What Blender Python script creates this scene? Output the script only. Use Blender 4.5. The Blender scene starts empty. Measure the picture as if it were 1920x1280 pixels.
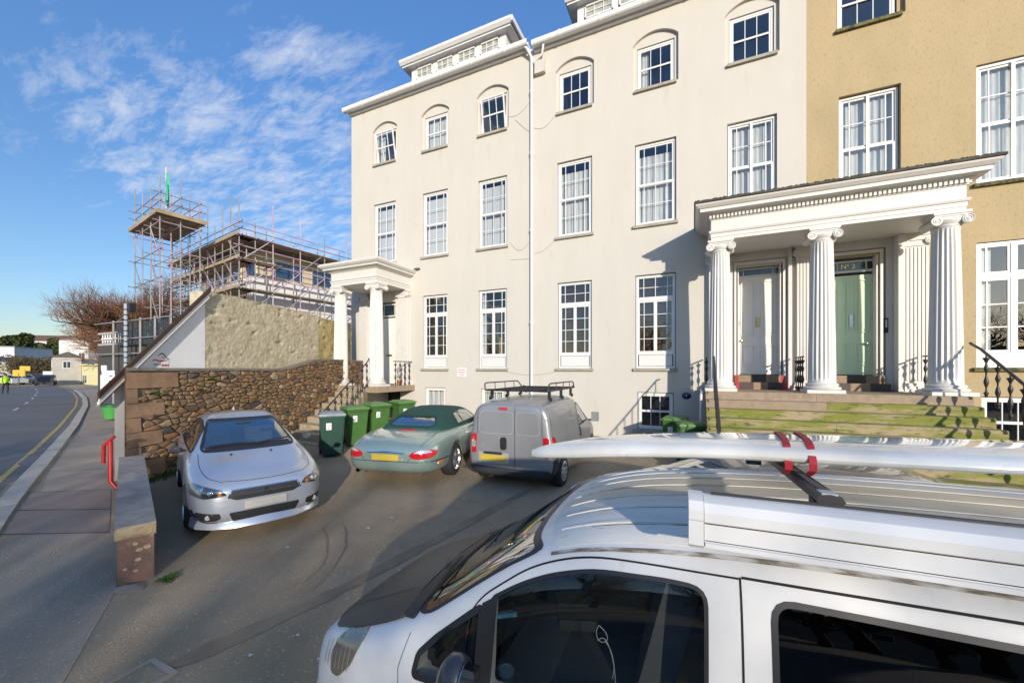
import bpy, bmesh, math, random
from math import sin, cos, pi, radians, sqrt, atan2, tan
from mathutils import Vector, Matrix, noise
from mathutils.bvhtree import BVHTree
from mathutils.geometry import delaunay_2d_cdt
S = bpy.context.scene
COL = S.collection
random.seed(7)

# ------------------------------------------------------------ camera
cam = bpy.data.cameras.new('camera'); cam.sensor_width = 36; cam.lens = 13.875
cam.shift_y = 0.0276; cam.clip_start = 0.05; cam.clip_end = 3000
camo = bpy.data.objects.new('camera', cam); COL.objects.link(camo)
camo.location = (0, 0, 2.42); camo.rotation_euler = (radians(90), 0, radians(24.7)); S.camera = camo
# ------------------------------------------------------------ light
SUNDIR = Vector((1.3, -1.8, .56)).normalized()          # towards the sun
sl = bpy.data.lights.new('sun', 'SUN'); sl.energy = 2.0; sl.angle = radians(.8); sl.color = (1, .90, .77)
so = bpy.data.objects.new('sun', sl); COL.objects.link(so)
so.rotation_euler = SUNDIR.to_track_quat('Z', 'Y').to_euler()
S.view_settings.view_transform = 'Standard'; S.view_settings.look = 'None'
S.view_settings.exposure = 1.36; S.view_settings.gamma = 1; S.view_settings.use_curve_mapping = False
S.cycles.max_bounces = 7; S.cycles.transparent_max_bounces = 12
W = bpy.data.worlds.new('World'); S.world = W; W.use_nodes = True
def world():
    nt = W.node_tree; N = nt.nodes; L = nt.links; N.clear()
    out = N.new('ShaderNodeOutputWorld'); bg = N.new('ShaderNodeBackground'); bg.inputs[1].default_value = .15
    sky = N.new('ShaderNodeTexSky'); sky.sky_type = 'NISHITA'; sky.sun_disc = False
    sky.sun_elevation = math.asin(SUNDIR.z); sky.sun_rotation = atan2(SUNDIR.x, SUNDIR.y)
    sky.air_density = 1.0; sky.dust_density = .6; sky.ozone_density = 2.2
    tc = N.new('ShaderNodeTexCoord'); sep = N.new('ShaderNodeSeparateXYZ'); L.new(tc.outputs['Generated'], sep.inputs[0])
    def mth(op, a, b=None, c=None):
        m = N.new('ShaderNodeMath'); m.operation = op
        for i, v in enumerate((a, b, c)):
            if v is None: continue
            if isinstance(v, (int, float)): m.inputs[i].default_value = v
            else: L.new(v, m.inputs[i])
        return m.outputs[0]
    zz = mth('ADD', mth('MAXIMUM', sep.outputs[2], 0.0), .10)
    cx = mth('DIVIDE', sep.outputs[0], zz); cy = mth('DIVIDE', sep.outputs[1], zz)
    cb = N.new('ShaderNodeCombineXYZ'); L.new(cx, cb.inputs[0]); L.new(cy, cb.inputs[1])
    mp = N.new('ShaderNodeMapping'); L.new(cb.outputs[0], mp.inputs[0]); mp.inputs['Rotation'].default_value = (0, 0, radians(35)); mp.inputs['Scale'].default_value = (1.0, 2.6, 1)
    n1 = N.new('ShaderNodeTexNoise'); L.new(mp.outputs[0], n1.inputs[0]); n1.inputs['Scale'].default_value = 4.6; n1.inputs['Detail'].default_value = 9; n1.inputs['Roughness'].default_value = .70; n1.inputs['Distortion'].default_value = .25
    n2 = N.new('ShaderNodeTexNoise'); L.new(cb.outputs[0], n2.inputs[0]); n2.inputs['Scale'].default_value = .8; n2.inputs['Detail'].default_value = 3
    # drifting cirrus banks: soft lobes about given directions
    lobes = [((-0.870, 0.219, 0.443), 0.10, 0.30), ((-0.860, 0.287, 0.421), 0.10, 0.30), ((-0.836, 0.357, 0.417), 0.10, 0.42), ((-0.810, 0.425, 0.404), 0.11, 0.65), ((-0.784, 0.497, 0.372), 0.12, 0.80), ((-0.746, 0.572, 0.341), 0.12, 0.80), ((-0.712, 0.640, 0.289), 0.10, 0.70), ((-0.678, 0.467, 0.567), 0.08, 0.45), ((-0.607, 0.545, 0.579), 0.10, 0.50), ((-0.631, 0.567, 0.529), 0.09, 0.50), ((-0.848, 0.410, 0.337), 0.08, 0.30),
             ((.9, -.2, .5), .3, .5), ((.3, -.9, .9), .3, .5), ((-.3, -.8, .5), .3, .45), ((.6, .9, 1.2), .3, .4)]
    tot = None
    for d, wd, am in lobes:
        v = N.new('ShaderNodeVectorMath'); v.operation = 'DOT_PRODUCT'; L.new(tc.outputs['Generated'], v.inputs[0]); v.inputs[1].default_value = Vector(d).normalized()
        g = mth('MULTIPLY', mth('POWER', mth('MAXIMUM', v.outputs['Value'], 0.0), 1.2 / (wd * wd)), am)
        tot = g if tot is None else mth('ADD', tot, g)
    cov = mth('MINIMUM', mth('MULTIPLY', tot, .85), 1.0)
    dens = mth('MULTIPLY', mth('MAXIMUM', mth('SUBTRACT', n1.outputs[0], mth('SUBTRACT', .63, mth('MULTIPLY', cov, .215))), 0.0), mth('MULTIPLY', mth('ADD', cov, .12), 2.2))
    cl = N.new('ShaderNodeClamp'); L.new(dens, cl.inputs[0]); cl.inputs[2].default_value = .62
    mix = N.new('ShaderNodeMixRGB'); L.new(cl.outputs[0], mix.inputs[0])
    hs = N.new('ShaderNodeHueSaturation'); hs.inputs['Saturation'].default_value = 1.0; hs.inputs['Value'].default_value = 1.0
    ramp = N.new('ShaderNodeValToRGB'); L.new(mth('MAXIMUM', sep.outputs[2], 0.0), ramp.inputs[0]); ce = ramp.color_ramp.elements
    ce[0].position = 0; ce[0].color = (.40, .36, .36, 1); ce[1].position = .75; ce[1].color = (.38, .54, .72, 1)
    ce[1].position = .72; e = ce.new(.97); e.color = (.80, .90, 1, 1); e = ce.new(.12); e.color = (.34, .38, .43, 1); e = ce.new(.35); e.color = (.31, .40, .50, 1)
    mul = N.new('ShaderNodeMixRGB'); mul.blend_type = 'MULTIPLY'; mul.inputs[0].default_value = 1; L.new(sky.outputs[0], mul.inputs[1]); L.new(ramp.outputs[0], mul.inputs[2])
    L.new(mul.outputs[0], hs.inputs['Color']); L.new(hs.outputs[0], mix.inputs[1]); mix.inputs[2].default_value = (2.1, 2.2, 2.45, 1)
    L.new(mix.outputs[0], bg.inputs[0]); L.new(bg.outputs[0], out.inputs[0])
world()

# ------------------------------------------------------------ materials
def lin(c): return tuple((v / 12.92 if v <= .04045 else ((v + .055) / 1.055) ** 2.4) for v in c)
MC = {}
def M(name, col, rough=.6, metal=0, c2=None, sc=3, det=4, thr=(.4, .65), bump=0, bsc=40, rnd=0, coat=0, spec=.5, c3=None, sc3=30, thr3=(.6, .7), emit=0, stretch=None, rv=0):
    """procedural principled material; colours linear. c2/c3 mixed by noise, rnd = per-object brightness spread"""
    if name in MC: return MC[name]
    m = bpy.data.materials.new(name); m.use_nodes = True; nt = m.node_tree; N = nt.nodes; L = nt.links
    b = N['Principled BSDF']; b.inputs['Roughness'].default_value = rough; b.inputs['Metallic'].default_value = metal
    b.inputs['Coat Weight'].default_value = coat; b.inputs['Coat Roughness'].default_value = .06; b.inputs['Specular IOR Level'].default_value = spec
    tc = N.new('ShaderNodeTexCoord'); src = tc.outputs['Object']
    if stretch:
        mp = N.new('ShaderNodeMapping'); L.new(src, mp.inputs[0]); mp.inputs['Scale'].default_value = stretch; src = mp.outputs[0]
    def nz(scale, d):
        n = N.new('ShaderNodeTexNoise'); L.new(src, n.inputs[0]); n.inputs['Scale'].default_value = scale; n.inputs['Detail'].default_value = d; n.inputs['Roughness'].default_value = .6
        return n.outputs[0]
    rgb = N.new('ShaderNodeRGB'); rgb.outputs[0].default_value = (*col, 1); cur = rgb.outputs[0]
    if rnd:
        oi = N.new('ShaderNodeObjectInfo'); cr = N.new('ShaderNodeMapRange'); L.new(oi.outputs['Random'], cr.inputs[0]); cr.inputs[3].default_value = 1 - rnd; cr.inputs[4].default_value = 1 + rnd
        h = N.new('ShaderNodeHueSaturation'); L.new(cur, h.inputs['Color']); L.new(cr.outputs[0], h.inputs['Value']); cur = h.outputs[0]
    for cc, s_, t_, d_ in ((c2, sc, thr, det), (c3, sc3, thr3, 3)):
        if cc is None: continue
        r = N.new('ShaderNodeMapRange'); L.new(nz(s_, d_), r.inputs[0]); r.inputs[1].default_value = t_[0]; r.inputs[2].default_value = t_[1]
        mx = N.new('ShaderNodeMixRGB'); L.new(r.outputs[0], mx.inputs[0]); L.new(cur, mx.inputs[1]); mx.inputs[2].default_value = (*cc, 1); cur = mx.outputs[0]
    L.new(cur, b.inputs['Base Color'])
    if bump:
        bp = N.new('ShaderNodeBump'); bp.inputs['Strength'].default_value = bump; bp.inputs['Distance'].default_value = .02; L.new(nz(bsc, 5), bp.inputs['Height']); L.new(bp.outputs[0], b.inputs['Normal'])
    if rv:
        r = N.new('ShaderNodeMapRange'); L.new(nz(5, 5), r.inputs[0]); r.inputs[3].default_value = rough - rv; r.inputs[4].default_value = rough + rv; L.new(r.outputs[0], b.inputs['Roughness'])
    if emit: b.inputs['Emission Color'].default_value = (*col, 1); b.inputs['Emission Strength'].default_value = emit
    MC[name] = m; return m
def GLASS(name, tint, fac=.0, rough=.0, f0=.06):
    """thin tinted pane: see-through tint plus fresnel mirror"""
    if name in MC: return MC[name]
    m = bpy.data.materials.new(name); m.use_nodes = True; nt = m.node_tree; N = nt.nodes; L = nt.links; N.clear()
    o = N.new('ShaderNodeOutputMaterial'); t = N.new('ShaderNodeBsdfTransparent'); t.inputs[0].default_value = (*tint, 1)
    g = N.new('ShaderNodeBsdfGlossy'); g.inputs['Roughness'].default_value = rough; g.inputs[0].default_value = (.95, .97, 1, 1)
    fr = N.new('ShaderNodeLayerWeight'); fr.inputs[0].default_value = .5
    mr = N.new('ShaderNodeMapRange'); L.new(fr.outputs['Facing'], mr.inputs[0]); mr.inputs[1].default_value = .2; mr.inputs[3].default_value = f0 + fac; mr.inputs[4].default_value = .75
    tc = N.new('ShaderNodeTexCoord'); nn = N.new('ShaderNodeTexNoise'); L.new(tc.outputs['Object'], nn.inputs[0]); nn.inputs['Scale'].default_value = 1.5
    bp = N.new('ShaderNodeBump'); bp.inputs['Strength'].default_value = .05; bp.inputs['Distance'].default_value = .05; L.new(nn.outputs[0], bp.inputs['Height']); L.new(bp.outputs[0], g.inputs['Normal'])
    mx = N.new('ShaderNodeMixShader'); L.new(mr.outputs[0], mx.inputs[0]); L.new(t.outputs[0], mx.inputs[1]); L.new(g.outputs[0], mx.inputs[2]); L.new(mx.outputs[0], o.inputs[0])
    MC[name] = m; return m
cream = M('cream_render', (.54, .515, .462), .85, c2=(.52, .495, .44), sc=1.5, stretch=(1, 1, .35), bump=.12, bsc=60, c3=(.46, .43, .365), sc3=3.5, thr3=(.60, .9))
ochre = M('ochre_render', (.43, .335, .19), .9, c2=(.38, .30, .17), sc=1.1, stretch=(1, 1, .5), bump=.4, bsc=28, c3=(.30, .235, .12), sc3=22, thr3=(.55, .75))
white = M('white_paint', (.66, .65, .63), .45, c2=(.60, .59, .56), sc=2, thr=(.5, .8))
upvc = M('white_frame', (.68, .68, .67), .35)
porchw = M('portico_paint', (.62, .60, .565), .5, c2=(.52, .50, .455), sc=5, thr=(.55, .9), bump=.1, bsc=25)
sillm = M('sill_stone', (.36, .34, .29), .85, c2=(.28, .26, .22), sc=6, bump=.2)
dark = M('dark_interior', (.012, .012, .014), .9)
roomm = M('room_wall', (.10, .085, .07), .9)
trim = M('black_trim', (.018, .018, .02), .5)
blackiron = M('black_iron', (.02, .02, .022), .45, c2=(.04, .035, .03), sc=20)
granite = M('granite_steps', (.33, .25, .17), .8, c2=(.26, .20, .14), sc=8, bump=.25, bsc=90, rnd=.08, c3=(.18, .15, .11), sc3=5, thr3=(.6, .8))
mossy = M('mossy_granite', (.33, .26, .15), .85, c2=(.19, .20, .035), sc=3.0, thr=(.40, .55), bump=.35, bsc=60, rnd=.06, c3=(.07, .075, .025), sc3=8, thr3=(.54, .7), stretch=(.6, 1, 2.2))
moss = M('moss', (.11, .12, .015), .95, c2=(.045, .05, .015), sc=4, bump=1, bsc=60, c3=(.20, .21, .02), sc3=9)
pane_g = GLASS('window_glass', (.85, .88, .88), .06)
curt = M('net_curtain', (.62, .62, .60), .9, c2=(.5, .5, .49), sc=8, stretch=(3, 1, .3))
vblind = M('vertical_blind', (.55, .57, .60), .8)
wblind = M('wooden_blind', (.20, .09, .035), .6)

# ------------------------------------------------------------ object helpers
ORG = {}
def tag(o, label=None, cat=None, group=None, kind=None):
    for k, v in (('label', label), ('category', cat), ('group', group), ('kind', kind)):
        if v: o[k] = v
    return o
def thing(name, label, cat, loc=(0, 0, 0), rz=0, group=None):
    o = bpy.data.objects.new(name, None); COL.objects.link(o); o.empty_display_size = .2
    o.location = loc; o.rotation_euler = (0, 0, rz)
    ORG[o] = Vector(loc) if rz == 0 else Vector((0, 0, 0))
    return tag(o, label, cat, group)
def link_mesh(name, me, mat, parent=None, smooth=None):
    mats = mat if isinstance(mat, (list, tuple)) else [mat]
    me.materials.clear()
    for q in mats: me.materials.append(q)
    if smooth is not None:
        me.shade_smooth() if hasattr(me, 'shade_smooth') else None
        try: me.set_sharp_from_angle(angle=radians(smooth))
        except Exception: pass
    o = bpy.data.objects.new(name, me); COL.objects.link(o)
    if parent:
        o.parent = parent; ORG[o] = ORG.get(parent, Vector((0, 0, 0)))
    return o
def frame_of(d):
    d = Vector(d).normalized(); a = Vector((0, 0, 1)) if abs(d.z) < .9 else Vector((1, 0, 0))
    u = d.cross(a).normalized(); return u, u.cross(d).normalized()
class MB:
    def __init__(s): s.v = []; s.f = []; s.mi = []; s.cur = 0
    def add(s, vs, fs):
        b = len(s.v); s.v += [tuple(p) for p in vs]; s.f += [tuple(i + b for i in f) for f in fs]; s.mi += [s.cur] * len(fs); return s
    def box(s, x0, x1, y0, y1, z0, z1):
        return s.add([(x0, y0, z0), (x1, y0, z0), (x1, y1, z0), (x0, y1, z0), (x0, y0, z1), (x1, y0, z1), (x1, y1, z1), (x0, y1, z1)],
                     [(0, 3, 2, 1), (4, 5, 6, 7), (0, 1, 5, 4), (1, 2, 6, 5), (2, 3, 7, 6), (3, 0, 4, 7)])
    def obox(s, c, sx, sy, sz, rz=0, m=None):
        R = m or Matrix.Rotation(rz, 3, 'Z'); c = Vector(c)
        vs = [c + R @ Vector((a * sx / 2, b * sy / 2, d * sz / 2)) for a, b, d in ((-1, -1, -1), (1, -1, -1), (1, 1, -1), (-1, 1, -1), (-1, -1, 1), (1, -1, 1), (1, 1, 1), (-1, 1, 1))]
        return s.add(vs, [(0, 3, 2, 1), (4, 5, 6, 7), (0, 1, 5, 4), (1, 2, 6, 5), (2, 3, 7, 6), (3, 0, 4, 7)])
    def tube(s, pts, r, n=8, cap=True, close=False):
        pts = [Vector(p) for p in pts]; k = len(pts); rings = []
        u = None
        for i, p in enumerate(pts):
            a = pts[max(i - 1, 0)]; b = pts[min(i + 1, k - 1)]
            if close: a = pts[(i - 1) % k]; b = pts[(i + 1) % k]
            d = (b - a).normalized()
            if u is None: u, w = frame_of(d)
            else:
                u = (u - d * u.dot(d)).normalized(); w = u.cross(d).normalized()
            rr = r[i] if isinstance(r, (list, tuple)) else r
            rings.append([p + (u * cos(2 * pi * j / n) + w * sin(2 * pi * j / n)) * rr for j in range(n)])
        vs = [q for R in rings for q in R]; fs = []
        for i in range(k if close else k - 1):
            a = i * n; b = ((i + 1) % k) * n
            for j in range(n):
                j2 = (j + 1) % n; fs.append((a + j, a + j2, b + j2, b + j))
        if cap and not close: fs += [tuple(range(n)), tuple((k - 1) * n + j for j in reversed(range(n)))]
        return s.add(vs, fs)
    def lathe(s, prof, c=(0, 0, 0), n=24, axis='z', flute=0, fl=None):
        c = Vector(c); vs = []
        for i, (r, z) in enumerate(prof):
            for j in range(n):
                a = 2 * pi * j / n; rr = r
                if flute and fl and fl[0] <= z <= fl[1]: rr = r * (1 - .11 * (.5 - .5 * cos(a * flute)) ** .7)
                p = {'z': (rr * cos(a), rr * sin(a), z), 'y': (rr * cos(a), z, rr * sin(a)), 'x': (z, rr * cos(a), rr * sin(a))}[axis]
                vs.append(c + Vector(p))
        fs = []
        for i in range(len(prof) - 1):
            for j in range(n):
                j2 = (j + 1) % n; fs.append((i * n + j, i * n + j2, (i + 1) * n + j2, (i + 1) * n + j))
        fs += [tuple(reversed(range(n))), tuple((len(prof) - 1) * n + j for j in range(n))]
        return s.add(vs, fs)
    def prism(s, poly, f0, f1):
        """poly: 2d points, f0/f1 map (u,v)->3d for the two faces"""
        n = len(poly); vs = [f0(*p) for p in poly] + [f1(*p) for p in poly]
        return s.add(vs, [tuple(range(n)), tuple(reversed(range(n, 2 * n)))] + [(i, (i + 1) % n, n + (i + 1) % n, n + i) for i in range(n)])
    def build(s, name, mat, parent=None, smooth=None, world=True):
        me = bpy.data.meshes.new(name); o = ORG.get(parent, Vector((0, 0, 0))) if parent else Vector((0, 0, 0))
        me.from_pydata([(v[0] - o.x, v[1] - o.y, v[2] - o.z) for v in s.v], [], s.f)
        if any(s.mi): me.polygons.foreach_set('material_index', s.mi)
        me.update()
        bm = bmesh.new(); bm.from_mesh(me); bmesh.ops.recalc_face_normals(bm, faces=bm.faces); bm.to_mesh(me); bm.free()
        return link_mesh(name, me, mat, parent, smooth)
def BX(name, mat, parent, *b): return MB().box(*b).build(name, mat, parent)
def stdthing(name, label, cat, ob, group=None, kind=None): return tag(ob, label, cat, group, kind)
def copy_tree(o, parent=None):
    c = o.copy(); COL.objects.link(c)
    if parent: c.parent = parent
    for ch in list(o.children): copy_tree(ch, c)
    return c
def text_mesh(name, body, size, loc, rot, mat, parent=None, ext=.002, align='CENTER', sx=1):
    cu = bpy.data.curves.new(name, 'FONT'); cu.body = body; cu.size = size; cu.extrude = ext; cu.align_x = align; cu.align_y = 'CENTER'
    t = bpy.data.objects.new(name, cu); COL.objects.link(t)
    dg = bpy.context.evaluated_depsgraph_get(); me = bpy.data.meshes.new_from_object(t.evaluated_get(dg))
    bpy.data.objects.remove(t); bpy.data.curves.remove(cu)
    me.transform(Matrix.Diagonal((sx, 1, 1, 1)))
    o = ORG.get(parent, Vector((0, 0, 0))) if parent else Vector((0, 0, 0))
    me.transform(Matrix.Translation(Vector(loc) - o) @ rot.to_4x4())
    return link_mesh(name, me, mat, parent)
FACE_FRONT = Matrix.Rotation(radians(90), 3, 'X')     # text reading upright, facing -Y
def gz(x, y):
    xc = max(-9, min(8, x)); yc = max(-2, min(13, y)); w = max(0, min(1, (-x - 9) / 6)); w = w * w * (3 - 2 * w)
    return (-.03 - .03 * xc + .03 * yc) * (1 - w) + .25 * w
# ============================================================ GROUND
asphalt = M('car_park_asphalt', (.39, .295, .195), .93, c2=(.29, .23, .15), sc=.8, det=8, thr=(.40, .62), bump=1, bsc=70, c3=(.58, .48, .36), sc3=42, thr3=(.62, .69))
roadm = M('road_asphalt', (.17, .16, .15), .85, c2=(.13, .125, .12), sc=.35, det=8, bump=.5, bsc=120, c3=(.15, .155, .16), sc3=140, thr3=(.6, .75))
pavem = M('pavement_asphalt', (.42, .325, .235), .93, c2=(.32, .25, .185), sc=.9, det=8, thr=(.4, .65), bump=.9, bsc=70, c3=(.48, .42, .35), sc3=42, thr3=(.6, .65))
redpave = M('reddish_asphalt', (.36, .26, .20), .93, c2=(.30, .225, .175), sc=1.5, det=6, bump=.6, bsc=140, c3=(.23, .18, .16), sc3=140, thr3=(.6, .75))
kerbm = M('granite_kerb', (.55, .47, .37), .85, c2=(.44, .38, .30), sc=3, bump=.3, bsc=90, rnd=.07)
stainm = M('damp_stain', (.22, .165, .11), .75, c2=(.30, .23, .15), sc=2.5, bump=.8, bsc=130)
yelm = M('yellow_line_paint', (.52, .36, .10), .8, c2=(.22, .17, .09), sc=9, thr=(.5, .75))
wpm = M('road_white_paint', (.6, .6, .58), .8, c2=(.25, .25, .25), sc=9, thr=(.5, .8))
def sheet(name, mat, xs, ys, dz=0, parent=None, keep=None):
    vs = [(x, y, gz(x, y) + dz) for y in ys for x in xs]; nx = len(xs); fs = []
    for j in range(len(ys) - 1):
        for i in range(nx - 1):
            fs.append((j * nx + i, j * nx + i + 1, (j + 1) * nx + i + 1, (j + 1) * nx + i))
    return MB().add(vs, fs).build(name, mat, parent, 180)
def rng(a, b, st):
    n = max(1, round((b - a) / st)); return [a + (b - a) * i / n for i in range(n + 1)]
xs = [-900, -400, -200, -100, -60, -40, -30, -24] + rng(-20, 12, .5) + [20, 40, 100, 300]
ys = [-300, -100, -40, -20, -10] + rng(-6, 16, .5) + [24, 40, 80, 200, 500, 900]
tag(sheet('ground', asphalt, xs, ys), kind='structure')
# polygon draped on the ground
def drape(name, mat, poly, dz, parent=None, res=.6):
    n = len(poly); co = [Vector(p) for p in poly]; ed = [(i, (i + 1) % n) for i in range(n)]
    x0 = min(p[0] for p in poly); x1 = max(p[0] for p in poly); y0 = min(p[1] for p in poly); y1 = max(p[1] for p in poly)
    st = max(res, (x1 - x0) / 160)
    y = y0 + st / 2
    while y < y1:
        x = x0 + st / 2
        while x < x1: co.append(Vector((x, y))); x += st
        y += st
    v, e, f, *_ = delaunay_2d_cdt([Vector((c[0], c[1])) for c in co], ed, [], 1, 1e-5)
    return MB().add([(p.x, p.y, gz(p.x, p.y) + dz) for p in v], [tuple(q) for q in f]).build(name, mat, parent, 180)
kin = [(8.0, -3.6), (-1.0, -.55), (-7.6, 1.75), (-12.5, 3.55), (-21.7, 7.0), (-33.0, 11.0), (-42.0, 13.9), (-54, 17.4), (-66, 20.6), (-80, 23.6)]
def off(pl, d):
    out = []
    for i, p in enumerate(pl):
        a = Vector(pl[max(i - 1, 0)]); b = Vector(pl[min(i + 1, len(pl) - 1)]); t = (b - a).normalized(); nn = Vector((t.y, -t.x)) * d
        out.append((p[0] + nn.x * -1, p[1] + nn.y * -1))
    return out
kout = off(kin, .62); 
if kout[4][1] > kin[4][1]: kout = off(kin, -.62); SG = -1
else: SG = 1
def koff(d): return off(kin, d * SG)
road = drape('road', roadm, koff(.34) + list(reversed(koff(5.6))), .004, None, .9); tag(road, kind='structure')
pav = drape('pavement', pavem, [(-2.2, .0), (-5.30, 1.95), (-9.35, 3.45), (-20, 7.4), (-40, 14.9), (-60, 20.4), (-80, 25.2)] + list(reversed(kin[2:])) + [(-1.0, -.55)], .004); tag(pav, kind='structure')
# kerb of long granite stones (nearly flush at the crossing)
kb = thing('kerb', None, None); tag(kb, kind='structure')
def seg_pts(pl, step):
    out = [Vector(pl[0])]
    for a, b in zip(pl, pl[1:]):
        a = Vector(a); b = Vector(b); n = max(1, round((b - a).length / step))
        out += [a.lerp(b, i / n) for i in range(1, n + 1)]
    return out
ki = seg_pts(koff(.10), 1.0); n_in = len(ki)
for i in range(len(ki) - 1):
    a = ki[i]; b = ki[i + 1]; t = (b - a).normalized(); w = Vector((t.y, -t.x)) * (-.24 * SG)
    a2 = a + t * .006; b2 = b - t * .006
    if a.x < -60: continue
    top = .014 + min(.03, max(0, (-a.x - 7) * .01))
    vs = []
    for p in (a2, b2, b2 + w, a2 + w): vs.append((p.x, p.y, gz(p.x, p.y) - .1))
    for p in (a2, b2, b2 + w, a2 + w): vs.append((p.x, p.y, gz(p.x, p.y) + top))
    MB().add(vs, [(0, 3, 2, 1), (4, 5, 6, 7), (0, 1, 5, 4), (1, 2, 6, 5), (2, 3, 7, 6), (3, 0, 4, 7)]).build('kerb_stone', kerbm, kb)
# yellow line and dashes
def strip(name, mat, pl, w, dz, parent=None):
    p2 = off(pl, w); pp = [Vector(p) for p in pl]; q = [Vector(p) for p in p2]
    vs = [(p.x, p.y, gz(p.x, p.y) + dz) for p in pp] + [(p.x, p.y, gz(p.x, p.y) + dz) for p in q]; n = len(pl)
    return MB().add(vs, [(i, i + 1, n + i + 1, n + i) for i in range(n - 1)]).build(name, mat, parent)
mk = thing('road_markings', None, None); tag(mk, kind='structure')
yl = [tuple(p) for p in seg_pts(koff(.55), 1.5)]
strip('yellow_line', yelm, [p for p in yl if p[0] > -10.2], .10, .009, mk)
strip('yellow_line', yelm, [p for p in yl if -75 < p[0] < -10.6], .10, .009, mk)
cl = [Vector(p) for p in seg_pts(koff(2.75), .5)]
i = 2
while i < len(cl) - 8:
    if cl[i].x < -8: strip('white_dash', wpm, [tuple(p) for p in cl[i:i + 5]], .11, .009, mk)
    i += 12
lk = koff(5.3); strip('yellow_line', yelm, [tuple(p) for p in seg_pts(lk, 1.5) if -75 < p[0] < -30], .12, .009, mk)
# far side pavement
fp = koff(5.6); tag(drape('far_pavement', pavem, fp[3:] + list(reversed(off(fp, 3 * SG)))[:-3], .09, None, 1.2), kind='structure')
# reddish reinstatement patches and joints across the pavement
def patchy(name, mat, c, dz):
    return tag(drape(name, mat, c, dz, None, .25), kind='structure')
def PV(s, t):   # s along the street from the dwarf wall end, t from wall line towards the road
    o = Vector((-5.35, 1.93)); d = Vector((-.938, .347)); n = Vector((-.347, -.938)); p = o + d * s + n * t; return (p.x, p.y)
for s0, s1 in ((1.8, 2.85), (2.9, 4.05)):
    patchy('pavement_patch', redpave, [PV(s0, .03), PV(s1, .03), PV(s1 + .85, 1.0), PV(s0 + .85, 1.0)], .008)
seam = M('tar_seam', (.05, .045, .04), .8)
for s_ in (1.78, 2.86, 4.07, 6.2): patchy('tar_joint', seam, [PV(s_, .03), PV(s_ + .02, .03), PV(s_ + .90, 1.05), PV(s_ + .88, 1.05)], .011)
# damp trail and tyre marks
random.seed(3)
def wig(pts, w):
    L_ = []; R_ = []
    for i, p in enumerate(pts):
        a = Vector(pts[max(i - 1, 0)]); b = Vector(pts[min(i + 1, len(pts) - 1)]); t = (b - a).normalized(); n = Vector((-t.y, t.x)); p = Vector(p); k = w * (.7 + .6 * random.random()) * min(1, .25 + .35 * min(i, len(pts) - 1 - i))
        L_.append(tuple(p + n * k)); R_.append(tuple(p - n * k * (.8 + .4 * random.random())))
    return L_ + list(reversed(R_))
def lerp_path(pts, n):
    out = []
    for a, b in zip(pts, pts[1:]):
        for i in range(n): out.append(tuple(Vector(a).lerp(Vector(b), i / n)))
    return out + [pts[-1]]

trail = lerp_path([(-2.66, 6.73), (-2.82, 5.92), (-2.95, 4.93), (-3.1, 4.13), (-3.22, 3.33), (-3.32, 2.85), (-3.47, 2.29), (-3.58, 1.92), (-3.7, 1.62)], 4)
tag(drape('damp_trail', stainm, wig(trail, .075), .005, None, .1), kind='structure')
for k_, o_ in enumerate((0, .24)):
    pth = lerp_path([(-4.6 - o_ * .5, 4.15 - o_), (-4.31 - o_ * .3, 3.95 - o_), (-3.95 - o_ * .2, 3.62 - o_), (-3.72 - o_ * .5, 3.25 - o_ * .3), (-3.55 - o_ * .8, 2.85)], 4)
    tag(drape('tyre_mark', stainm, wig(pth, .012), .006, None, .3), kind='structure')
# small litter and a drain frame
lm = M('paper_litter', (.55, .53, .5), .9)
random.seed(9)
for j, (x, y) in enumerate([(-6.07, 6.27), (-2.3, 6.2), (-4.06, 4.57), (-4.11, 4.15), (-3.1, 2.32), (-3.23, 2.0), (-3.51, 5.7), (-4.6, 3.3), (-3.0, 3.5)]):
    r = .018 + .012 * random.random(); bm = bmesh.new(); bmesh.ops.create_icosphere(bm, subdivisions=1, radius=r)
    for v in bm.verts: v.co = Vector((v.co.x * random.uniform(.6, 1.3), v.co.y * random.uniform(.6, 1.3), v.co.z * .3))
    me = bpy.data.meshes.new('litter_scrap'); bm.to_mesh(me); bm.free(); o = link_mesh('litter_scrap', me, lm); o.location = (x, y, gz(x, y) + .008)
    tag(o, 'tiny scrap of pale litter lying on the car park asphalt', 'litter', 'litter scraps on the car park')
bm = bmesh.new(); bmesh.ops.create_icosphere(bm, subdivisions=2, radius=.05)
for v in bm.verts: v.co = Vector((v.co.x * random.uniform(.7, 1.5), v.co.y * random.uniform(.6, 1.1), v.co.z * .4))
me = bpy.data.meshes.new('crumpled_tissue'); bm.to_mesh(me); bm.free(); o = link_mesh('crumpled_tissue', me, lm); o.location = (-2.72, 2.22, .10)
tag(o, 'crumpled white tissue on the ground beside the white van headlamp', 'litter')
dr = thing('drain_frame', 'pale concrete drain surround set into asphalt at the bottom of the photo', 'drain', (-3.7, 1.5, gz(-3.7, 1.5)))
for q in ((-.17, -.14, -.2, .2), (.14, .17, -.2, .2), (-.14, .14, .16, .2), (-.14, .14, -.2, -.16)): MB().box(-3.72 + q[0], -3.72 + q[1], 1.46 + q[2], 1.46 + q[3], gz(-3.7, 1.5) - .03, gz(-3.7, 1.5) + .014).build('frame_bar', M('drain_concrete', (.34, .29, .23), .9), dr)
MB().box(-3.86, -3.58, 1.3, 1.62, gz(-3.7, 1.5) - .03, gz(-3.7, 1.5) + .006).build('cover_plate', asphalt, dr)
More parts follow.
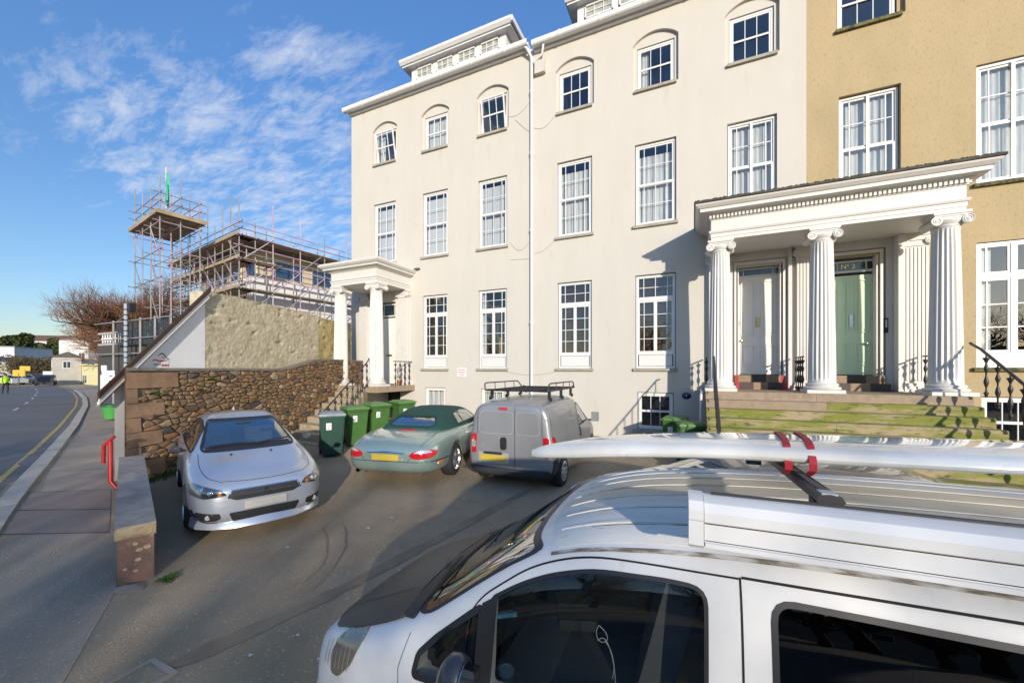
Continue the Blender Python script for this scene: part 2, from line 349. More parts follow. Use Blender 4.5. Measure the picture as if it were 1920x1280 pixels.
# ============================================================ HOUSES
YF = 12.0
def wall_mesh(x0, x1, z0, z1, ops, arches, depth=.13):
    """front sheet at YF with rectangular openings (+reveals); arches: (x0,x1,z0,zs,ztop) shallow arched recess holding its own window opening"""
    m = MB(); allr = list(ops) + [(a[0], a[1], a[2], a[4]) for a in arches]
    xs = sorted({x0, x1, *[r[0] for r in allr], *[r[1] for r in allr]}); zs = sorted({z0, z1, *[r[2] for r in allr], *[r[3] for r in allr]})
    def inside(cx, cz): return any(r[0] < cx < r[1] and r[2] < cz < r[3] for r in allr)
    for i in range(len(xs) - 1):
        for j in range(len(zs) - 1):
            if inside((xs[i] + xs[i + 1]) / 2, (zs[j] + zs[j + 1]) / 2): continue
            m.add([(xs[i], YF, zs[j]), (xs[i + 1], YF, zs[j]), (xs[i + 1], YF, zs[j + 1]), (xs[i], YF, zs[j + 1])], [(0, 1, 2, 3)])
    def reveal(r, ya, yb):
        a, b, c, d = r
        m.add([(a, ya, c), (b, ya, c), (b, ya, d), (a, ya, d), (a, yb, c), (b, yb, c), (b, yb, d), (a, yb, d)], [(0, 1, 5, 4), (1, 2, 6, 5), (2, 3, 7, 6), (3, 0, 4, 7)])
    for r in ops: reveal(r[:4], YF, YF + depth)
    for (a, b, c, sp, top, wx0, wx1, wz1) in arches:
        n = 14; pts = [(a + (b - a) * i / n, sp + (top - sp) * sin(pi * i / n) ** .75) for i in range(n + 1)]
        # spandrels on the front plane
        for i in range(n):
            (xa, za), (xb, zb) = pts[i], pts[i + 1]
            m.add([(xa, YF, za), (xb, YF, zb), (xb, YF, top), (xa, YF, top)], [(0, 1, 2, 3)])
            m.add([(xa, YF, za), (xb, YF, zb), (xb, YF + .09, zb), (xa, YF + .09, za)], [(0, 1, 2, 3)])
            # back plane of recess above window
        yb = YF + .09
        for s0, s1 in ((a, c), ):
            m.add([(a, YF, c), (a, YF, sp), (a, yb, sp), (a, yb, c)], [(0, 1, 2, 3)]); m.add([(b, YF, c), (b, YF, sp), (b, yb, sp), (b, yb, c)], [(0, 1, 2, 3)])
            m.add([(a, YF, c), (b, YF, c), (b, yb, c), (a, yb, c)], [(0, 1, 2, 3)])
        m.add([(a, yb, c), (wx0, yb, c), (wx0, yb, top), (a, yb, top)], [(0, 1, 2, 3)])
        m.add([(wx1, yb, c), (b, yb, c), (b, yb, top), (wx1, yb, top)], [(0, 1, 2, 3)])
        m.add([(wx0, yb, wz1), (wx1, yb, wz1), (wx1, yb, top), (wx0, yb, top)], [(0, 1, 2, 3)])
        reveal((wx0, wx1, c, wz1), yb, yb + .12)
    return m
def window(par, x0, x1, z0, z1, y, style, inner=None, sash=None, sill=True, tilt=0, silmat=None):
    """a window: frame mesh with panes, bars, sill, curtain as its children"""
    w = .05; fr = MB(); bars = MB(); panes = []
    fr.box(x0, x0 + w, y, y + .07, z0, z1); fr.box(x1 - w, x1, y, y + .07, z0, z1); fr.box(x0 + w, x1 - w, y, y + .07, z1 - w, z1); fr.box(x0 + w, x1 - w, y, y + .07, z0, z0 + w)
    def grid(a, b, c, d, cols, rows, yy, bw=.018, rail=.045):
        """sash a..b x c..d with column/row fractions"""
        ra, rb, rc, rd = a + rail, b - rail, c + rail, d - rail
        bars.box(a, ra, yy, yy + .045, c, d); bars.box(rb, b, yy, yy + .045, c, d); bars.box(ra, rb, yy, yy + .045, c, rc); bars.box(ra, rb, yy, yy + .045, rd, d)
        cx = [ra + (rb - ra) * f for f in cols]; rz = [rc + (rd - rc) * f for f in rows]
        for q in cx[1:-1]: bars.box(q - bw / 2, q + bw / 2, yy + .006, yy + .032, rc, rd)
        for q in rz[1:-1]:
            for i in range(len(cx) - 1): bars.box(cx[i] + (bw / 2 if i else 0), cx[i + 1] - (bw / 2 if i < len(cx) - 2 else 0), yy + .008, yy + .03, q - bw / 2, q + bw / 2)
        for i in range(len(cx) - 1):
            for j in range(len(rz) - 1): panes.append((cx[i], cx[i + 1], rz[j], rz[j + 1], yy + .02))
    a, b, c, d = x0 + w, x1 - w, z0 + w, z1 - w; mz = (c + d) / 2; mx = (a + b) / 2
    NC = (0, .15, .5, .85, 1)
    if style == 'sash':
        grid(a, b, mz, d, NC, (0, .5, 1), y + .02); grid(a, b, c, mz, NC, (0, .5, 1), y + .005)
        fr.box(a, b, y - .012, y + .003, mz - .03, mz + .03)
    elif style == 'sash_plain':
        grid(a, b, mz, d, (0, .13, .5, .87, 1), (0, .5, 1), y + .03, .022); grid(a, b, c, mz, (0, .13, .5, .87, 1), (0, 1), y + .005, .022)
        fr.box(mx - .03, mx + .03, y - .01, y + .004, c, d)
    elif style == 'top':
        grid(a, b, c, d, (0, 1 / 3, 2 / 3, 1), (0, .5, 1), y + .01); bars.box(a + .045, b - .045, y - .004, y + .014, mz - .024, mz + .024)
    elif style == 'base':
        grid(a, b, c, d, (0, 1 / 3, 2 / 3, 1), (0, .5, 1), y + .01); fr.box(a, b, y - .004, y + .008, mz - .03, mz + .03)
    elif style == 'base_plain':
        grid(a, b, c, d, (0, 1 / 3, 2 / 3, 1), (0, 1), y + .01)
    elif style == 'tall':
        zt = z0 + (z1 - z0) * .745; zp = z0 + .42
        fr.box(a, b, y - .005, y + .07, zt - .045, zt + .045); fr.box(a, b, y - .005, y + .07, zp - .03, zp + .03)
        grid(a, b, zt + .045, d, NC, (0, .5, 1), y + .012, .018, .02)
        grid(a, mx, zp + .03, zt - .045, (0, .32, 1), (0, .25, .5, .75, 1), y + .008); grid(mx, b, zp + .03, zt - .045, (0, .68, 1), (0, .25, .5, .75, 1), y + .008)
    elif style == 'tall2':
        zt = z0 + (z1 - z0) * .73; zp = z0 + .33
        fr.box(a, b, y - .005, y + .07, zt - .05, zt + .05)
        grid(a, mx - .03, zt + .05, d, (0, .2, 1), (0, 1), y + .012, .03); grid(mx + .03, b, zt + .05, d, (0, .8, 1), (0, 1), y + .012, .03)
        fr.box(mx - .03, mx + .03, y - .003, y + .07, c, zt - .05); fr.box(mx - .03, mx + .03, y - .003, y + .07, zt + .05, d)
        grid(a, mx - .03, zp, zt - .05, (0, .22, 1), (0, .33, .66, 1), y + .008, .025); grid(mx + .03, b, zp, zt - .05, (0, .78, 1), (0, .33, .66, 1), y + .008, .025)
    f = fr.build('window', upvc, par); br = bars
    if tilt:   # top-hung sash pushed open: rotate bars about the bottom edge
        R = Matrix.Rotation(tilt, 3, 'X'); pv = Vector((0, y, c))
        br.v = [tuple(R @ (Vector(v) - pv) + pv) for v in br.v]
    br.build('glazing_bars', upvc, f)
    for (pa, pb, pc, pd, py) in panes:
        q = MB().add([(pa, py, pc), (pb, py, pc), (pb, py, pd), (pa, py, pd)], [(0, 1, 2, 3)])
        if tilt: q.v = [tuple(R @ (Vector(v) - pv) + pv) for v in q.v]
        q.build('pane', pane_g, f)
    if style == 'tall':
        BX('bottom_panel', white, f, a + .03, b - .03, y + .01, y + .06, z0 + .06, z0 + .38)
        rm = MB(); e = .0; 
        for q in ((a + .03, b - .03, z0 + .36, z0 + .375), (a + .03, b - .03, z0 + .065, z0 + .08), (a + .03, a + .045, z0 + .08, z0 + .36), (b - .045, b - .03, z0 + .08, z0 + .36)): rm.box(q[0], q[1], y + .004, y + .012, q[2], q[3])
        rm.build('panel_moulding', upvc, f)
    if style == 'tall2': BX('bottom_panel', white, f, a, b, y + .0, y + .06, z0 + .05, z0 + .33)
    # inside: lined room niche + curtain
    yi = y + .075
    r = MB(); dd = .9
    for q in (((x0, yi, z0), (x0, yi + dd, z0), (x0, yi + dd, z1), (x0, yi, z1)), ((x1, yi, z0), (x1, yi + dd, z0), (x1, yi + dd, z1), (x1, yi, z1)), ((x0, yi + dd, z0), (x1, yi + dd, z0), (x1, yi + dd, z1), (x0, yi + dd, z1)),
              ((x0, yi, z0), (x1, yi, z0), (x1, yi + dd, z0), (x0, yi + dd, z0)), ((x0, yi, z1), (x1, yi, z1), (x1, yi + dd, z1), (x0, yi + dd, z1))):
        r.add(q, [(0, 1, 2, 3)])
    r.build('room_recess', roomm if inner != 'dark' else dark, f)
    def wavy(xa, xb, za, zb, yy, amp, per, mat, nm):
        n = max(8, int((xb - xa) / .018)); vs = []
        for k in range(n + 1):
            x = xa + (xb - xa) * k / n; o = amp * sin(x / per * 2 * pi) + amp * .5 * sin(x / per * 3.3 + za)
            vs += [(x, yy + o, za), (x + .01 * sin(x * 9), yy + o * .6, zb)]
        MB().add(vs, [(2 * k, 2 * k + 2, 2 * k + 3, 2 * k + 1) for k in range(n)]).build(nm, mat, f, 180)
    if inner == 'net': wavy(x0 + .03, x1 - .03, z0 + .04, z1 - (.03 if style != 'sash_plain' else .02), yi + .07, .018, .11, curt, 'net_curtain')
    elif inner == 'net2':
        wavy(x0 + .03, x1 - .03, z0 + .04, z1 - .28, yi + .07, .016, .12, curt, 'net_curtain'); 
    elif inner == 'half': wavy(x0 + .03, x0 + .3, z0 + .04, z1 - .03, yi + .07, .02, .09, curt, 'curtain')
    elif inner == 'vert':
        n = int((x1 - x0 - .1) / .095); m = MB()
        for k in range(n):
            x = x0 + .08 + k * .095; m.obox((x, yi + .1, (z0 + z1) / 2 - .06), .085, .004, z1 - z0 - .22, radians(28))
        m.build('vertical_blind', vblind, f)
    elif inner == 'wood':
        m = MB(); zz = z0 + .42
        while zz < z1 - .05:
            m.obox((mx, yi + .06, zz), x1 - x0 - .12, .045, .004, m=Matrix.Rotation(radians(-28), 3, 'X')); zz += .05
        m.build('wooden_blind', wblind, f)
    elif inner == 'room':
        MB().box(mx - .1, mx + .12, yi + .5, yi + .56, z0 + .5, z0 + 1.1).build('lampshade', M('warm_cloth', (.35, .2, .08), .9), f)
        wavy(x0 + .03, x0 + .2, z0 + .3, z1 - .03, yi + .07, .02, .07, curt, 'curtain')
    if sill:
        s = MB(); s.box(x0 - .07, x1 + .07, YF - .075, YF + (.13 if style != 'top' else .08), z0 - .085, z0 + .004); s.v = [(v[0], v[1], v[2] - (.015 if v[1] < YF and v[2] > z0 - .01 else 0)) for v in s.v]
        s.build('sill', silmat or sillm, f)
    return f
CX = [-11.03, -8.64, -6.26, -3.38, -1.0, 1.38, 3.76]
def house(name, label, x0, x1, zt, mat, cols, ground, base, extra_ops, wins1, wins2, off1=6.62, z2=10.56, silmat=None, base_z=None):
    h = thing(name, label, 'house', ((x0 + x1) / 2, YF, 0)); ops = []; arches = []
    for i, c in enumerate(cols):
        ops.append((c - .56, c + .56, off1, 8.98)); arches.append((c - .615, c + .615, z2, z2 + 1.32, z2 + 1.60, c - .51, c + .51, z2 + 1.27))
    for c in ground: ops.append((c - .55, c + .55, 2.46, 5.17))
    for (c, za, zb, hw) in base: ops.append((c - hw, c + hw, za, zb))
    ops += extra_ops
    wall_mesh(x0, x1, -.3, zt, ops, arches).build('wall', mat, h)
    for i, c in enumerate(cols):
        st, inn = wins1[i]; window(h, c - .54, c + .54, off1, 8.96, YF + .075, st, inn, silmat=silmat)
        inn, tl = wins2[i]; window(h, c - .50, c + .50, z2, z2 + 1.26, YF + .13, 'top', inn, tilt=tl, silmat=silmat)
    return h
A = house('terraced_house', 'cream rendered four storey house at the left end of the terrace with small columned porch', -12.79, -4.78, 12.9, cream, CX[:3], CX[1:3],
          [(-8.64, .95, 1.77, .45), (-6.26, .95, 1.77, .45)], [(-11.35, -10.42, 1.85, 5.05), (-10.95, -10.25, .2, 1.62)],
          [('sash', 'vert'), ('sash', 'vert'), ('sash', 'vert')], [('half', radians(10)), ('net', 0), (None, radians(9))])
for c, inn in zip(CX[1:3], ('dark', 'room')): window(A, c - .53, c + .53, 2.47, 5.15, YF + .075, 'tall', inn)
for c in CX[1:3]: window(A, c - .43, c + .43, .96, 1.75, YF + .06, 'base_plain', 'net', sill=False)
B = house('terraced_house', 'cream rendered four storey house in the middle with wooden blinds and a white door', -4.78, 2.555, 12.78, cream, CX[3:6], CX[3:5],
          [(-1.0, .70, 1.77, .49)], [(1.03, 2.06, 2.27, 5.12)],
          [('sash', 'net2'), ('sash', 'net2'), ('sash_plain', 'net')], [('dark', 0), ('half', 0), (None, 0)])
for c, inn in zip(CX[3:5], ('wood', 'wood')): window(B, c - .53, c + .53, 2.47, 5.15, YF + .075, 'tall', inn)
window(B, -1.47, -.53, .71, 1.75, YF + .06, 'base', None, sill=False); BX('window_ledge', sillm, B, -1.62, -.40, YF - .06, YF + .02, .60, .70)
# third, ochre house
Cc = thing('terraced_house', 'ochre roughcast house at the right edge with green door and mossy sills', 'house', (7, YF, 0))
wide = (5.58, 6.74)
ops = [(3.2, 4.34, 6.5, 9.02), (wide[0], wide[1], 6.45, 9.02), (wide[0], wide[1], 2.47, 5.17), (5.66, 6.6, .75, 1.84), (3.07, 3.93, 2.27, 5.12)]
wall_mesh(2.555, 14, -.3, 14.2, ops, [(3.05, 4.42, 10.64, 12.0, 12.3, 3.18, 4.3, 11.95), (5.5, 6.8, 10.64, 12.0, 12.3, 5.6, 6.7, 11.95)]).build('wall', ochre, Cc)
mossill = M('mossy_sill', (.16, .15, .05), .9, c2=(.05, .05, .03), sc=9, thr=(.4, .6), bump=.4, bsc=60)
window(Cc, 3.22, 4.32, 6.5, 9.0, YF + .09, 'sash_plain', 'net', silmat=mossill); window(Cc, wide[0] + .01, wide[1] - .01, 6.45, 9.0, YF + .05, 'sash_plain', 'net', silmat=mossill)
window(Cc, wide[0] + .01, wide[1] - .01, 2.47, 5.16, YF + .05, 'tall2', 'half', silmat=mossill); window(Cc, 5.68, 6.58, .76, 1.82, YF + .06, 'base', None, silmat=mossill)
window(Cc, 3.2, 4.28, 10.64, 11.93, YF + .13, 'top', None, silmat=mossill); window(Cc, 5.62, 6.68, 10.64, 11.93, YF + .13, 'top', None, silmat=mossill)
# house shells behind the fronts (side wall, back, slate roof)
slate = M('roof_slate', (.09, .095, .10), .7, c2=(.06, .06, .065), sc=8)
m = MB(); m.add([(-12.79, YF, -.3), (-12.79, 21, -.3), (-12.79, 21, 12.9), (-12.79, YF, 12.9)], [(0, 1, 2, 3)]); m.build('side_wall', cream, A)
for hh, a, b, z in ((A, -12.79, -4.78, 12.9), (B, -4.78, 2.555, 12.78), (Cc, 2.555, 14, 14.2)):
    MB().add([(a, YF + .1, z), (b, YF + .1, z), (b, 16.5, z + 3.2), (a, 16.5, z + 3.2), (a, 21, z), (b, 21, z), (a, 21, -.3), (b, 21, -.3)], [(0, 1, 2, 3), (3, 2, 5, 4), (4, 5, 7, 6)]).build('roof', slate, hh)
MB().add([(-12.79, YF + .1, 12.9), (-12.79, 16.5, 16.1), (-12.79, 21, 12.9)], [(0, 1, 2)]).build('gable', cream, A)
# eaves: cornice + gutter with joints
def eaves(hh, a, b, z, ret=False):
    m = MB(); m.prism([(0, 0), (-.10, .0), (-.10, .06), (-.16, .10), (-.16, .15), (0, .15)], lambda u, v: (a, YF + u, z + v), lambda u, v: (b, YF + u, z + v)); m.build('cornice', upvc, hh)
    pr = [(-.165, .05), (-.30, .05), (-.33, .08), (-.34, .20), (-.32, .20), (-.31, .09), (-.18, .07), (-.18, .20), (-.165, .20)]
    g = MB().prism(pr, lambda u, v: (a - (.12 if ret else 0), YF + u, z + v), lambda u, v: (b, YF + u, z + v)).build('gutter', upvc, hh)
    x = a + .9
    while x < b - .2:
        MB().prism([(-.168, .035), (-.31, .035), (-.345, .07), (-.352, .21), (-.168, .21)], lambda u, v: (x, YF + u, z + v), lambda u, v: (x + .05, YF + u, z + v)).build('gutter_joint', upvc, g); x += 1.25
eaves(A, -12.85, -4.86, 12.82, True); eaves(B, -4.70, 2.555, 12.70)
# dormers
def dormer(hh, x0, x1, n, zb, zt):
    d = MB(); d.box(x0, x1, 12.12, 16.5, zb, zt - .2).build('dormer', upvc, hh)
    dm = hh.children[-1]
    f = MB(); f.box(x0 - .28, x1 + .28, 11.90, 16, zt - .2, zt - .14); f.build('soffit', upvc, dm)
    MB().prism([(0, -.14), (-.05, -.14), (-.12, -.05), (-.13, .03), (0, .03)], lambda u, v: (x0 - .33, 11.90 + u, zt + v), lambda u, v: (x1 + .33, 11.90 + u, zt + v)).build('fascia', upvc, dm)
    MB().box(x0 - .325, x1 + .325, 11.91, 16, zt - .138, zt + .02).build('flat_roof', M('roof_felt', (.3, .3, .3), .8), dm)
    MB().box(x1 + .331, x1 + .39, 11.80, 16, zt - .14, zt + .035).build('side_gutter', upvc, dm)
    w = (x1 - x0 - .3) / n
    for i in range(n):
        a = x0 + .15 + i * w + .09; b = a + w - .18; z0 = zb + .44; z1 = zt - .27
        gf = MB()
        for q in ((a, a + .04, z0, z1), (b - .04, b, z0, z1), (a, b, z0, z0 + .04), (a, b, z1 - .04, z1)): gf.box(q[0], q[1], 12.07, 12.12, q[2], q[3])
        for k in (1, 2): xx = a + (b - a) * k / 3; gf.box(xx - .01, xx + .01, 12.085, 12.11, z0, z1)
        zz = (z0 + z1) / 2; gf.box(a, b, 12.088, 12.112, zz - .01, zz + .01)
        gf.build('window_frame', upvc, dm)
        MB().box(a, b, 12.113, 12.119, z0, z1).build('window_glass', M('dormer_glass', (.25, .27, .22), .08, c2=(.5, .5, .45), sc=6, spec=1), dm)
dormer(A, -9.8, -5.8, 4, 12.95, 14.07); dormer(B, -3.31, 2.2, 5, 12.85, 13.97)
# downpipe with hoppers and swan necks
dp = thing('downpipe', 'white rainwater downpipe running down the party line between the two cream houses', 'pipe', (-4.78, YF - .08, .4))
m = MB(); m.tube([(-4.78, YF - .09, .5), (-4.78, YF - .09, 12.55), (-4.90, YF - .2, 12.8), (-5.12, YF - .24, 13.02)], .045, 10); m.build('pipe', upvc, dp, 60)
MB().tube([(-4.30, YF - .24, 12.93), (-4.34, YF - .2, 12.70), (-4.40, YF - .12, 12.52), (-4.74, YF - .09, 12.36)], .04, 8).build('branch_pipe', upvc, dp, 60)
for z in (1.6, 3.9, 6.9, 9.4, 11.4): MB().lathe([(.055, 0), (.06, .01), (.06, .08), (.055, .09)], (-4.78, YF - .09, z), 12).build('pipe_joint', upvc, dp, 40)
MB().box(-4.66, -4.32, YF - .14, YF - .003, 11.95, 12.35).build('bracket_box', cream, dp)
# thin wires on the facade
wm = M('wire', (.36, .33, .29), .7)
def wire(pts, lab):
    tag(MB().tube(pts, .0045, 4).build('cable', wm), lab, 'cable')
def sag(a, b, s, n=10): return [(a[0] + (b[0] - a[0]) * i / n, YF - .012, a[1] + (b[1] - a[1]) * i / n - s * sin(pi * i / n)) for i in range(n + 1)]
wire(sag((-5.65, 10.9), (-4.86, 11.2), .15), 'thin cable from top right window of the left house to the downpipe')
wire(sag((-5.4, 10.75), (-4.86, 10.2), .03), 'thin diagonal cable below the top window beside the downpipe')
wire(sag((-4.74, 10.3), (-3.95, 10.6), .22), 'thin sagging cable from downpipe to top window of the middle house')
wire(sag((-5.6, 6.7), (-4.9, 6.6), .28), 'sagging cable left of the downpipe under first floor window')
wire(sag((-5.55, 6.1), (-4.9, 6.05), .0), 'short straight cable ending at a small box left of the downpipe')
wire(sag((-4.7, 6.2), (-3.95, 6.6), .1), 'cable rising from downpipe to first floor window of middle house')
wire(sag((-5.7, 2.35), (-4.0, 2.35), .1), 'low cable crossing behind the downpipe at ground floor sill height')
# signs
RR = FACE_FRONT
sg = thing('parking_sign', 'small white sign with red PRIVATE PARKING ONLY lettering on cream wall', 'sign', (-7.48, YF - .02, 2.32))
BX('sign_board', M('sign_white', (.75, .74, .72), .5), sg, -7.66, -7.30, YF - .02, YF - .004, 2.17, 2.48)
redt = M('sign_red', (.5, .03, .05), .5)
for i, t in enumerate(('PRIVATE', 'PARKING', 'ONLY')): text_mesh('lettering', t, .078, (-7.48, YF - .022, 2.41 - i * .085), RR, redt, sg)
pq = thing('number_plaque', 'small dark blue oval plaque with white number 1 beside the right portico', 'plaque', (-.18, YF - .02, 1.70))
MB().lathe([(.001, 0), (.105, 0), (.12, .012), (.12, .02)], (0, 0, 0), 28, 'y')
pm = MB(); pm.lathe([(.12, .018), (.12, .006), (.11, 0), (.001, 0)], (-.18, YF - .022, 1.70), 28, 'y'); pm.v = [(v[0], v[1], 1.70 + (v[2] - 1.70) * .75) for v in pm.v]; pm.build('plaque_disc', M('plaque_blue', (.012, .02, .10), .3), pq, 40)
text_mesh('lettering', '1', .12, (-.18, YF - .026, 1.70), RR, upvc, pq)
# doors
def door(par, x0, x1, z0, z1, y, mat, label=None, trz=None):
    d = MB().box(x0, x1, y + .02, y + .06, z0, z1).build('door', mat, par)
    if label: d['label'] = label
    mx = (x0 + x1) / 2; wv = (x1 - x0)
    for (a, b) in ((x0 + .09, mx - .06), (mx + .06, x1 - .09)):
        for (c, e) in ((z0 + .22, z0 + .78), (z0 + 1.02, z1 - .12)):
            m = MB()
            for q in ((a, b, c, c + .03), (a, b, e - .03, e), (a, a + .03, c + .03, e - .03), (b - .03, b, c + .03, e - .03)): m.box(q[0], q[1], y + .002, y + .02, q[2], q[3])
            m.box(a + .07, b - .07, y + .008, y + .021, c + .07, e - .07); m.build('door_panel', mat, d)
    return d
brass = M('brass', (.5, .36, .14), .3, 1); steel = M('steel', (.5, .5, .5), .3, 1)
yd = YF + .20
wd = door(B, 1.06, 2.03, 2.30, 4.88, yd, M('door_white', (.74, .71, .66), .35), 'white four panel front door with brass letterbox')
BX('letterbox', brass, wd, 1.51, 1.58, yd - .01, yd + .02, 3.55, 3.80); MB().lathe([(.001, -.05), (.03, -.04), (.025, 0), (.012, .02)], (1.16, yd, 3.2), 12, 'y').build('door_knob', brass, wd, 60)
BX('bell_plate', M('dark_plate', (.1, .09, .08), .4), wd, 1.08, 1.12, yd, yd + .02, 3.6, 3.74)
gd = door(Cc, 3.07, 3.93, 2.30, 4.72, yd, M('door_green', (.58, .73, .48), .35, c2=(.55, .70, .46), sc=4), 'pale green four panel front door')
BX('letterbox', steel, gd, 3.455, 3.525, yd - .01, yd + .02, 3.45, 3.76); MB().lathe([(.001, -.06), (.035, -.045), (.03, -.01), (.012, .02)], (3.78, yd, 3.05), 12, 'y').build('door_knob', steel, gd, 60)
BX('yale_lock', steel, gd, 3.86, 3.90, yd + .0, yd + .02, 3.62, 3.66)
def transom(par, x0, x1, z0, z1, y):
    t = MB(); t.box(x0, x1, y + .0, y + .06, z1, z1 + .05); t.box(x0, x1, y + .0, y + .06, z0 - .05, z0)
    for x in (x0 - .0, x0 + .14, x1 - .16, x1 - .02): t.box(x, x + .02, y + .005, y + .05, z0, z1)
    f = t.build('transom_light', white, par); BX('transom_pane', M('black_glass', (.015, .014, .013), .08, spec=.8), f, x0, x1, y + .035, y + .045, z0, z1); return f
transom(B, 1.06, 2.03, 4.93, 5.07, yd); tf = transom(Cc, 3.07, 3.93, 4.84, 5.03, yd)
text_mesh('lettering', 'Nº 2', .15, (3.44, yd + .028, 4.94), RR, M('gold_leaf', (.75, .52, .12), .35, 1), tf)
for hh, a, b in ((B, .98, 2.11), (Cc, 2.99, 4.01)):    # door case mouldings
    m = MB(); m.box(a, a + .05, YF - .05, YF - .003, 2.27, 5.17); m.box(b - .05, b, YF - .05, YF - .003, 2.27, 5.17); m.box(a, b, YF - .055, YF - .004, 5.17, 5.24)
    m.box(a + .082, a + .108, YF - .003, YF + .22, 2.27, 5.12); m.box(b - .108, b - .082, YF - .003, YF + .22, 2.27, 5.12); m.build('door_case', white, hh)
ld = door(A, -11.3, -10.47, 1.88, 4.45, YF + .1, M('door_white', (1, 1, 1)), 'white front door under the small porch'); BX('letterbox', brass, ld, -11.02, -10.75, YF + .09, YF + .12, 2.95, 3.02)
transom(A, -11.3, -10.47, 4.55, 4.95, YF + .1)
BX('basement_door', M('dark_door', (.02, .02, .02), .5), A, -10.93, -10.27, YF + .1, YF + .14, .2, 1.6)
ep = thing('entry_phone', 'dark entry phone on the pale wall right of the green door', 'intercom', (4.06, YF - .03, 3.4)); BX('phone_case', trim, ep, 3.99 + .035, 4.1, YF - .05, YF - .007, 3.28, 3.62); BX('phone_buttons', steel, ep, 4.045, 4.08, YF - .055, YF - .05, 3.4, 3.58)
# ============================================================ PORTICOES
def volute_cap(par, x, y, z0, z1, r, flat=False):
    """ionic capital: echinus, four scroll faces with bolsters, abacus"""
    m = MB(); h = z1 - z0
    m.lathe([(r * .98, 0), (r * 1.06, .01), (r * 1.06, .03), (r * 1.0, .04), (r * 1.25, .10), (r * 1.25, .13)], (x, y, z0), 24)
    m.box(x - .27, x + .27, y - .25, y + .25, z1 - .05, z1); m.box(x - .25, x + .25, y - .23, y + .23, z1 - .085, z1 - .05)
    m.box(x - .22, x + .22, y - .215, y + .215, z1 - .15, z1 - .085)
    for sx in (-1, 1):
        cx = x + sx * .225; cz = z1 - .165
        m.lathe([(.0, -.235), (.085, -.235), (.09, -.225), (.085, -.20), (.06, -.1), (.055, 0), (.06, .1), (.085, .20), (.09, .225), (.085, .235), (.0, .235)], (cx, y, cz), 20, 'y')
        for yy in (-.238, .238):
            pts = []
            for k in range(30):
                a = k / 29 * 2.2 * 2 * pi; rr = .085 * (1 - k / 29 * .85); pts.append((cx + sx * rr * sin(a), y + yy, cz + rr * cos(a)))
            m.tube(pts, [.011 * (1 - .4 * k / 29) for k in range(30)], 5)
            m.lathe([(.001, -.012), (.016, -.008), (.018, .0)], (cx, y + yy, cz), 8, 'y')
    return m.build('capital', porchw, par, 40)
def column(par, x, y, z0, z1, rb=.248, rt=.20):
    h = z1 - z0; s0 = .20; s1 = h - .27
    prof = [(rb * 1.0, s0), (rb * 1.02, s0 + .03), (rb, s0 + .07)] + [(rb + (rt - rb) * (k / 10) ** 1.25, s0 + .12 + (s1 - s0 - .2) * k / 10) for k in range(11)] + [(rt * 1.02, s1 - .03), (rt * 1.06, s1)]
    c = MB().lathe(prof, (x, y, z0), 160, flute=20, fl=(s0 + .1, s1 - .05)).build('column', porchw, par, 60)
    b = MB(); b.box(x - .33, x + .33, y - .33, y + .33, z0, z0 + .07)
    b.lathe([(.315, .07), (.335, .09), (.335, .115), (.31, .135), (.285, .14), (.28, .16), (.295, .17), (.295, .19), (.27, .21)], (x, y, z0), 40); b.build('column_base', porchw, c, 50)
    volute_cap(c, x, y, z0 + s1 - .0, z1, rt)
    return c
def pilaster(par, x, y, z0, z1, w=.46, d=.16):
    c = MB(); n = 7; st = w / n
    c.box(x - w / 2, x + w / 2, y - d + .02, y, z0 + .2, z1 - .27)
    for k in range(n): c.box(x - w / 2 + k * st + .010, x - w / 2 + (k + 1) * st - .010, y - d, y - d + .02, z0 + .25, z1 - .30)
    o = c.build('pilaster', porchw, par)
    b = MB(); b.box(x - w / 2 - .09, x + w / 2 + .09, y - d - .09, y, z0, z0 + .07); b.box(x - w / 2 - .06, x + w / 2 + .06, y - d - .06, y, z0 + .07, z0 + .13); b.box(x - w / 2 - .03, x + w / 2 + .03, y - d - .03, y, z0 + .13, z0 + .2); b.build('pilaster_base', porchw, o)
    m = MB(); m.box(x - .27, x + .27, y - d - .07, y, z1 - .05, z1); m.box(x - .24, x + .24, y - d - .04, y, z1 - .15, z1 - .05); m.box(x - w / 2 - .01, x + w / 2 + .01, y - d - .01, y, z1 - .27, z1 - .15)
    for sx in (-1, 1):
        cx = x + sx * .225; cz = z1 - .165
        m.lathe([(.0, -.06), (.085, -.06), (.09, -.05), (.085, -.03), (.08, .1)], (cx, y - d, cz), 20, 'y')
        pts = [(cx + sx * .085 * (1 - k / 29 * .85) * sin(k / 29 * 13.8), y - d - .062, cz + .085 * (1 - k / 29 * .85) * cos(k / 29 * 13.8)) for k in range(30)]
        m.tube(pts, .009, 5)
    m.build('capital', porchw, o, 40); return o
def frustum(m, x0, x1, y0, y1, prof, zb):
    """stacked mouldings: prof list of (outset, z); open at wall side"""
    vs = []
    for (o, z) in prof: vs += [(x0 - o, y1, zb + z), (x0 - o, y0 - o, zb + z), (x1 + o, y0 - o, zb + z), (x1 + o, y1, zb + z)]
    fs = []
    for i in range(len(prof) - 1):
        a = 4 * i
        for j in range(3): fs.append((a + j, a + j + 1, a + 5 + j, a + 4 + j))
    k = 4 * (len(prof) - 1); fs += [(0, 1, 2, 3), (k, k + 1, k + 2, k + 3)]
    m.add(vs, fs)
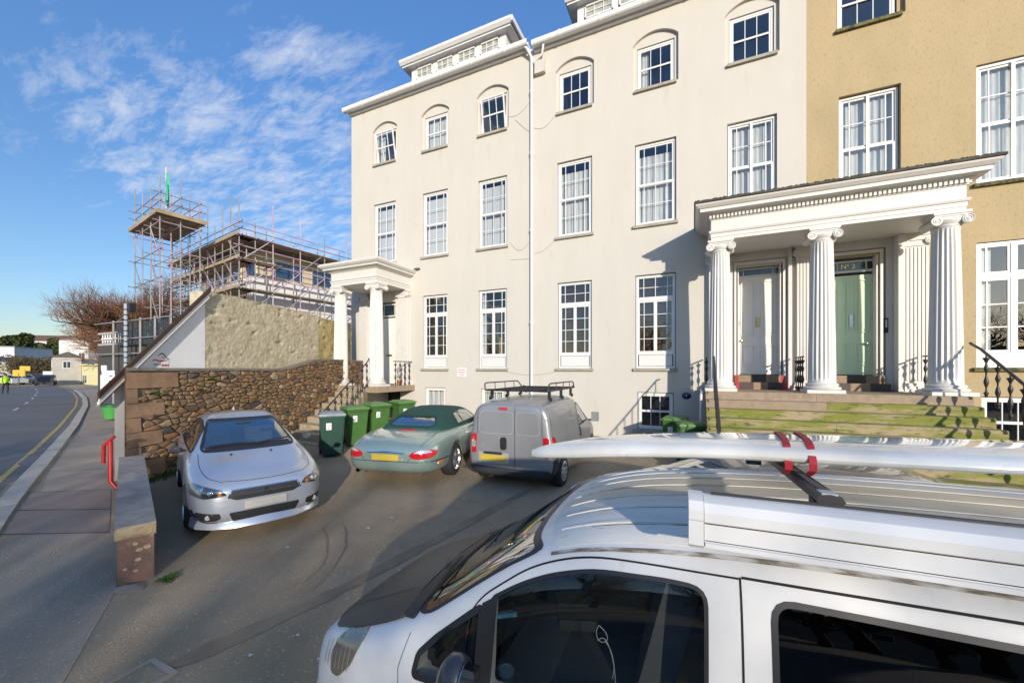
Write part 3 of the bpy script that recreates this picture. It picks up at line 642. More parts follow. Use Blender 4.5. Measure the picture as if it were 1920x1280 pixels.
def entablature(par, x0, x1, y0, y1, z, dent=True):
    m = MB(); prof = [(0, 0), (0, .07), (.012, .07), (.012, .15), (.035, .16), (.05, .20), (.05, .215), (0, .22), (0, .47), (.02, .48), (.02, .50)] if dent else [(0, 0), (0, .10), (.015, .10), (.015, .16), (.04, .18), (.04, .20), (0, .21), (0, .45), (.02, .48), (.05, .49)]
    frustum(m, x0, x1, y0, y1, prof, z); m.build('entablature', porchw, par)
    if dent:
        d = MB(); xx = x0 - .04
        while xx < x1 + .03: d.box(xx, xx + .045, y0 - .07, y0 - .02, z + .50, z + .57); xx += .075
        yy = y0 - .02
        while yy < y1 - .1: d.box(x0 - .07, x0 - .02, yy, yy + .045, z + .50, z + .57); d.box(x1 + .02, x1 + .07, yy, yy + .045, z + .50, z + .57); yy += .075
        tag(d.build('dentils', porchw, par), kind='stuff')
    c = MB(); pc = [(.02, .50), (.02, .572), (.09, .575), (.10, .60), (.24, .62), (.24, .69), (.27, .70), (.33, .76), (.34, .79)] if dent else [(.05, .49), (.09, .53), (.20, .55), (.20, .61), (.24, .62), (.30, .68), (.31, .73)]
    frustum(c, x0, x1, y0, y1, pc, z); c.build('cornice', porchw, par)
PT = thing('entrance_portico', 'wide white portico of three fluted ionic columns sheltering a white and a green door', 'portico', (2.55, 11, 1.92))
for x in (.58, 2.55, 4.53): column(PT, x, 10.68, 1.92, 5.47)
for x in (.60, 2.55, 4.53): pilaster(PT, x, YF - .004, 1.92, 5.47)
# inner white lining of the wall under the portico
m = MB()
for q in ((.30, .94, 1.93, 5.5), (2.145, 2.95, 1.93, 5.5), (4.06, 4.80, 1.93, 5.5), (.94, 2.145, 5.27, 5.5), (2.95, 4.06, 5.27, 5.5)): m.box(q[0], q[1], YF - .035, YF - .006, q[2], q[3])
m.build('wall_lining', porchw, PT)
BX('pier', porchw, PT, 4.19, 4.30, YF - .30, YF - .036, 1.93, 5.46); BX('pier', porchw, PT, 2.16, 2.24, YF - .12, YF - .036, 1.93, 5.46)
entablature(PT, .38, 4.73, 10.46, YF - .006, 5.47)
BX('ceiling', porchw, PT, .45, 4.66, 10.55, YF - .04, 5.52, 5.56)
sl_ = MB(); frustum(sl_, .38, 4.73, 10.46, YF - .006, [(.33, .79), (.37, .80), (.37, .845), (.30, .85), (.0, .90)], 5.47); sl_.build('roof_slab', M('roof_slab_lead', (.07, .065, .055), .8, c2=(.03, .03, .025), sc=5, bump=.3), PT)
# moss clumps along the slab edge
def mosslump(par, x0, x1, y0, y1, z, n, r0):
    m = MB()
    for _ in range(n):
        x = random.uniform(x0, x1); y = random.uniform(y0, y1); r = r0 * random.uniform(.5, 1.3)
        vs = [(x, y, z + r * .9)]; k = 6
        for j in range(k): a = 2 * pi * j / k; vs.append((x + r * 1.6 * cos(a), y + r * 1.1 * sin(a), z - .004))
        m.add(vs, [(0, 1 + j, 1 + (j + 1) % k) for j in range(k)])
    return tag(m.build('moss', moss, par, 180), kind='stuff')
mosslump(PT, .05, 5.05, 10.10, 10.30, 6.325, 900, .020)
# lamp ceiling bracket remains omitted; steps
def stepset(par, n, f, mats, rise, z_top):
    for i in range(n):
        (a0, b0, c0, d0) = f(i); z1 = z_top - rise * i; z0 = z1 - rise - .02
        m = MB(); P = [a0, b0, c0, d0]
        vs = [(p[0], p[1], z0) for p in P] + [(p[0], p[1], z1 - .012) for p in P]
        ins = []
        c = Vector((sum(p[0] for p in P) / 4, sum(p[1] for p in P) / 4))
        for p in P: ins.append(Vector(p) + (c - Vector(p)).normalized() * .014)
        vs += [(p.x, p.y, z1) for p in ins]
        m.add(vs, [(0, 3, 2, 1), (8, 9, 10, 11)] + [(j, (j + 1) % 4, 4 + (j + 1) % 4, 4 + j) for j in range(4)] + [(4 + j, 4 + (j + 1) % 4, 8 + (j + 1) % 4, 8 + j) for j in range(4)])
        m.build('step', mats(i), par)
RS = thing('stone_steps', 'wide mossy granite steps rising to the portico with the white and green doors', 'steps', (2.5, 9.5, .2))
def rs(i):
    y = 10.22 - .30 * i
    return ((.26, y), (4.72, y), (4.72, y + .30 if i else YF - .01), (.26, y + .30 if i else YF - .01))
for i in range(10):
    y = 10.22 - .30 * i; z1 = 1.92 - .17 * i; yb = YF - .01 if i == 0 else y + .32
    j = [.26, 2.35 + .1 * (i % 2), 4.72] if i < 4 else [.26, 2.5, 4.72]
    for k in (0, 1):
        m = MB(); a, b = j[k] + (.004 if k else 0), j[k + 1]
        m.box(a, b, y + .012, yb, z1 - .19, z1); m.box(a, b, y, y + .012, z1 - .19, z1 - .012)
        m.build('step', mossy if (i > 0 and not (i == 1 and k == 0)) else granite, RS)
redstep = M('red_step_paint', (.38, .03, .035), .5)
tb = M('tile_brown', (.07, .05, .04), .6, c2=(.05, .04, .035), sc=9); tt = M('tile_tan', (.30, .20, .11), .6, c2=(.22, .15, .09), sc=9)
for (xa, xb, red) in ((.99, 2.09, True), (2.97, 4.05, False)):
    ds = thing('door_step', ('chequered tiled step with red painted cheeks below the white door' if red else 'chequered brown tiled step below the green door'), 'step', ((xa + xb) / 2, 11.8, 1.92))
    if red: BX('floor_paint', M('red_floor', (.30, .10, .08), .6, c2=(.3, .2, .15), sc=4), ds, xa - .1, xb + .15, 11.25, 11.62, 1.921, 1.925)
    for (y0, z0, z1, ph) in ((11.66, 1.92, 2.10, 0), (11.92, 2.10, 2.28, 1)):
        a, b = (xa + .08, xb - .08) if red else (xa, xb)
        if red: BX('cheek', redstep, ds, xa, xa + .08, y0, YF + .19, z0, z1); BX('cheek', redstep, ds, xb - .08, xb, y0, YF + .19, z0, z1)
        n = 3
        for k in range(n): BX('tile', tb if (k + ph) % 2 == 0 else tt, ds, a + (b - a) * k / n, a + (b - a) * (k + 1) / n, y0, YF + .19, z0, z1)
# railings
BAL = [(.022, 0), (.022, .06), (.035, .075), (.035, .10), (.014, .12), (.012, .2), (.03, .27), (.036, .32), (.028, .37), (.013, .44), (.013, .50), (.03, .56), (.034, .60), (.018, .66), (.012, .70), (.03, .76), (.045, .79), (.045, .81), (.012, .82), (.011, .9)]
def baluster(par, p, h):
    MB().lathe([(r, z * h / .9) for r, z in BAL], p, 10).build('baluster', blackiron, par, 50)
RR_ = thing('stair_railing', 'black cast iron railing with turned balusters right of the portico steps', 'railing', (4.8, 9.4, 1))
top = [(4.80, 10.45, 2.84), (4.80, 10.2, 2.80), (4.80, 7.4, 1.16)]
MB().tube([(4.80, 10.50, 2.93), (4.80, 10.45, 2.90)] + top[1:], .024, 8).build('handrail', blackiron, RR_, 60)
for i in range(9):
    y = 10.05 - .30 * i; zt = 2.80 + (y - 10.2) * (2.80 - 1.16) / 2.8; zb = 1.92 - .17 * (i + 0) ; baluster(RR_, (4.80 if i else 4.80, y, zb - .0), zt - zb)
RL = thing('stair_railing', 'black iron handrail seen end on left of the wide portico steps', 'railing', (.42, 9.4, 1))
MB().tube([(.42, 10.2, 2.70), (.42, 10.1, 2.72), (.42, 7.6, 1.25)], .022, 8).build('handrail', blackiron, RL, 60)
for i in range(8):
    y = 10.05 - .30 * i; zt = 2.69 + (y - 10.1) * .588; zb = 1.92 - .17 * i; MB().tube([(.42, y, zb), (.42, y, zt)], .012, 6).build('baluster', blackiron, RL)
for lab, xa in (('short black iron guard rail with balusters between middle column and pilaster', 2.28), ('short black iron guard rail with balusters behind the right hand column', 4.62)):
    g = thing('guard_rail', lab, 'railing', (xa, 11.4, 1.92)); MB().tube([(xa, 11.75, 2.72), (xa, 10.95, 2.72)], .018, 6).build('handrail', blackiron, g, 60)
    for k in range(4): baluster(g, (xa, 11.65 - .2 * k, 1.92), .8)
g = thing('guard_rail', 'short black iron guard rail left of the leftmost portico column', 'railing', (.28, 11.4, 1.92)); MB().tube([(.30, 11.9, 2.72), (.30, 10.9, 2.72)], .018, 6).build('handrail', blackiron, g, 60)
for k in range(4): baluster(g, (.30, 11.75 - .22 * k, 1.92), .8)
# drain pipe by the steps
tag(MB().tube([(.18, 11.9, 1.88), (.18, 10.4, 1.88), (.16, 10.3, 1.82), (.16, 10.3, .5)], .03, 8).build('waste_pipe', upvc), 'white waste pipe running down beside the left end of the mossy steps', 'pipe')
# small left porch
PL = thing('entrance_porch', 'small white porch with fluted columns at the left end of the terrace', 'porch', (-10.9, 11, 1.85))
ZP = 1.85
for x in (-11.72, -10.02): column(PL, x, 10.5, ZP, 5.42, .25, .20)
pilaster(PL, -10.02, YF - .004, ZP, 5.42); pilaster(PL, -12.0, YF - .004, ZP, 5.42, .42)
m = MB(); m.box(-11.78, -11.37, YF - .10, YF - .006, ZP, 5.42); m.box(-10.40, -10.27, YF - .10, YF - .006, ZP, 5.42); m.box(-11.37, -10.4, YF - .03, YF - .006, 5.06, 5.42); m.build('wall_lining', porchw, PL)
entablature(PL, -11.95, -9.79, 10.27, YF - .006, 5.42, False); BX('ceiling', porchw, PL, -11.9, -9.85, 10.35, YF - .03, 5.46, 5.5)
BX('roof_slab', porchw, PL, -12.22, -9.52, 10.0, YF - .006, 6.155, 6.19)
BX('lead_flashing', M('lead', (.12, .12, .12), .6), PL, -9.50, -9.3, YF - .12, YF - .004, 6.17, 6.22)
LP_ = thing('porch_landing', 'pinkish granite landing slab carrying the small porch', 'landing', (-10.8, 11, 1.6))
BX('landing_slab', granite, LP_, -12.05, -9.55, 10.05, YF - .01, 1.65, 1.85); BX('support_wall', cream, LP_, -11.4, -10.95, 10.3, YF - .01, .1, 1.648)
LS = thing('stone_steps', 'narrow granite steps with black handrail climbing to the small left porch', 'steps', (-10, 9, .4))
def wallx(y): return -9.2 + (y - 3.5) * (-2.7 / 8.0)
def rgt(y): return -9.98 + (10.05 - y) * .46
for i in range(8):
    y0 = 10.05 - .36 * (i + 1); y1 = y0 + .40; z1 = 1.85 - .172 * (i + 1)
    a = (wallx(y0) + .05, y0 + .12); b = (rgt(y0) + .06, y0 - .06); c = (rgt(y1), y1 - .02); d = (wallx(y1) + .05, y1 + .02)
    m = MB(); P = [a, b, c, d]
    m.add([(p[0], p[1], gz(*p) - .1) for p in P] + [(p[0], p[1], z1) for p in P], [(0, 3, 2, 1), (4, 5, 6, 7), (0, 1, 5, 4), (1, 2, 6, 5), (2, 3, 7, 6), (3, 0, 4, 7)]); m.build('step', M('worn_granite', (.40, .33, .23), .85, c2=(.30, .25, .17), sc=4, bump=.3, bsc=80, c3=(.24, .22, .10), sc3=5, thr3=(.55, .75), stretch=(2, 2, .8), rnd=.06), LS)
LR = thing('stair_railing', 'black iron railing with ornate balusters beside the narrow left steps', 'railing', (-9.5, 9, .8))
hp = []
for i in range(0, 9):
    y = 10.05 - .36 * i; hp.append((rgt(y) - .02, y, 1.85 - .172 * i + .82))
hp = [(hp[0][0] - .03, hp[0][1] + .12, hp[0][2] + .14)] + hp
MB().tube(hp, .020, 8).build('handrail', blackiron, LR, 60)
for i in range(0, 9):
    y = 10.05 - .36 * i - .02; zb = 1.85 - .172 * i
    if i == 8: MB().lathe([(.04, 0), (.04, .1), (.022, .14), (.022, .84), (.045, .86), (.03, .93), (.001, .96)], (rgt(y), y - .05, gz(rgt(y), y)), 10).build('newel_post', blackiron, LR, 50)
    else: baluster(LR, (rgt(y) - .02, y, zb - .02), .84)
LB = thing('guard_rail', 'black cast iron balustrade on the right edge of the small porch landing', 'railing', (-9.66, 11, 1.85))
MB().tube([(-9.66, 11.95, 2.72), (-9.66, 10.95, 2.72)], .018, 6).build('handrail', blackiron, LB, 60)
for k in range(4): baluster(LB, (-9.66, 11.8 - .25 * k, 1.85), .86)
tag(MB().lathe([(.07, 0), (.10, .16), (.10, .18), (.08, .18), (.06, .02)], (-9.95, 11.6, 1.85), 14).build('flower_pot', M('terracotta', (.32, .11, .05), .8), None, 40), 'small terracotta pot behind the porch balusters', 'flower pot')

# ============================================================ RUBBLE WALL
random.seed(21)
def voronoi(pts, bounds):
    """clip cells by bisectors; pts in scaled space"""
    cells = []
    for i, p in enumerate(pts):
        near = sorted(range(len(pts)), key=lambda k: (pts[k][0] - p[0]) ** 2 + (pts[k][1] - p[1]) ** 2)[1:16]
        poly = list(bounds)
        for k in near:
            q = pts[k]; mx, my = (p[0] + q[0]) / 2, (p[1] + q[1]) / 2; nx, ny = q[0] - p[0], q[1] - p[1]
            out = []
            for a in range(len(poly)):
                A_, B_ = poly[a], poly[(a + 1) % len(poly)]; da = (A_[0] - mx) * nx + (A_[1] - my) * ny; db = (B_[0] - mx) * nx + (B_[1] - my) * ny
                if da <= 0: out.append(A_)
                if da * db < 0: t = da / (da - db); out.append((A_[0] + (B_[0] - A_[0]) * t, A_[1] + (B_[1] - A_[1]) * t))
            poly = out
            if len(poly) < 3: break
        if len(poly) >= 3: cells.append(poly)
    return cells
def rubble(par, W_, topf, place, n, mats, asp=1.6, big=.1):
    H_ = max(topf(W_ * k / 20) for k in range(21)); pts = []
    tries = 0
    while len(pts) < n and tries < 14000:
        tries += 1; u = random.uniform(0, W_); v = random.uniform(0, H_)
        if v > topf(u) + .05: continue
        rr = random.choice((.15, .12, .09, .07, .07, .055, .055, .045, .04))
        if all(((u - a) / asp) ** 2 + (v - b) ** 2 > (max(rr, r2)) ** 2 * 1.15 for a, b, r2 in pts): pts.append((u, v, rr))
        elif tries % 4 == 0 and all(((u - a) / asp) ** 2 + (v - b) ** 2 > (.5 * (rr + r2)) ** 2 for a, b, r2 in pts): pts.append((u, v, .05))
    sp = [(u / asp, v) for u, v, _ in pts]
    cells = voronoi(sp, [(0, 0), (W_ / asp, 0), (W_ / asp, H_), (0, H_)])
    out = []
    for c in cells:
        c = [(a * asp, min(b, topf(a * asp) - .005)) for a, b in c]
        cu = sum(p[0] for p in c) / len(c); cv = sum(p[1] for p in c) / len(c)
        # drop short edges
        c2 = [c[0]]
        for p in c[1:]:
            if (p[0] - c2[-1][0]) ** 2 + (p[1] - c2[-1][1]) ** 2 > .0004: c2.append(p)
        if len(c2) < 3: continue
        ar = abs(sum(c2[i][0] * c2[(i + 1) % len(c2)][1] - c2[(i + 1) % len(c2)][0] * c2[i][1] for i in range(len(c2)))) / 2
        if ar < .0012: continue
        out.append((ar, cu, cv, c2))
    out.sort(reverse=True, key=lambda t: t[0]); rest = MB(); cnt = 0
    for ar, cu, cv, c in out:
        if any(a <= cu <= b and d <= cv <= e for a, b, d, e in SKIP): continue
        # jitter & subdivide the outline so stones look split, not sawn
        ring = []
        for i in range(len(c)):
            p, q = c[i], c[(i + 1) % len(c)]
            ring.append(p); L_ = sqrt((p[0] - q[0]) ** 2 + (p[1] - q[1]) ** 2)
            if L_ > .09: ring.append(((p[0] + q[0]) / 2 + random.uniform(-.008, .008), (p[1] + q[1]) / 2 + random.uniform(-.008, .008)))
        sh = max(.72, 1 - .016 / max(.02, sqrt(ar)) * 1.3); depth = random.uniform(.02, .06)
        def rg(s, o, j=0): return [place(cu + (p[0] - cu) * s + random.uniform(-j, j), cv + (p[1] - cv) * s + random.uniform(-j, j), o + random.uniform(-j, j)) for p in ring]
        k = len(ring); r0 = rg(sh, -.02); r1 = rg(sh * .985, depth * .75, .003); r2 = rg(sh * .80, depth, .009); m = MB()
        vs = r0 + r1 + r2 + [place(cu, cv, depth + .004)]
        fs = [(a + j, a + (j + 1) % k, a + k + (j + 1) % k, a + k + j) for a in (0, k) for j in range(k)] + [(2 * k + j, 2 * k + (j + 1) % k, 3 * k) for j in range(k)]
        if cnt < 288: m.add(vs, fs).build('stone', random.choice(mats), par, 32)
        else: rest.add(vs, fs)
        cnt += 1
    if rest.v: tag(rest.build('small_stones', mats[0], par, 32), kind='stuff')
def stm(n, a, b): return M('rubble_' + n, a, .88, c2=b, sc=5, thr=(.4, .65), bump=.55, bsc=35, rnd=.28, c3=(.05, .04, .03), sc3=16, thr3=(.6, .8))
mats = [stm('tan', (.30, .19, .10), (.20, .13, .07)), stm('orange', (.30, .155, .07), (.20, .11, .06)), stm('brown', (.17, .11, .07), (.12, .08, .05)), stm('pale', (.38, .28, .17), (.27, .19, .11)), stm('grey', (.10, .085, .075), (.07, .06, .05)), stm('tan', 0, 0), stm('brown', 0, 0), stm('orange', 0, 0)]
mortar = M('lime_mortar', (.20, .155, .10), .95, c2=(.10, .08, .055), sc=8, bump=.5, bsc=40)
coping = M('cement_coping', (.24, .215, .18), .9, c2=(.16, .145, .12), sc=6, bump=.3, bsc=60)
WP = Vector((-9.2, 3.5)); WD = Vector((-2.7, 8.0)).normalized(); WN = Vector((WD.y, -WD.x))   # WN faces the car park
WL = 8.75
def wtop(u):
    t = max(0, min(1, (u - 3.9) / 2.2)); t = t * t * (3 - 2 * t); return 2.0 + .47 - .02 - .25 + .33 * t
def wplace(u, v, o): p = WP + WD * u + WN * o; return (p.x, p.y, .2 + v)
SW = thing('stone_wall', 'tall rubble stone boundary wall with curved coping and granite quoins behind the silver saloon', 'wall', (-10.5, 7, .2))
m = MB(); n = 40
prof = [(WL * i / n, wtop(WL * i / n)) for i in range(n + 1)]
m.prism([(0, -.4)] + [(WL, -.4)] + list(reversed(prof)), lambda u, v: wplace(u, v, 0), lambda u, v: wplace(u + .38, v, -.42)); m.build('mortar_core', mortar, SW)
m = MB()
for i in range(n):
    (u0, v0), (u1, v1) = prof[i], prof[i + 1]
    q = [wplace(u0, v0, .04), wplace(u1, v1, .04), wplace(u1 + .4, v1, -.46), wplace(u0 + .4, v0, -.46), wplace(u0, v0 + .055, .04), wplace(u1, v1 + .055, .04), wplace(u1 + .4, v1 + .055, -.46), wplace(u0 + .4, v0 + .055, -.46)]
    m.add(q, [(0, 1, 2, 3), (4, 5, 6, 7), (0, 1, 5, 4), (1, 2, 6, 5), (2, 3, 7, 6), (3, 0, 4, 7)])
m.build('coping', coping, SW)
quoin = M('quoin_granite', (.33, .205, .12), .85, c2=(.24, .145, .09), sc=4, bump=.4, bsc=50, rnd=.12, c3=(.12, .09, .07), sc3=20, thr3=(.62, .8))
zq = 2.17; SKIP = []
for k, (hh, ln) in enumerate([(.30, .98), (.27, .20), (.26, .70), (.27, .26), (.27, .66), (.27, .26), (.30, .72)]):
    a, b = zq - hh + .012, zq
    MB().prism([(0, a), (ln, a + random.uniform(-.01, .01)), (ln - .01, b), (0, b)], lambda u, v: wplace(u, v, .035), lambda u, v: wplace(u + (.36 if u < .1 else 0), v, -.10 if u > .1 else -.40)).build('quoin', quoin, SW)
    SKIP.append((0, ln + .04, a - .02, b + .02)); zq -= hh
rubble(SW, WL, wtop, lambda u, v, o: wplace(u, v, o + .004), 900, mats, 2.1)
fern = M('weed_leaf', (.08, .16, .025), .7, c2=(.05, .10, .02), sc=20)
def weed(par, c, n, r, nm='weed', up=.6):
    m = MB(); c = Vector(c)
    for _ in range(n):
        a = random.uniform(0, 2 * pi); l = r * random.uniform(.4, 1.1); d = Vector((cos(a), sin(a), random.uniform(-.3, up))).normalized(); u, w = frame_of(d); wd_ = l * .13
        b0 = c + Vector((random.uniform(-.4, .4) * r, random.uniform(-.4, .4) * r, 0)); m.add([b0, b0 + d * l * .5 + u * wd_, b0 + d * l - Vector((0, 0, l * .2)), b0 + d * l * .5 - u * wd_], [(0, 1, 2, 3)])
    return m.build(nm, fern, par)
for (u, v, r, lab) in ((.46, 1.78, .12, 'lowest fern tuft growing from joints at the left of the stone wall'), (1.72, 2.02, .10, 'fern tuft near the top of the stone wall coping above the silver saloon'), (1.45, 1.80, .07, 'small fern tuft just below another one high on the stone wall')):
    p = wplace(u, v, .06); tag(weed(None, p, 70, r, 'fern_tuft'), lab, 'fern')
g = MB()
random.seed(4)
for _ in range(1500):
    u = random.uniform(.0, 2.4); o = random.uniform(.02, .35) * random.random() + .05; p = Vector(wplace(u, 0, o)); p.z = gz(p.x, p.y); h = random.uniform(.02, .09); a = random.uniform(0, pi); q = Vector((cos(a), sin(a), 0)) * .012
    g.add([p - q, p + q, p + Vector((random.uniform(-.03, .03), random.uniform(-.03, .03), h))], [(0, 1, 2)])
tag(g.build('grass_fringe', fern), 'green weeds along the foot of the stone wall beside the silver saloon', 'weeds', kind='stuff')
# low granite wall at the pavement
DW = thing('low_wall', 'low granite capped wall between the pavement and the car park entrance', 'wall', (-5.4, 2.1, .2))
d0 = Vector((-5.31, 2.11)); dd_ = (Vector((-9.0, 3.52)) - d0); DL = dd_.length; dd_.normalize(); dn = Vector((dd_.y, -dd_.x))   # toward car park? 
def dpl(u, o, z): p = d0 + dd_ * u + dn * o; return (p.x, p.y, z)
dtop = lambda u: .80 + .10 * u / DL
hw = .155
redg = M('drilled_red_granite', (.24, .135, .10), .85, c2=(.13, .095, .075), sc=3.5, thr=(.42, .6), bump=.4, bsc=60, c3=(.30, .22, .16), sc3=14)
def dblock(u0, u1, w, za, zb, nm, mat, jit=0):
    m = MB(); P = [(u0, -w), (u1, -w), (u1, w), (u0, w)]
    m.add([dpl(u, o, za(u)) for u, o in P] + [dpl(u + random.uniform(-jit, jit), o, zb(u)) for u, o in P], [(0, 3, 2, 1), (4, 5, 6, 7), (0, 1, 5, 4), (1, 2, 6, 5), (2, 3, 7, 6), (3, 0, 4, 7)])
    return m.build(nm, mat, DW)
dblock(0, .5, hw - .012, lambda u: .05, lambda u: dtop(u) - .135, 'end_block', redg)
u = .505
while u < DL - .2:
    l = random.uniform(.35, .7); e = min(DL, u + l); dblock(u, e - .008, hw - .02, lambda u: .1, lambda u: dtop(u) - .135, 'wall_block', redg if random.random() < .4 else mats[0]); u = e
copg = M('coping_granite', (.36, .32, .27), .8, c2=(.25, .22, .19), sc=4, bump=.35, bsc=60, rnd=.08, c3=(.18, .16, .14), sc3=9, thr3=(.58, .75))
copt = M('coping_end_granite', (.48, .37, .22), .8, c2=(.36, .26, .15), sc=8, bump=.6, bsc=30)
for a, b, mt in ((-.012, .28, copg), (.285, 1.15, copg), (1.158, 2.0, copg), (2.01, 3.0, copg), (3.008, DL, copg)):
    dblock(a, b - .004, hw + .004, lambda u: dtop(u) - .13, lambda u: dtop(u), 'coping_stone', mt)
m = MB()
bm = bmesh.new(); bmesh.ops.create_grid(bm, x_segments=12, y_segments=6, size=.5)
for v in bm.verts:
    o = v.co.x * 2 * (hw + .004); z = dtop(0) - .065 + v.co.y * .125; e = min(.5 - abs(v.co.x), .5 - abs(v.co.y)); bl = .012 + (.02 + .012 * noise.noise(Vector((o * 30, z * 30, 1)))) * min(1, e * 6); v.co = Vector(dpl(-bl, o, z)) - ORG[DW]
me = bpy.data.meshes.new('split_face'); bm.to_mesh(me); bm.free(); link_mesh('split_face', me, copt, DW, 60)
for (o, z, r) in ((.0, .60, .022), (.03, .53, .028), (.09, .545, .03), (.02, .43, .026), (.0, .32, .02), (-.08, .36, .018)):
    q = Vector(dpl(-.004, o, z)); m = MB(); nrm = -Vector((dd_.x, dd_.y, 0)); uu = Vector((dn.x, dn.y, 0)); vs = []
    for rr, oo in ((r, 0), (r * .8, .008)): vs += [q + uu * (rr * cos(2 * pi * j / 12)) * 1.15 + Vector((0, 0, rr * .8 * sin(2 * pi * j / 12))) + nrm * oo for j in range(12)]
    m.add(vs, [(j, (j + 1) % 12, 12 + (j + 1) % 12, 12 + j) for j in range(12)] + [tuple(range(12, 24))]).build('pebble_plug', copt, DW)
bm = bmesh.new(); bmesh.ops.create_icosphere(bm, subdivisions=2, radius=.13)
for v in bm.verts: v.co = Vector((v.co.x * 1.2, v.co.y * .6, max(-.02, v.co.z * .35)))
me = bpy.data.meshes.new('loose_stone'); bm.to_mesh(me); bm.free(); o = link_mesh('loose_stone', me, coping); o.location = (-5.22, 2.02, gz(-5.2, 2)); o.rotation_euler.z = .5; tag(o, 'pale flat stone wedged at the foot of the low wall end', 'stone')
tag(weed(None, (-5.08, 2.28, gz(-5, 2.3) + .02), 90, .10, 'weed_tuft'), 'green weed tuft at the corner of the low wall end', 'weed')

# ============================================================ WHITE OUTBUILDING + STUCCO WALL
OP = Vector((-9.81, 3.59)); sd = Vector((-.938, .347)); OD = Vector((-.30, .954)); ON = Vector((OD.y, -OD.x))
def opl(u, z, o=0): p = OP + OD * u + ON * o; return (p.x, p.y, z)
OB = thing('outbuilding', 'white painted lean-to shop gable with brown sloping verge behind the stone wall', 'shop', (-11, 4.5, .2))
ua = 1.88; gw = M('gable_white', (.76, .76, .76), .6, c2=(.70, .70, .71), sc=1.5)
MB().prism([(0, 0), (ua, 0), (ua, 4.20), (0, 2.28)], lambda u, v: opl(u, v), lambda u, v: (opl(u, v)[0] + sd.x * .3, opl(u, v)[1] + sd.y * .3, v)).build('gable_wall', gw, OB)

def ospl(s, z, w=0): p = OP + sd * s + Vector((-sd.y, sd.x)) * -w * 1; return (p.x, p.y, z)
MB().add([ospl(0, 0), ospl(9, 0), ospl(9, 2.3), ospl(0, 2.3)], [(0, 1, 2, 3)]).build('street_wall', gw, OB)
brown = M('verge_brown', (.06, .032, .02), .6, c2=(.04, .022, .015), sc=10)
def slope(u): return 2.27 + (u) * (4.22 - 2.27) / ua
m = MB(); m.prism([(-.35, slope(-.35)), (ua + .02, slope(ua + .02)), (ua + .02, slope(ua) + .13), (-.35, slope(-.35) + .11)], lambda u, v: opl(u, v, .14), lambda u, v: opl(u, v, .10)); m.build('verge_board', brown, OB)
m = MB(); m.prism([(-.33, slope(-.33) - .13), (ua, slope(ua) - .13), (ua, slope(ua) + .0), (-.33, slope(-.33) + .0)], lambda u, v: opl(u, v, .12), lambda u, v: opl(u, v, .07)); m.build('barge_board', white, OB)
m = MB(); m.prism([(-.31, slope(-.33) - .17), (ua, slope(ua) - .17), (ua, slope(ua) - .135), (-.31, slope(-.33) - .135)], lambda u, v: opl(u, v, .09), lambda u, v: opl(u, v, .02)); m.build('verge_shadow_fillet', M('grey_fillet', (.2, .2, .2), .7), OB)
rv = [opl(-.35, slope(-.35) + .0, .095), opl(ua, slope(ua) + .0, .095)]
far = Vector((sd.x, sd.y, -.02)) * 5.0
m = MB(); a, b = Vector(rv[0]), Vector(rv[1]); m.add([a, b, b + far, a + far, a - Vector((0, 0, .05)), b - Vector((0, 0, .05)), b + far - Vector((0, 0, .05)), a + far - Vector((0, 0, .05))], [(0, 1, 2, 3), (4, 5, 6, 7), (0, 1, 5, 4), (1, 2, 6, 5), (2, 3, 7, 6), (3, 0, 4, 7)]); m.build('roof', slate, OB)
# shop emblem on the gable: car outline in dark and red strokes over lettering smudges
lg = thing('shop_emblem', 'small red and black car outline emblem painted on the white gable', 'emblem', opl(.55, 2.5, .01))
dk = M('emblem_black', (.03, .03, .045), .5)
def lpt(px_, pz_): return opl(.85 + (px_ - 950) * .00040, 2.47 + (880 - pz_) * .00050, .006)
def stroke(pts, r, mat, nm):
    m = MB(); n_ = len(pts)
    L_ = [lpt(*p) for p in pts]; vs = []
    for i, p in enumerate(L_):
        w = r[i] if isinstance(r, list) else r; vs += [(p[0], p[1], p[2] + w * .8), (p[0], p[1], p[2] - w * .8)]
    m.add(vs, [(2 * i, 2 * i + 2, 2 * i + 3, 2 * i + 1) for i in range(n_ - 1)]).build(nm, mat, lg)
stroke([(800, 420), (900, 340), (1020, 300), (1120, 340), (1200, 420), (1300, 510), (1420, 540)], [.006, .012, .016, .018, .018, .014, .004], dk, 'roof_stroke')
stroke([(500, 680), (540, 600), (640, 570), (800, 600), (950, 620), (1120, 600), (1300, 560)], [.004, .012, .016, .016, .018, .014, .006], redt, 'body_stroke')
stroke([(1000, 440), (1100, 480), (1200, 470)], .005, dk, 'mirror_stroke'); stroke([(1360, 560), (1390, 680), (1370, 780)], .012, dk, 'tail_stroke')
for k_ in range(6): stroke([(590 + k_ * 62, 760), (630 + k_ * 62, 760)], .022 if k_ % 2 else .016, M('emblem_grey', (.22, .28, .31), .6), 'grey_lettering')
for k_ in range(5): stroke([(1000 + k_ * 78, 790), (1052 + k_ * 78, 790)], .030 if k_ % 2 == 0 else .02, redt, 'red_lettering')
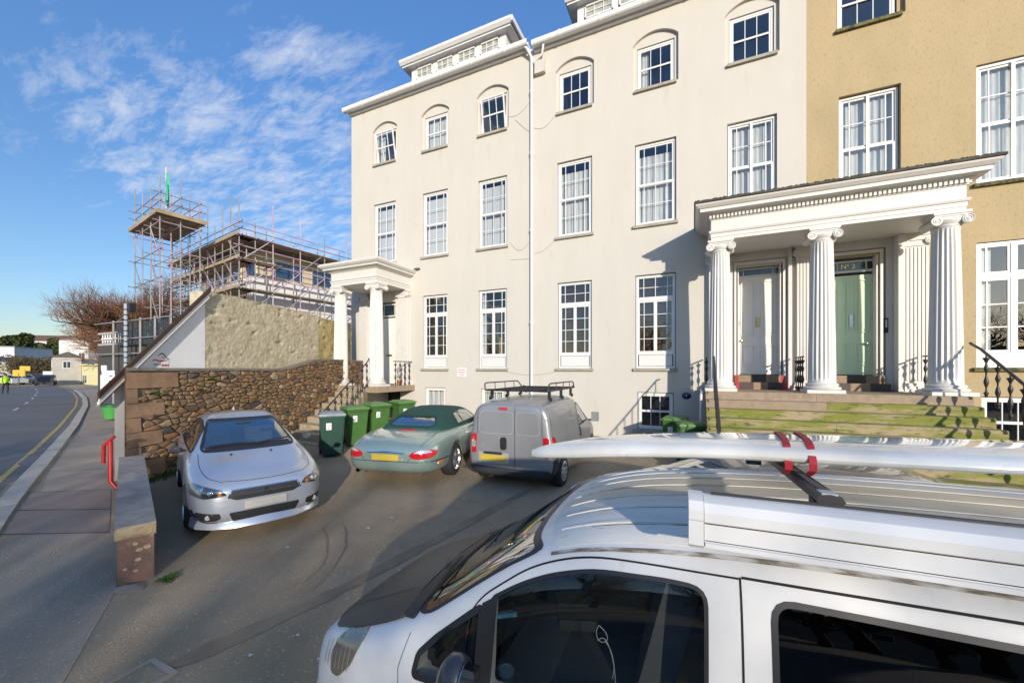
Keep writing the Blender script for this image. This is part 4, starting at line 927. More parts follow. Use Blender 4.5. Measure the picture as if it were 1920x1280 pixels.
# old stucco wall, lumpy surface
STW = thing('stucco_wall', 'old yellowish lumpy lime plastered wall rising behind the stone wall', 'wall', (-11.5, 8, 1))
stu = M('old_stucco', (.52, .46, .33), .95, c2=(.42, .36, .24), sc=3.5, thr=(.4, .62), bump=.8, bsc=22, c3=(.13, .10, .05), sc3=7, thr3=(.66, .78))
stu2 = M('old_stucco_yellow', (.45, .37, .18), .95, c2=(.30, .24, .10), sc=2.5, thr=(.4, .62), bump=.7, bsc=20, c3=(.10, .08, .03), sc3=5, thr3=(.62, .75))
for (ub, ue, mt, zc) in ((ua + .001, 6.2, stu, 4.28), (6.2, 8.3, stu2, 4.22)):
    nx, nz_ = int((ue - ub) / .035), 70; vs = []
    for j in range(nz_ + 1):
        for i in range(nx + 1):
            u = ub + (ue - ub) * i / nx; z = 1.9 + (zc - 1.9) * j / nz_ + (.03 * noise.noise(Vector((u * 2, 0, 3))) if j == nz_ else 0)
            p = Vector((u * 2.6, z * 3.4, 0)); r_ = noise.noise(p) * .5 + noise.noise(p * 2.3) * .5; o = .014 * r_ + .016 * noise.noise(p * 5) + .010 * noise.noise(p * 11)
            pit = noise.noise(Vector((u * 3.1, z * 7, 9))); o -= .05 * max(0, pit - .38) * 3
            vs.append(opl(u, z, o))
    MB().add(vs, [(j * (nx + 1) + i, j * (nx + 1) + i + 1, (j + 1) * (nx + 1) + i + 1, (j + 1) * (nx + 1) + i) for j in range(nz_) for i in range(nx)]).build('plaster_face', mt, STW, 60)
    MB().prism([(ub, 0), (ue, 0), (ue, zc - .02), (ub, zc - .02)], lambda u, v: opl(u, v, -.06), lambda u, v: opl(u, v, -.4)).build('wall_core', stu, STW)
# red bracket, street sign, litter bin, brick wall on the pavement side
def sp(s, z, o=0): p = OP + sd * s + Vector((sd.y, -sd.x)) * (-o) ; return Vector((p.x, p.y, z))
rb = thing('red_barrier', 'bent red metal barrier fixed to the corner of the white shop', 'barrier', tuple(sp(0, .4, 0)))
rm = M('red_metal', (.42, .02, .02), .4); q0 = Vector((-8.86, 3.24, 0)); t_ = Vector((-.75, -.45, 0)).normalized()
m = MB(); m.tube([q0 + Vector((0, 0, 1.30)), q0 + t_ * .16 + Vector((0, 0, 1.15)), q0 + t_ * .17 + Vector((0, 0, .85))], .028, 8)
m.build('arm', rm, rb, 60); MB().tube([q0 + t_ * .06 + Vector((0, 0, 1.22)), q0 + t_ * .06 + Vector((0, 0, .55)), q0 - t_ * .04 + Vector((0, 0, .42))], .035, 8).build('post', rm, rb, 60)
# ============================================================ STREET SIDE
def G0(x, y): return gz(x, y)
bin_ = thing('litter_bin', 'bright green tub shaped litter bin standing on the pavement by the brick wall', 'litter bin', (-22.8, 8.3, .25))
gb = M('bin_bright_green', (.06, .30, .06), .4)
MB().lathe([(.001, .12), (.28, .12), (.36, .62), (.37, .64), (.34, .64), (.26, .16), (.001, .16)], (-22.8, 8.3, .2), 20).build('tub', gb, bin_, 40)
MB().lathe([(.33, .66), (.40, .64), (.40, .72), (.34, .74), (.32, .70)], (-22.8, 8.3, .2), 20).build('rim', M('bin_dark_green', (.02, .10, .04), .4), bin_, 40)
MB().tube([(-22.8, 8.7, .2), (-22.8, 8.7, .8)], .04, 6).build('post', trim, bin_)
brk = M('brick', (.17, .085, .055), .9, c2=(.12, .07, .05), sc=6, rnd=.25)
BW = thing('brick_wall', 'low weathered brick wall along the pavement beyond the white shop', 'wall', (-14, 6, .3))
b0 = OP + sd * 1.3 + Vector((0, .1)); MB().prism([(0, 0), (17, 0), (17, 1.62), (0, 1.62)], lambda u, v: (b0.x + sd.x * u, b0.y + sd.y * u, v), lambda u, v: (b0.x + sd.x * u + .1, b0.y + sd.y * u + .25, v)).build('mortar_core', mortar, BW)
rn = Vector((sd.y * -1, sd.x)) * -1; mb_all = MB()
for r in range(20):
    for k in range(56):
        u = k * .30 + (.15 if r % 2 else 0)
        if u > 16.7: continue
        zz = .08 + r * .078; tgt = MB() if (u < 3.2) else mb_all
        A_ = Vector((b0.x + sd.x * (u + .008), b0.y + sd.y * (u + .008), zz)); B_ = Vector((b0.x + sd.x * (u + .285), b0.y + sd.y * (u + .285), zz)); o_ = Vector((rn.x, rn.y, 0)) * -.014 * -1; o_ = Vector((-.005, -.014, 0)); h_ = Vector((0, 0, .066))
        tgt.add([A_, B_, B_ + h_, A_ + h_, A_ + o_, B_ + o_, B_ + o_ + h_, A_ + o_ + h_], [(4, 5, 6, 7), (0, 1, 5, 4), (1, 2, 6, 5), (2, 3, 7, 6), (3, 0, 4, 7)])
        if tgt is not mb_all: tgt.build('brick', brk, BW)
tag(mb_all.build('far_bricks', brk, BW), kind='stuff')
ss = thing('projecting_sign', 'small white projecting board sign at the street corner of the white shop', 'sign', (-11.8, 4.15, .3))
p_ = Vector((-12.35, 4.42)); m = MB(); m.obox((p_.x, p_.y, 2.18), .24, .05, .44, radians(40)); m.build('sign_board', M('sign_white', 0), ss); MB().obox((p_.x - .06, p_.y - .05, 2.46), .10, .06, .12, radians(40)).build('sign_top', M('sign_white', 0), ss)
MB().tube([(p_.x - .11, p_.y - .09, 1.72), (p_.x - .11, p_.y - .09, 2.3)], .018, 6).build('sign_post', upvc, ss)
for zz_ in (2.28, 2.16, 2.12): MB().obox((p_.x + .04, p_.y + .03, zz_), .07, .06, .025, radians(40)).build('sign_mark', dk, ss)
lp = thing('lamp_post', 'thin dark green lamp post on the pavement in front of the yellow building', 'lamp post', (-51.6, 17.9, .3))
MB().tube([(-51.6, 17.9, .2), (-51.6, 17.9, 1.6), (-51.6, 17.9, 1.62), (-51.6, 17.9, 8.2)], [.16, .14, .10, .07], 8).build('post', M('post_green', (.03, .06, .045), .6), lp, 50)
ys_ = thing('banner_sign', 'narrow vertical yellow banner sign by the bare tree', 'sign', (-33, 12.8, 2)); MB().obox((-46, 16.2, 3.05), .30, .08, 1.0, radians(45)).build('banner', M('banner_yellow', (.55, .36, .02), .6), ys_); MB().tube([(-46.15, 16.3, .2), (-46.15, 16.3, 3.6)], .05, 6).build('pole', steel, ys_)
# low buildings along the street
def bldg(name, label, cat, c0, dirn, L_, Dp, zb, zt, mat, wins=(), roof=None, rh=0, rname='roof'):
    """box building: corner c0, front runs along dirn (unit 2d) for L_, depth Dp to the left-normal; wins: (u,z,w,h) on front, ('e',...) on near end"""
    h = thing(name, label, cat, (c0[0], c0[1], zb)); d = Vector(dirn).normalized(); n = Vector((d.y, -d.x)) if Vector((d.y, -d.x)).y > 0 else Vector((-d.y, d.x))
    P = lambda u, w, z: (c0[0] + d.x * u + n.x * w, c0[1] + d.y * u + n.y * w, z)
    MB().add([P(0, 0, zb), P(L_, 0, zb), P(L_, Dp, zb), P(0, Dp, zb), P(0, 0, zt), P(L_, 0, zt), P(L_, Dp, zt), P(0, Dp, zt)], [(0, 3, 2, 1), (4, 5, 6, 7), (0, 1, 5, 4), (1, 2, 6, 5), (2, 3, 7, 6), (3, 0, 4, 7)]).build('wall', mat, h)
    wg = M('far_window_glass', (.05, .06, .07), .12, spec=.8)
    for w_ in wins:
        e = w_[0] == 'e'; u, z, ww, hh = w_[1:] if e else w_
        Q = (lambda a, o, z_: P(-o, a, z_)) if e else (lambda a, o, z_: P(a, -o, z_))
        def bxq(a, b, z0, z1, o0, o1, nm, mt, par):
            return MB().add([Q(a, o0, z0), Q(b, o0, z0), Q(b, o0, z1), Q(a, o0, z1), Q(a, o1, z0), Q(b, o1, z0), Q(b, o1, z1), Q(a, o1, z1)], [(0, 1, 2, 3), (4, 5, 6, 7), (0, 1, 5, 4), (1, 2, 6, 5), (2, 3, 7, 6), (3, 0, 4, 7)]).build(nm, mt, par)
        f = bxq(u - .08, u + ww + .08, z - .08, z + hh + .08, 0, .04, 'window', upvc, h); bxq(u, u + ww, z, z + hh, .04, .05, 'pane', wg, f); bxq(u + ww / 2 - .03, u + ww / 2 + .03, z, z + hh, .05, .07, 'glazing_bar', upvc, f)
    if roof:
        if rh: MB().add([P(-.2, -.2, zt), P(L_ + .2, -.2, zt), P(L_ + .2, Dp + .2, zt), P(-.2, Dp + .2, zt), P(-.2, Dp / 2, zt + rh), P(L_ + .2, Dp / 2, zt + rh)], [(0, 1, 5, 4), (2, 3, 4, 5), (0, 4, 3), (1, 2, 5), (0, 3, 2, 1)]).build(rname, roof, h)
        else: MB().add([P(-.25, -.25, zt), P(L_ + .25, -.25, zt), P(L_ + .25, Dp + .25, zt), P(-.25, Dp + .25, zt), P(-.25, -.25, zt + .22), P(L_ + .25, -.25, zt + .22), P(L_ + .25, Dp + .25, zt + .22), P(-.25, Dp + .25, zt + .22)], [(0, 3, 2, 1), (4, 5, 6, 7), (0, 1, 5, 4), (1, 2, 6, 5), (2, 3, 7, 6), (3, 0, 4, 7)]).build(rname, roof, h)
    return h, P
wr = M('white_render', (.62, .62, .60), .8, c2=(.55, .55, .53), sc=.6); yr = M('lemon_render', (.62, .58, .32), .8); gr_ = M('grey_render', (.42, .40, .36), .85, c2=(.36, .34, .31), sc=1)
roofl = M('pale_roof', (.30, .28, .26), .8); tile = M('brown_tile_roof', (.15, .08, .055), .85, c2=(.11, .06, .04), sc=2)
sdn = (sd.x, sd.y)
bldg('low_building', 'low lemon yellow building with flat roof and dark garage window along the street', 'building', (-75, 25.8), (-.99, .13), 12.5, 6, 0, 3.05, yr, [(6, .5, 2.2, 1.1), (9.2, .5, 1.2, 1.2)], yr, 0)
bldg('house', 'pale grey rendered house with one small upper window at the bend of the street', 'house', (-84.5, 24.2), (-.95, .25), 8, 2.8, -1, 4.3, gr_, [(3, 2.8, .9, .9), ('e', 1.0, 2.7, .7, .9)], slate, .8)
bldg('house', 'tall white rendered house behind the grey one at the street bend', 'house', (-92.0, 30.4), (-.91, -.41), 5, 6, -1, 7.4, wr, [(.6, 4.0, 1, 1.2), (2.6, 4.0, 1, 1.2)], roofl, .7)
bldg('apartment_building', 'cream apartment block rising behind the lemon building next to the bare tree', 'building', (-90, 35.2), (-.91, -.41), 10, 8, -1, 9.4, M('cream_far', (.50, .46, .36), .8), [(1 + 2.4 * k, 1.5 + 2.1 * j, 1.2, 1.1) for k in range(4) for j in range(3)], roofl, 0)
bldg('house', 'small white gabled house glimpsed beyond the grey house', 'house', (-95, 36), (-.95, .3), 8, 9, -1, 9.0, wr, [('e', 3, 4.6, 1.2, 1.6)], roofl, 1.5)
bldg('industrial_building', 'long low white flat roofed building at the far left edge', 'building', (-168, 41), (-.7, -.7), 60, 14, -2, 8.6, wr, [(4 + 6 * k, 4.9, 4.5, 1.2) for k in range(8)], roofl, 0)
bldg('shed', 'low dark roofed shed below the long white building on the left', 'building', (-150, 36), (-.7, -.7), 30, 10, -2, 4.4, M('shed_wall', (.35, .32, .26), .8), [], slate, 1.2)
for k, (x, y, L_, z, lab) in enumerate([(-330, 118, 30, 17, 'distant brown roofed house on the hillside, lowest'), (-350, 112, 34, 20, 'distant pale house higher on the hillside under the trees'), (-360, 140, 26, 22, 'distant terracotta roofed house on the hill right of the trees')]):
    bldg('hillside_house', lab, 'house', (x, y), (-.7, -.6), L_, 12, 0, z, wr if k == 1 else M('pink_far', (.40, .32, .27), .9), [(3 + 6 * j, z - 4, 2, 2) for j in range(4)], tile, 4)
# hills: three ridges
def ridge(name, cx, cy, rx, ry, h, mat, seed):
    vs = []; n = 48; m_ = 14
    for j in range(m_ + 1):
        for i in range(n):
            a = 2 * pi * i / n; r = j / m_; x = cx + rx * r * cos(a); y = cy + ry * r * sin(a); z = h * (cos(r * pi / 2) ** 1.2) * (1 + .25 * noise.noise(Vector((x * .012, y * .012, seed)))) + 1.5 * noise.noise(Vector((x * .05, y * .05, seed))) * (1 - r)
            vs.append((x, y, z - 1.5))
    fs = [(j * n + i, j * n + (i + 1) % n, (j + 1) * n + (i + 1) % n, (j + 1) * n + i) for j in range(m_) for i in range(n)]
    return tag(MB().add(vs, fs).build(name, mat, None, 180), kind='structure')
hillm = M('hill_scrub', (.085, .08, .045), .95, c2=(.05, .055, .03), sc=.06, det=8, thr=(.4, .6), c3=(.13, .095, .065), sc3=.15, thr3=(.5, .7))
ridge('hill', -420, 150, 190, 170, 16, hillm, 1); ridge('hill', -560, 20, 190, 200, 20, hillm, 5); ridge('hill', -420, 300, 200, 150, 20, hillm, 9); ridge('hill', -250, 420, 300, 150, 17, hillm, 3)
# leafy crowns made of many small clumps
def leafm(n, a, b): return M(n, a, .8, c2=b, sc=.9, thr=(.42, .58), spec=.2)
lf1 = leafm('dark_foliage', (.035, .05, .018), (.06, .075, .022)); lf2 = leafm('olive_foliage', (.075, .075, .028), (.05, .055, .02)); lf3 = leafm('brown_scrub', (.10, .075, .045), (.07, .06, .035)); barkm = M('bark', (.09, .07, .05), .9, c2=(.05, .04, .03), sc=8)
def leaf_cloud(m, c, rx, ry, rz, n, s):
    for _ in range(n):
        th = random.uniform(0, 2 * pi); ph = math.acos(random.uniform(-1, 1)); r = random.uniform(.55, 1) ** .6
        p = Vector((c[0] + rx * r * sin(ph) * cos(th), c[1] + ry * r * sin(ph) * sin(th), c[2] + rz * r * cos(ph)))
        d = Vector((random.gauss(0, 1), random.gauss(0, 1), random.gauss(0, 1))).normalized(); u, w = frame_of(d); k = s * random.uniform(.5, 1.2)
        m.add([p + u * k, p + w * k * .7, p - u * k, p - w * k * .7], [(0, 1, 2, 3)])
def leafy_tree(name, label, x, y, z, h, r, mat, n=900, group=None, lobes=7, s=None):
    t = thing(name, label, 'tree', (x, y, z), 0, group); MB().tube([(x, y, z - 1), (x + .1, y, z + h * .45)], [h * .035, h * .02], 7).build('trunk', barkm, t)
    m = MB()
    for k in range(lobes):
        a = random.uniform(0, 2 * pi); rr = r * random.uniform(.1, .6); leaf_cloud(m, (x + rr * cos(a), y + rr * sin(a), z + h * random.uniform(.45, .85)), r * random.uniform(.35, .6), r * random.uniform(.35, .6), h * random.uniform(.12, .22), n // lobes, s or r * .12)
    m.build('crown', mat, t); return t
random.seed(31)
leafy_tree('pine_tree', 'large dark spreading pine standing highest on the hill', -268, 66, 3, 17, 7.5, lf1, 2600, lobes=10)
leafy_tree('tree', 'round olive tree just left of the tall pine', -262, 58, 2, 12, 7, lf2, 1600)
leafy_tree('tree', 'dark tree to the right of the tall pine', -262, 76, 2, 11, 6, lf1, 1500)
leafy_tree('tree', 'wide brownish tree low at the left end of the hill', -240, 44, 1, 9, 9, lf3, 1400)
leafy_tree('tree', 'thin greyish tree at the right end of the hill above the white house', -230, 82, 3, 15, 6, lf3, 800)
for k in range(16):
    a = k / 15; leafy_tree('tree', 'small distant tree in the row along the hill crest', -330 + 20 * random.random(), 20 + 130 * a, 3 + 3 * random.random(), 11 + 4 * random.random(), 8, random.choice((lf1, lf2, lf3)), 500, 'trees along the hill crest', 5)
hd = MB()
for k in range(60): leaf_cloud(hd, (-138 + random.uniform(-8, 8), 34 + k * .35 * 1.0, 1.0 + random.uniform(0, 3.2)), 3, 2, 2, 330, .20)
tag(hd.build('scrub_bank', lf3), 'brown scrubby bank of bushes closing the end of the street', 'bushes', kind='stuff')
hd = MB()
for k in range(26): leaf_cloud(hd, (-100 - k * 1.6, 22.5 - k * .25, 1.0 + .6 * random.random()), 1.5, 1.2, 1.3, 150, .16)
tag(hd.build('roadside_hedge', lf1), 'dark green hedge at the left side of the distant street', 'hedge', kind='stuff')
bldg('garden_wall', 'low brown wall at the far end of the street below the scrub bank', 'wall', (-118, 31), (-.5, .86), 18, .6, -1, 1.6, mortar, [], None)
# distant signs, cars, person
def simple_sign(label, x, y, z, w, h, mat):
    t = thing('road_sign', label, 'sign', (x, y, .3)); MB().tube([(x, y, .2), (x, y, z)], .06, 6).build('post', steel, t); MB().obox((x, y, z), w, .08, h, radians(62)).build('board', mat, t)
ymat = M('banner_yellow', 0)
simple_sign('square yellow advert sign low at the far left of the street', -77.6, 19.3, 2.0, 1.0, .8, ymat); simple_sign('smaller yellow sign higher than the square one far down the street', -89.3, 22.8, 2.6, 1.0, .7, ymat)
simple_sign('large white board sign at the far left edge by the person', -56.8, 12.3, 2.7, 1.0, 1.3, upvc)
def far_car(label, x, y, ang, col, van=False):
    t = thing('parked_car', label, 'car', (x, y, .3), ang, 'distant cars at the street end'); h = 1.9 if van else 1.45
    pr = [(-2.1, .3), (2.1, .3), (2.15, .8), (1.3, .95), (.7, h - .05), (-1.6, h), (-2.15, .95)]
    MB().prism(pr, lambda u, v: (u, -.85, v), lambda u, v: (u, .85, v)).build('body', M('far_car_' + col, {'dark': (.03, .035, .045), 'white': (.6, .6, .6), 'grey': (.25, .26, .28)}[col], .3, coat=.5), t)
    MB().prism([(1.15, 1.0), (.66, h - .12), (-1.5, h - .12), (-1.95, 1.0)], lambda u, v: (u, -.86, v), lambda u, v: (u, .86, v)).build('side_glass', trim, t)
    MB().add([(1.30, -.7, 1.0), (1.30, .7, 1.0), (.76, .6, h - .1), (.76, -.6, h - .1)], [(0, 1, 2, 3)]).build('windscreen', trim, t)
    for a in (-1.3, 1.3):
        for b in (-.8, .8): MB().lathe([(.001, -.1), (.32, -.1), (.32, .1), (.001, .1)], (a, b, .32), 12, 'y').build('wheel', trim, t)
far_car('dark car parked below the pale grey house in the distance', -81.5, 22.7, 2.8, 'dark'); far_car('white van near the grey house at the street end', -88, 25.2, 2.8, 'white', True)
far_car('grey car at the far end of the street left of the bend', -92, 23.0, .3, 'grey'); far_car('dark car furthest down the street', -98, 26.8, .2, 'dark'); far_car('pale car among the signs at the left of the street', -88, 20.9, .3, 'white')
# person in hi vis
def person():
    t = thing('person', 'person in yellow high visibility jacket and dark trousers on the far left pavement', 'person', (-55.3, 13.0, .3), radians(20))
    me = bpy.data.meshes.new('body'); V = [(0, 0, .95), (0, 0, 1.15), (0, 0, 1.4), (0, 0, 1.5), (0, 0, 1.65), (0, .1, .9), (.05, .12, .5), (.0, .12, .06), (.12, .12, .03), (0, -.1, .9), (-.08, -.12, .5), (-.15, -.12, .06), (-.03, -.12, .03), (0, .2, 1.4), (.02, .27, 1.12), (.12, .25, .9), (0, -.2, 1.4), (-.02, -.27, 1.12), (.1, -.25, .9)]
    E_ = [(0, 1), (1, 2), (2, 3), (3, 4), (0, 5), (5, 6), (6, 7), (7, 8), (0, 9), (9, 10), (10, 11), (11, 12), (2, 13), (13, 14), (14, 15), (2, 16), (16, 17), (17, 18)]
    R_ = [.15, .15, .17, .06, .10, .10, .07, .05, .04, .10, .07, .05, .04, .08, .055, .04, .08, .055, .04]
    me.from_pydata(V, E_, []); o = bpy.data.objects.new('tmp', me); COL.objects.link(o); md = o.modifiers.new('s', 'SKIN'); 
    for i, r in enumerate(R_): me.skin_vertices[0].data[i].radius = (r, r)
    me.skin_vertices[0].data[0].use_root = True; o.modifiers.new('u', 'SUBSURF').levels = 1
    m2 = bpy.data.meshes.new_from_object(o.evaluated_get(bpy.context.evaluated_depsgraph_get())); bpy.data.objects.remove(o); m2.name = 'body'
    hv = M('hi_vis', (.45, .75, .02), .6); tr = M('dark_trousers', (.02, .02, .03), .8); sk = M('skin', (.45, .27, .19), .6)
    ob = link_mesh('body', m2, [hv, tr, sk], t, 180)
    for p in m2.polygons: z = p.center.z; p.material_index = 1 if z < .98 and abs(p.center.y) < .24 else (2 if z > 1.53 or (z < .93 and abs(p.center.y) > .2) else 0)
    bm = bmesh.new(); bmesh.ops.create_icosphere(bm, subdivisions=2, radius=.105, matrix=Matrix.Translation((-.02, 0, 1.70))); m3 = bpy.data.meshes.new('hair'); bm.to_mesh(m3); bm.free(); link_mesh('hair', m3, M('hair_dark', (.03, .02, .015), .8), t, 180)
person()
# ---- bare winter tree with ivy
def bare_tree(x, y, z, h, label, nb=(5, 4), nl=8):
    t = thing('bare_tree', label, 'tree', (x, y, z)); m = MB(); tw = MB()
    def br(p, d, L_, r, lv):
        d = d.normalized(); n = 3; pts = [p]; q = p.copy(); dd = d.copy()
        for _ in range(n): dd = (dd + Vector((random.gauss(0, .13), random.gauss(0, .13), random.gauss(.03, .1)))).normalized(); q = q + dd * L_ / n; pts.append(q.copy())
        rs_ = [r * (1 - .45 * k / n) for k in range(n + 1)]; (m if lv < 3 else tw).tube(pts, [q_ * (1.5 if lv >= 3 and h > 11.5 else 1) for q_ in rs_], 7 if lv < 2 else (4 if lv < 4 else 3), cap=False)
        if lv >= 5: return
        for k in range(nb[0] if lv in (2, 3, 4) else nb[1]):
            i = random.choice((1, 2, 3)) if k else 3; u, w = frame_of(dd); a = random.uniform(0, 2 * pi); sp_ = random.uniform(.45, .95)
            nd = dd + (u * cos(a) + w * sin(a)) * sp_ + Vector((0, 0, .12)); br(pts[i], nd, L_ * random.uniform(.62, .85), rs_[i] * .58, lv + 1)
    br(Vector((x, y, z - .3)), Vector((0, 0, 1)), h * .26, h * .035, 0)
    for k in range(nl):
        a = 2 * pi * k / nl + random.random(); br(Vector((x, y, z + h * random.uniform(.2, .32))), Vector((cos(a), sin(a), random.uniform(.8, 2.2))), h * .17, h * .018, 1)
    m.build('trunk', barkm, t, 60); tag(tw.build('twigs', M('twig', (.20, .105, .06), .9), t), kind='stuff'); return t
random.seed(12)
bt = bare_tree(-41.2, 16.0, 0, 14.2, 'large bare winter tree with ivy clad trunk leaning over the pavement', (6, 5), 9)
iv = MB()
for k in range(16): leaf_cloud(iv, (-41.2, 16.0, .5 + k * .28), .55, .55, .4, 130, .13)
iv.build('ivy', lf1, bt)
bare_tree(-36.5, 17.5, 0, 9, 'smaller bare reddish tree beside the scaffolded building')
# ============================================================ SCAFFOLDED BUILDING
C0 = Vector((-31.3, 18.7)); eL = Vector((-.985, .172)); eR = Vector((.087, .996))
def SB(a, b, z): p = C0 + eL * a + eR * b; return Vector((p.x, p.y, z))
SBD = thing('building_under_construction', 'white rendered block under construction with flat overhanging roof wrapped in scaffolding', 'building', (*C0, 0))
def sbox(m, a0, a1, b0, b1, z0, z1):
    P = [SB(a, b, z) for z in (z0, z1) for a, b in ((a0, b0), (a1, b0), (a1, b1), (a0, b1))]
    return m.add(P, [(0, 3, 2, 1), (4, 5, 6, 7), (0, 1, 5, 4), (1, 2, 6, 5), (2, 3, 7, 6), (3, 0, 4, 7)])
tanw = M('block_wall_tan', (.58, .50, .37), .9, c2=(.48, .41, .31), sc=.7); sw_ = M('block_wall_white', (.66, .66, .68), .8); und = M('ply_soffit', (.20, .15, .10), .9, c2=(.12, .10, .08), sc=2)
LA, LBk = 15.5, 23
sbox(MB(), 1.5, LA, 1.5, LBk, 0, 9.6).build('lower_walls', sw_, SBD); sbox(MB(), 2.2, LA - .5, 2.2, LBk - 1, 9.7, 12.6).build('top_storey', tanw, SBD)
sbox(MB(), 1.2, LA + .3, 1.2, LBk + .3, 9.6, 9.95).build('floor_slab', sw_, SBD); sbox(MB(), .9, LA + .3, .9, LBk + .3, 12.6, 12.95).build('flat_roof', und, SBD)
for z in (6.3, 3.1): sbox(MB(), 1.25, LA + .2, 1.25, 6.5, z, z + .3).build('floor_slab', sw_, SBD)
wgl = M('scaffold_window_glass', (.03, .07, .14), .1, spec=.9)
def swin(side, u, z, w, h):
    f = MB(); g = MB()
    if side == 'R': sbox(f, 1.44 + (.7 if z > 9 else 0), 1.5 + (.7 if z > 9 else 0), u, u + w, z, z + h); sbox(g, 1.42 + (.7 if z > 9 else 0), 1.44 + (.7 if z > 9 else 0), u + .1, u + w - .1, z + .1, z + h - .1)
    else: sbox(f, u, u + w, 1.44 + (.7 if z > 9 else 0), 1.5 + (.7 if z > 9 else 0), z, z + h); sbox(g, u + .1, u + w - .1, 1.42 + (.7 if z > 9 else 0), 1.44 + (.7 if z > 9 else 0), z + .1, z + h - .1)
    o = f.build('window', upvc, SBD); g.build('pane', wgl, o)
for u in (3.5, 7.0): swin('R', u, 10.4, 2.6, 1.5)
for u, z in ((15, 7.2), (15, 3.9), (18.5, 3.9), (18.5, 7.2), (11.5, .8), (15, .8)): swin('R', u, z, 1.5, 1.5)
for u in (2.5, 5.5, 8.5, 11.5):
    for z in (.8, 4.0, 7.1, 10.3): swin('L', u, z, 2.0, 1.6)
for k, (a, z) in enumerate(((3, 7.0), (6, 7.0), (9, 4))): sbox(MB(), a, a + 1.6, 1.35, 1.42, z, z + 2.0).build('orange_sheet', M('site_orange', (.45, .15, .03), .8) if k == 2 else M('plaster_dust', (.45, .38, .28), .9), SBD)
# scaffold
galv = M('scaffold_tube', (.40, .38, .37), .45, .4, c2=(.30, .28, .27), sc=.8); pinkt = M('scaffold_tube_marked', (.42, .24, .34), .5, c2=(.45, .42, .42), sc=.6, thr=(.4, .6)); boardm = M('scaffold_board', (.40, .31, .19), .85, c2=(.28, .22, .14), sc=1.2)
SCF = thing('scaffolding', 'tube and board scaffolding wrapping the building with many poles above its roof', 'scaffolding', (*C0, 0))
random.seed(5)
def tube2(a, b, nm, mat=None, r=.045, par=None): MB().tube([a, b], r, 5, cap=False).build(nm, mat or (pinkt if random.random() < .35 else galv), par or SCF)
lev = [2.2, 4.3, 6.4, 8.6, 10.8, 12.6]
for off_ in (-.15, 1.0):
    for i in range(11):
        a = i * 1.55; tube2(SB(a, off_, 0), SB(a, off_, 13.6 + (2.2 * random.random() + .6 if off_ < 0 else .3)), 'standard')
    for i in range(1, 11):
        b = i * 2.3; tube2(SB(off_, b, 0), SB(off_, b, 13.6 + (1.6 * random.random() + .8 if off_ < 0 else .3)), 'standard')
for z in lev:
    for dz in (0, .55, 1.05):
        if dz and z < 4: continue
        tube2(SB(-.6, -.15, z + dz), SB(16.2, -.15, z + dz), 'ledger'); tube2(SB(-.15, -.6, z + dz), SB(-.15, 24.5, z + dz), 'ledger')
    tube2(SB(-.6, 1.0, z), SB(16.2, 1.0, z), 'ledger')
def boards(a0, a1, b0, b1, z, along, par=SCF, n=4):
    for k in range(n):
        m = MB()
        if along == 'a': w = (b1 - b0) / n; sbox(m, a0, a1, b0 + k * w + .01, b0 + (k + 1) * w - .01, z, z + .05)
        else: w = (a1 - a0) / n; sbox(m, a0 + k * w + .01, a0 + (k + 1) * w - .01, b0, b1, z, z + .05)
        m.build('board', boardm, par)
for z, A1, B1 in ((12.62, 16, 8.5), (10.85, 15, 3), (8.62, 16, 20), (6.42, 16, 6.5), (4.32, 16, 8), (2.2, 16, 3)):
    boards(0, A1, -.35, 1.0, z, 'a'); boards(-.35, 1.0, -.3, B1, z, 'b')
    MB().add([SB(-.4, -.38, z), SB(A1, -.38, z), SB(A1, -.38, z + .22), SB(-.4, -.38, z + .22)], [(0, 1, 2, 3)]).build('toe_board', boardm, SCF)
for z in lev[1:5]:
    for i in range(0, 7): 
        if random.random() < .85: tube2(SB(i * 2.2, -.2, z), SB((i + 1) * 2.2, -.2, z + 2.1), 'brace')
    for i in range(0, 9):
        if random.random() < .7: tube2(SB(-.2, i * 2.3, z), SB(-.2, (i + 1) * 2.3, z + 2.1), 'brace')
    for i in range(0, 8): tube2(SB(i * 2.2, -.4, z), SB(i * 2.2, 1.4, z), 'transom')
    for i in range(0, 10): tube2(SB(-.4, i * 2.3, z), SB(1.4, i * 2.3, z), 'transom')
for (a, c, z) in ((13, 20, 9.3), (5, 13, 6.9)): MB().tube([SB(a, -1.2, z + .5), SB(a - 6, -1.6, z)], .07, 5).build('dark_beam', trim, SCF)
yb_ = MB(); sbox(yb_, 2.6, 4.2, -.45, -.40, 6.4, 7.4); tag(yb_.build('yellow_sheet', ymat), 'yellow sheet hanging on the scaffold above the gable ridge', 'sheet')
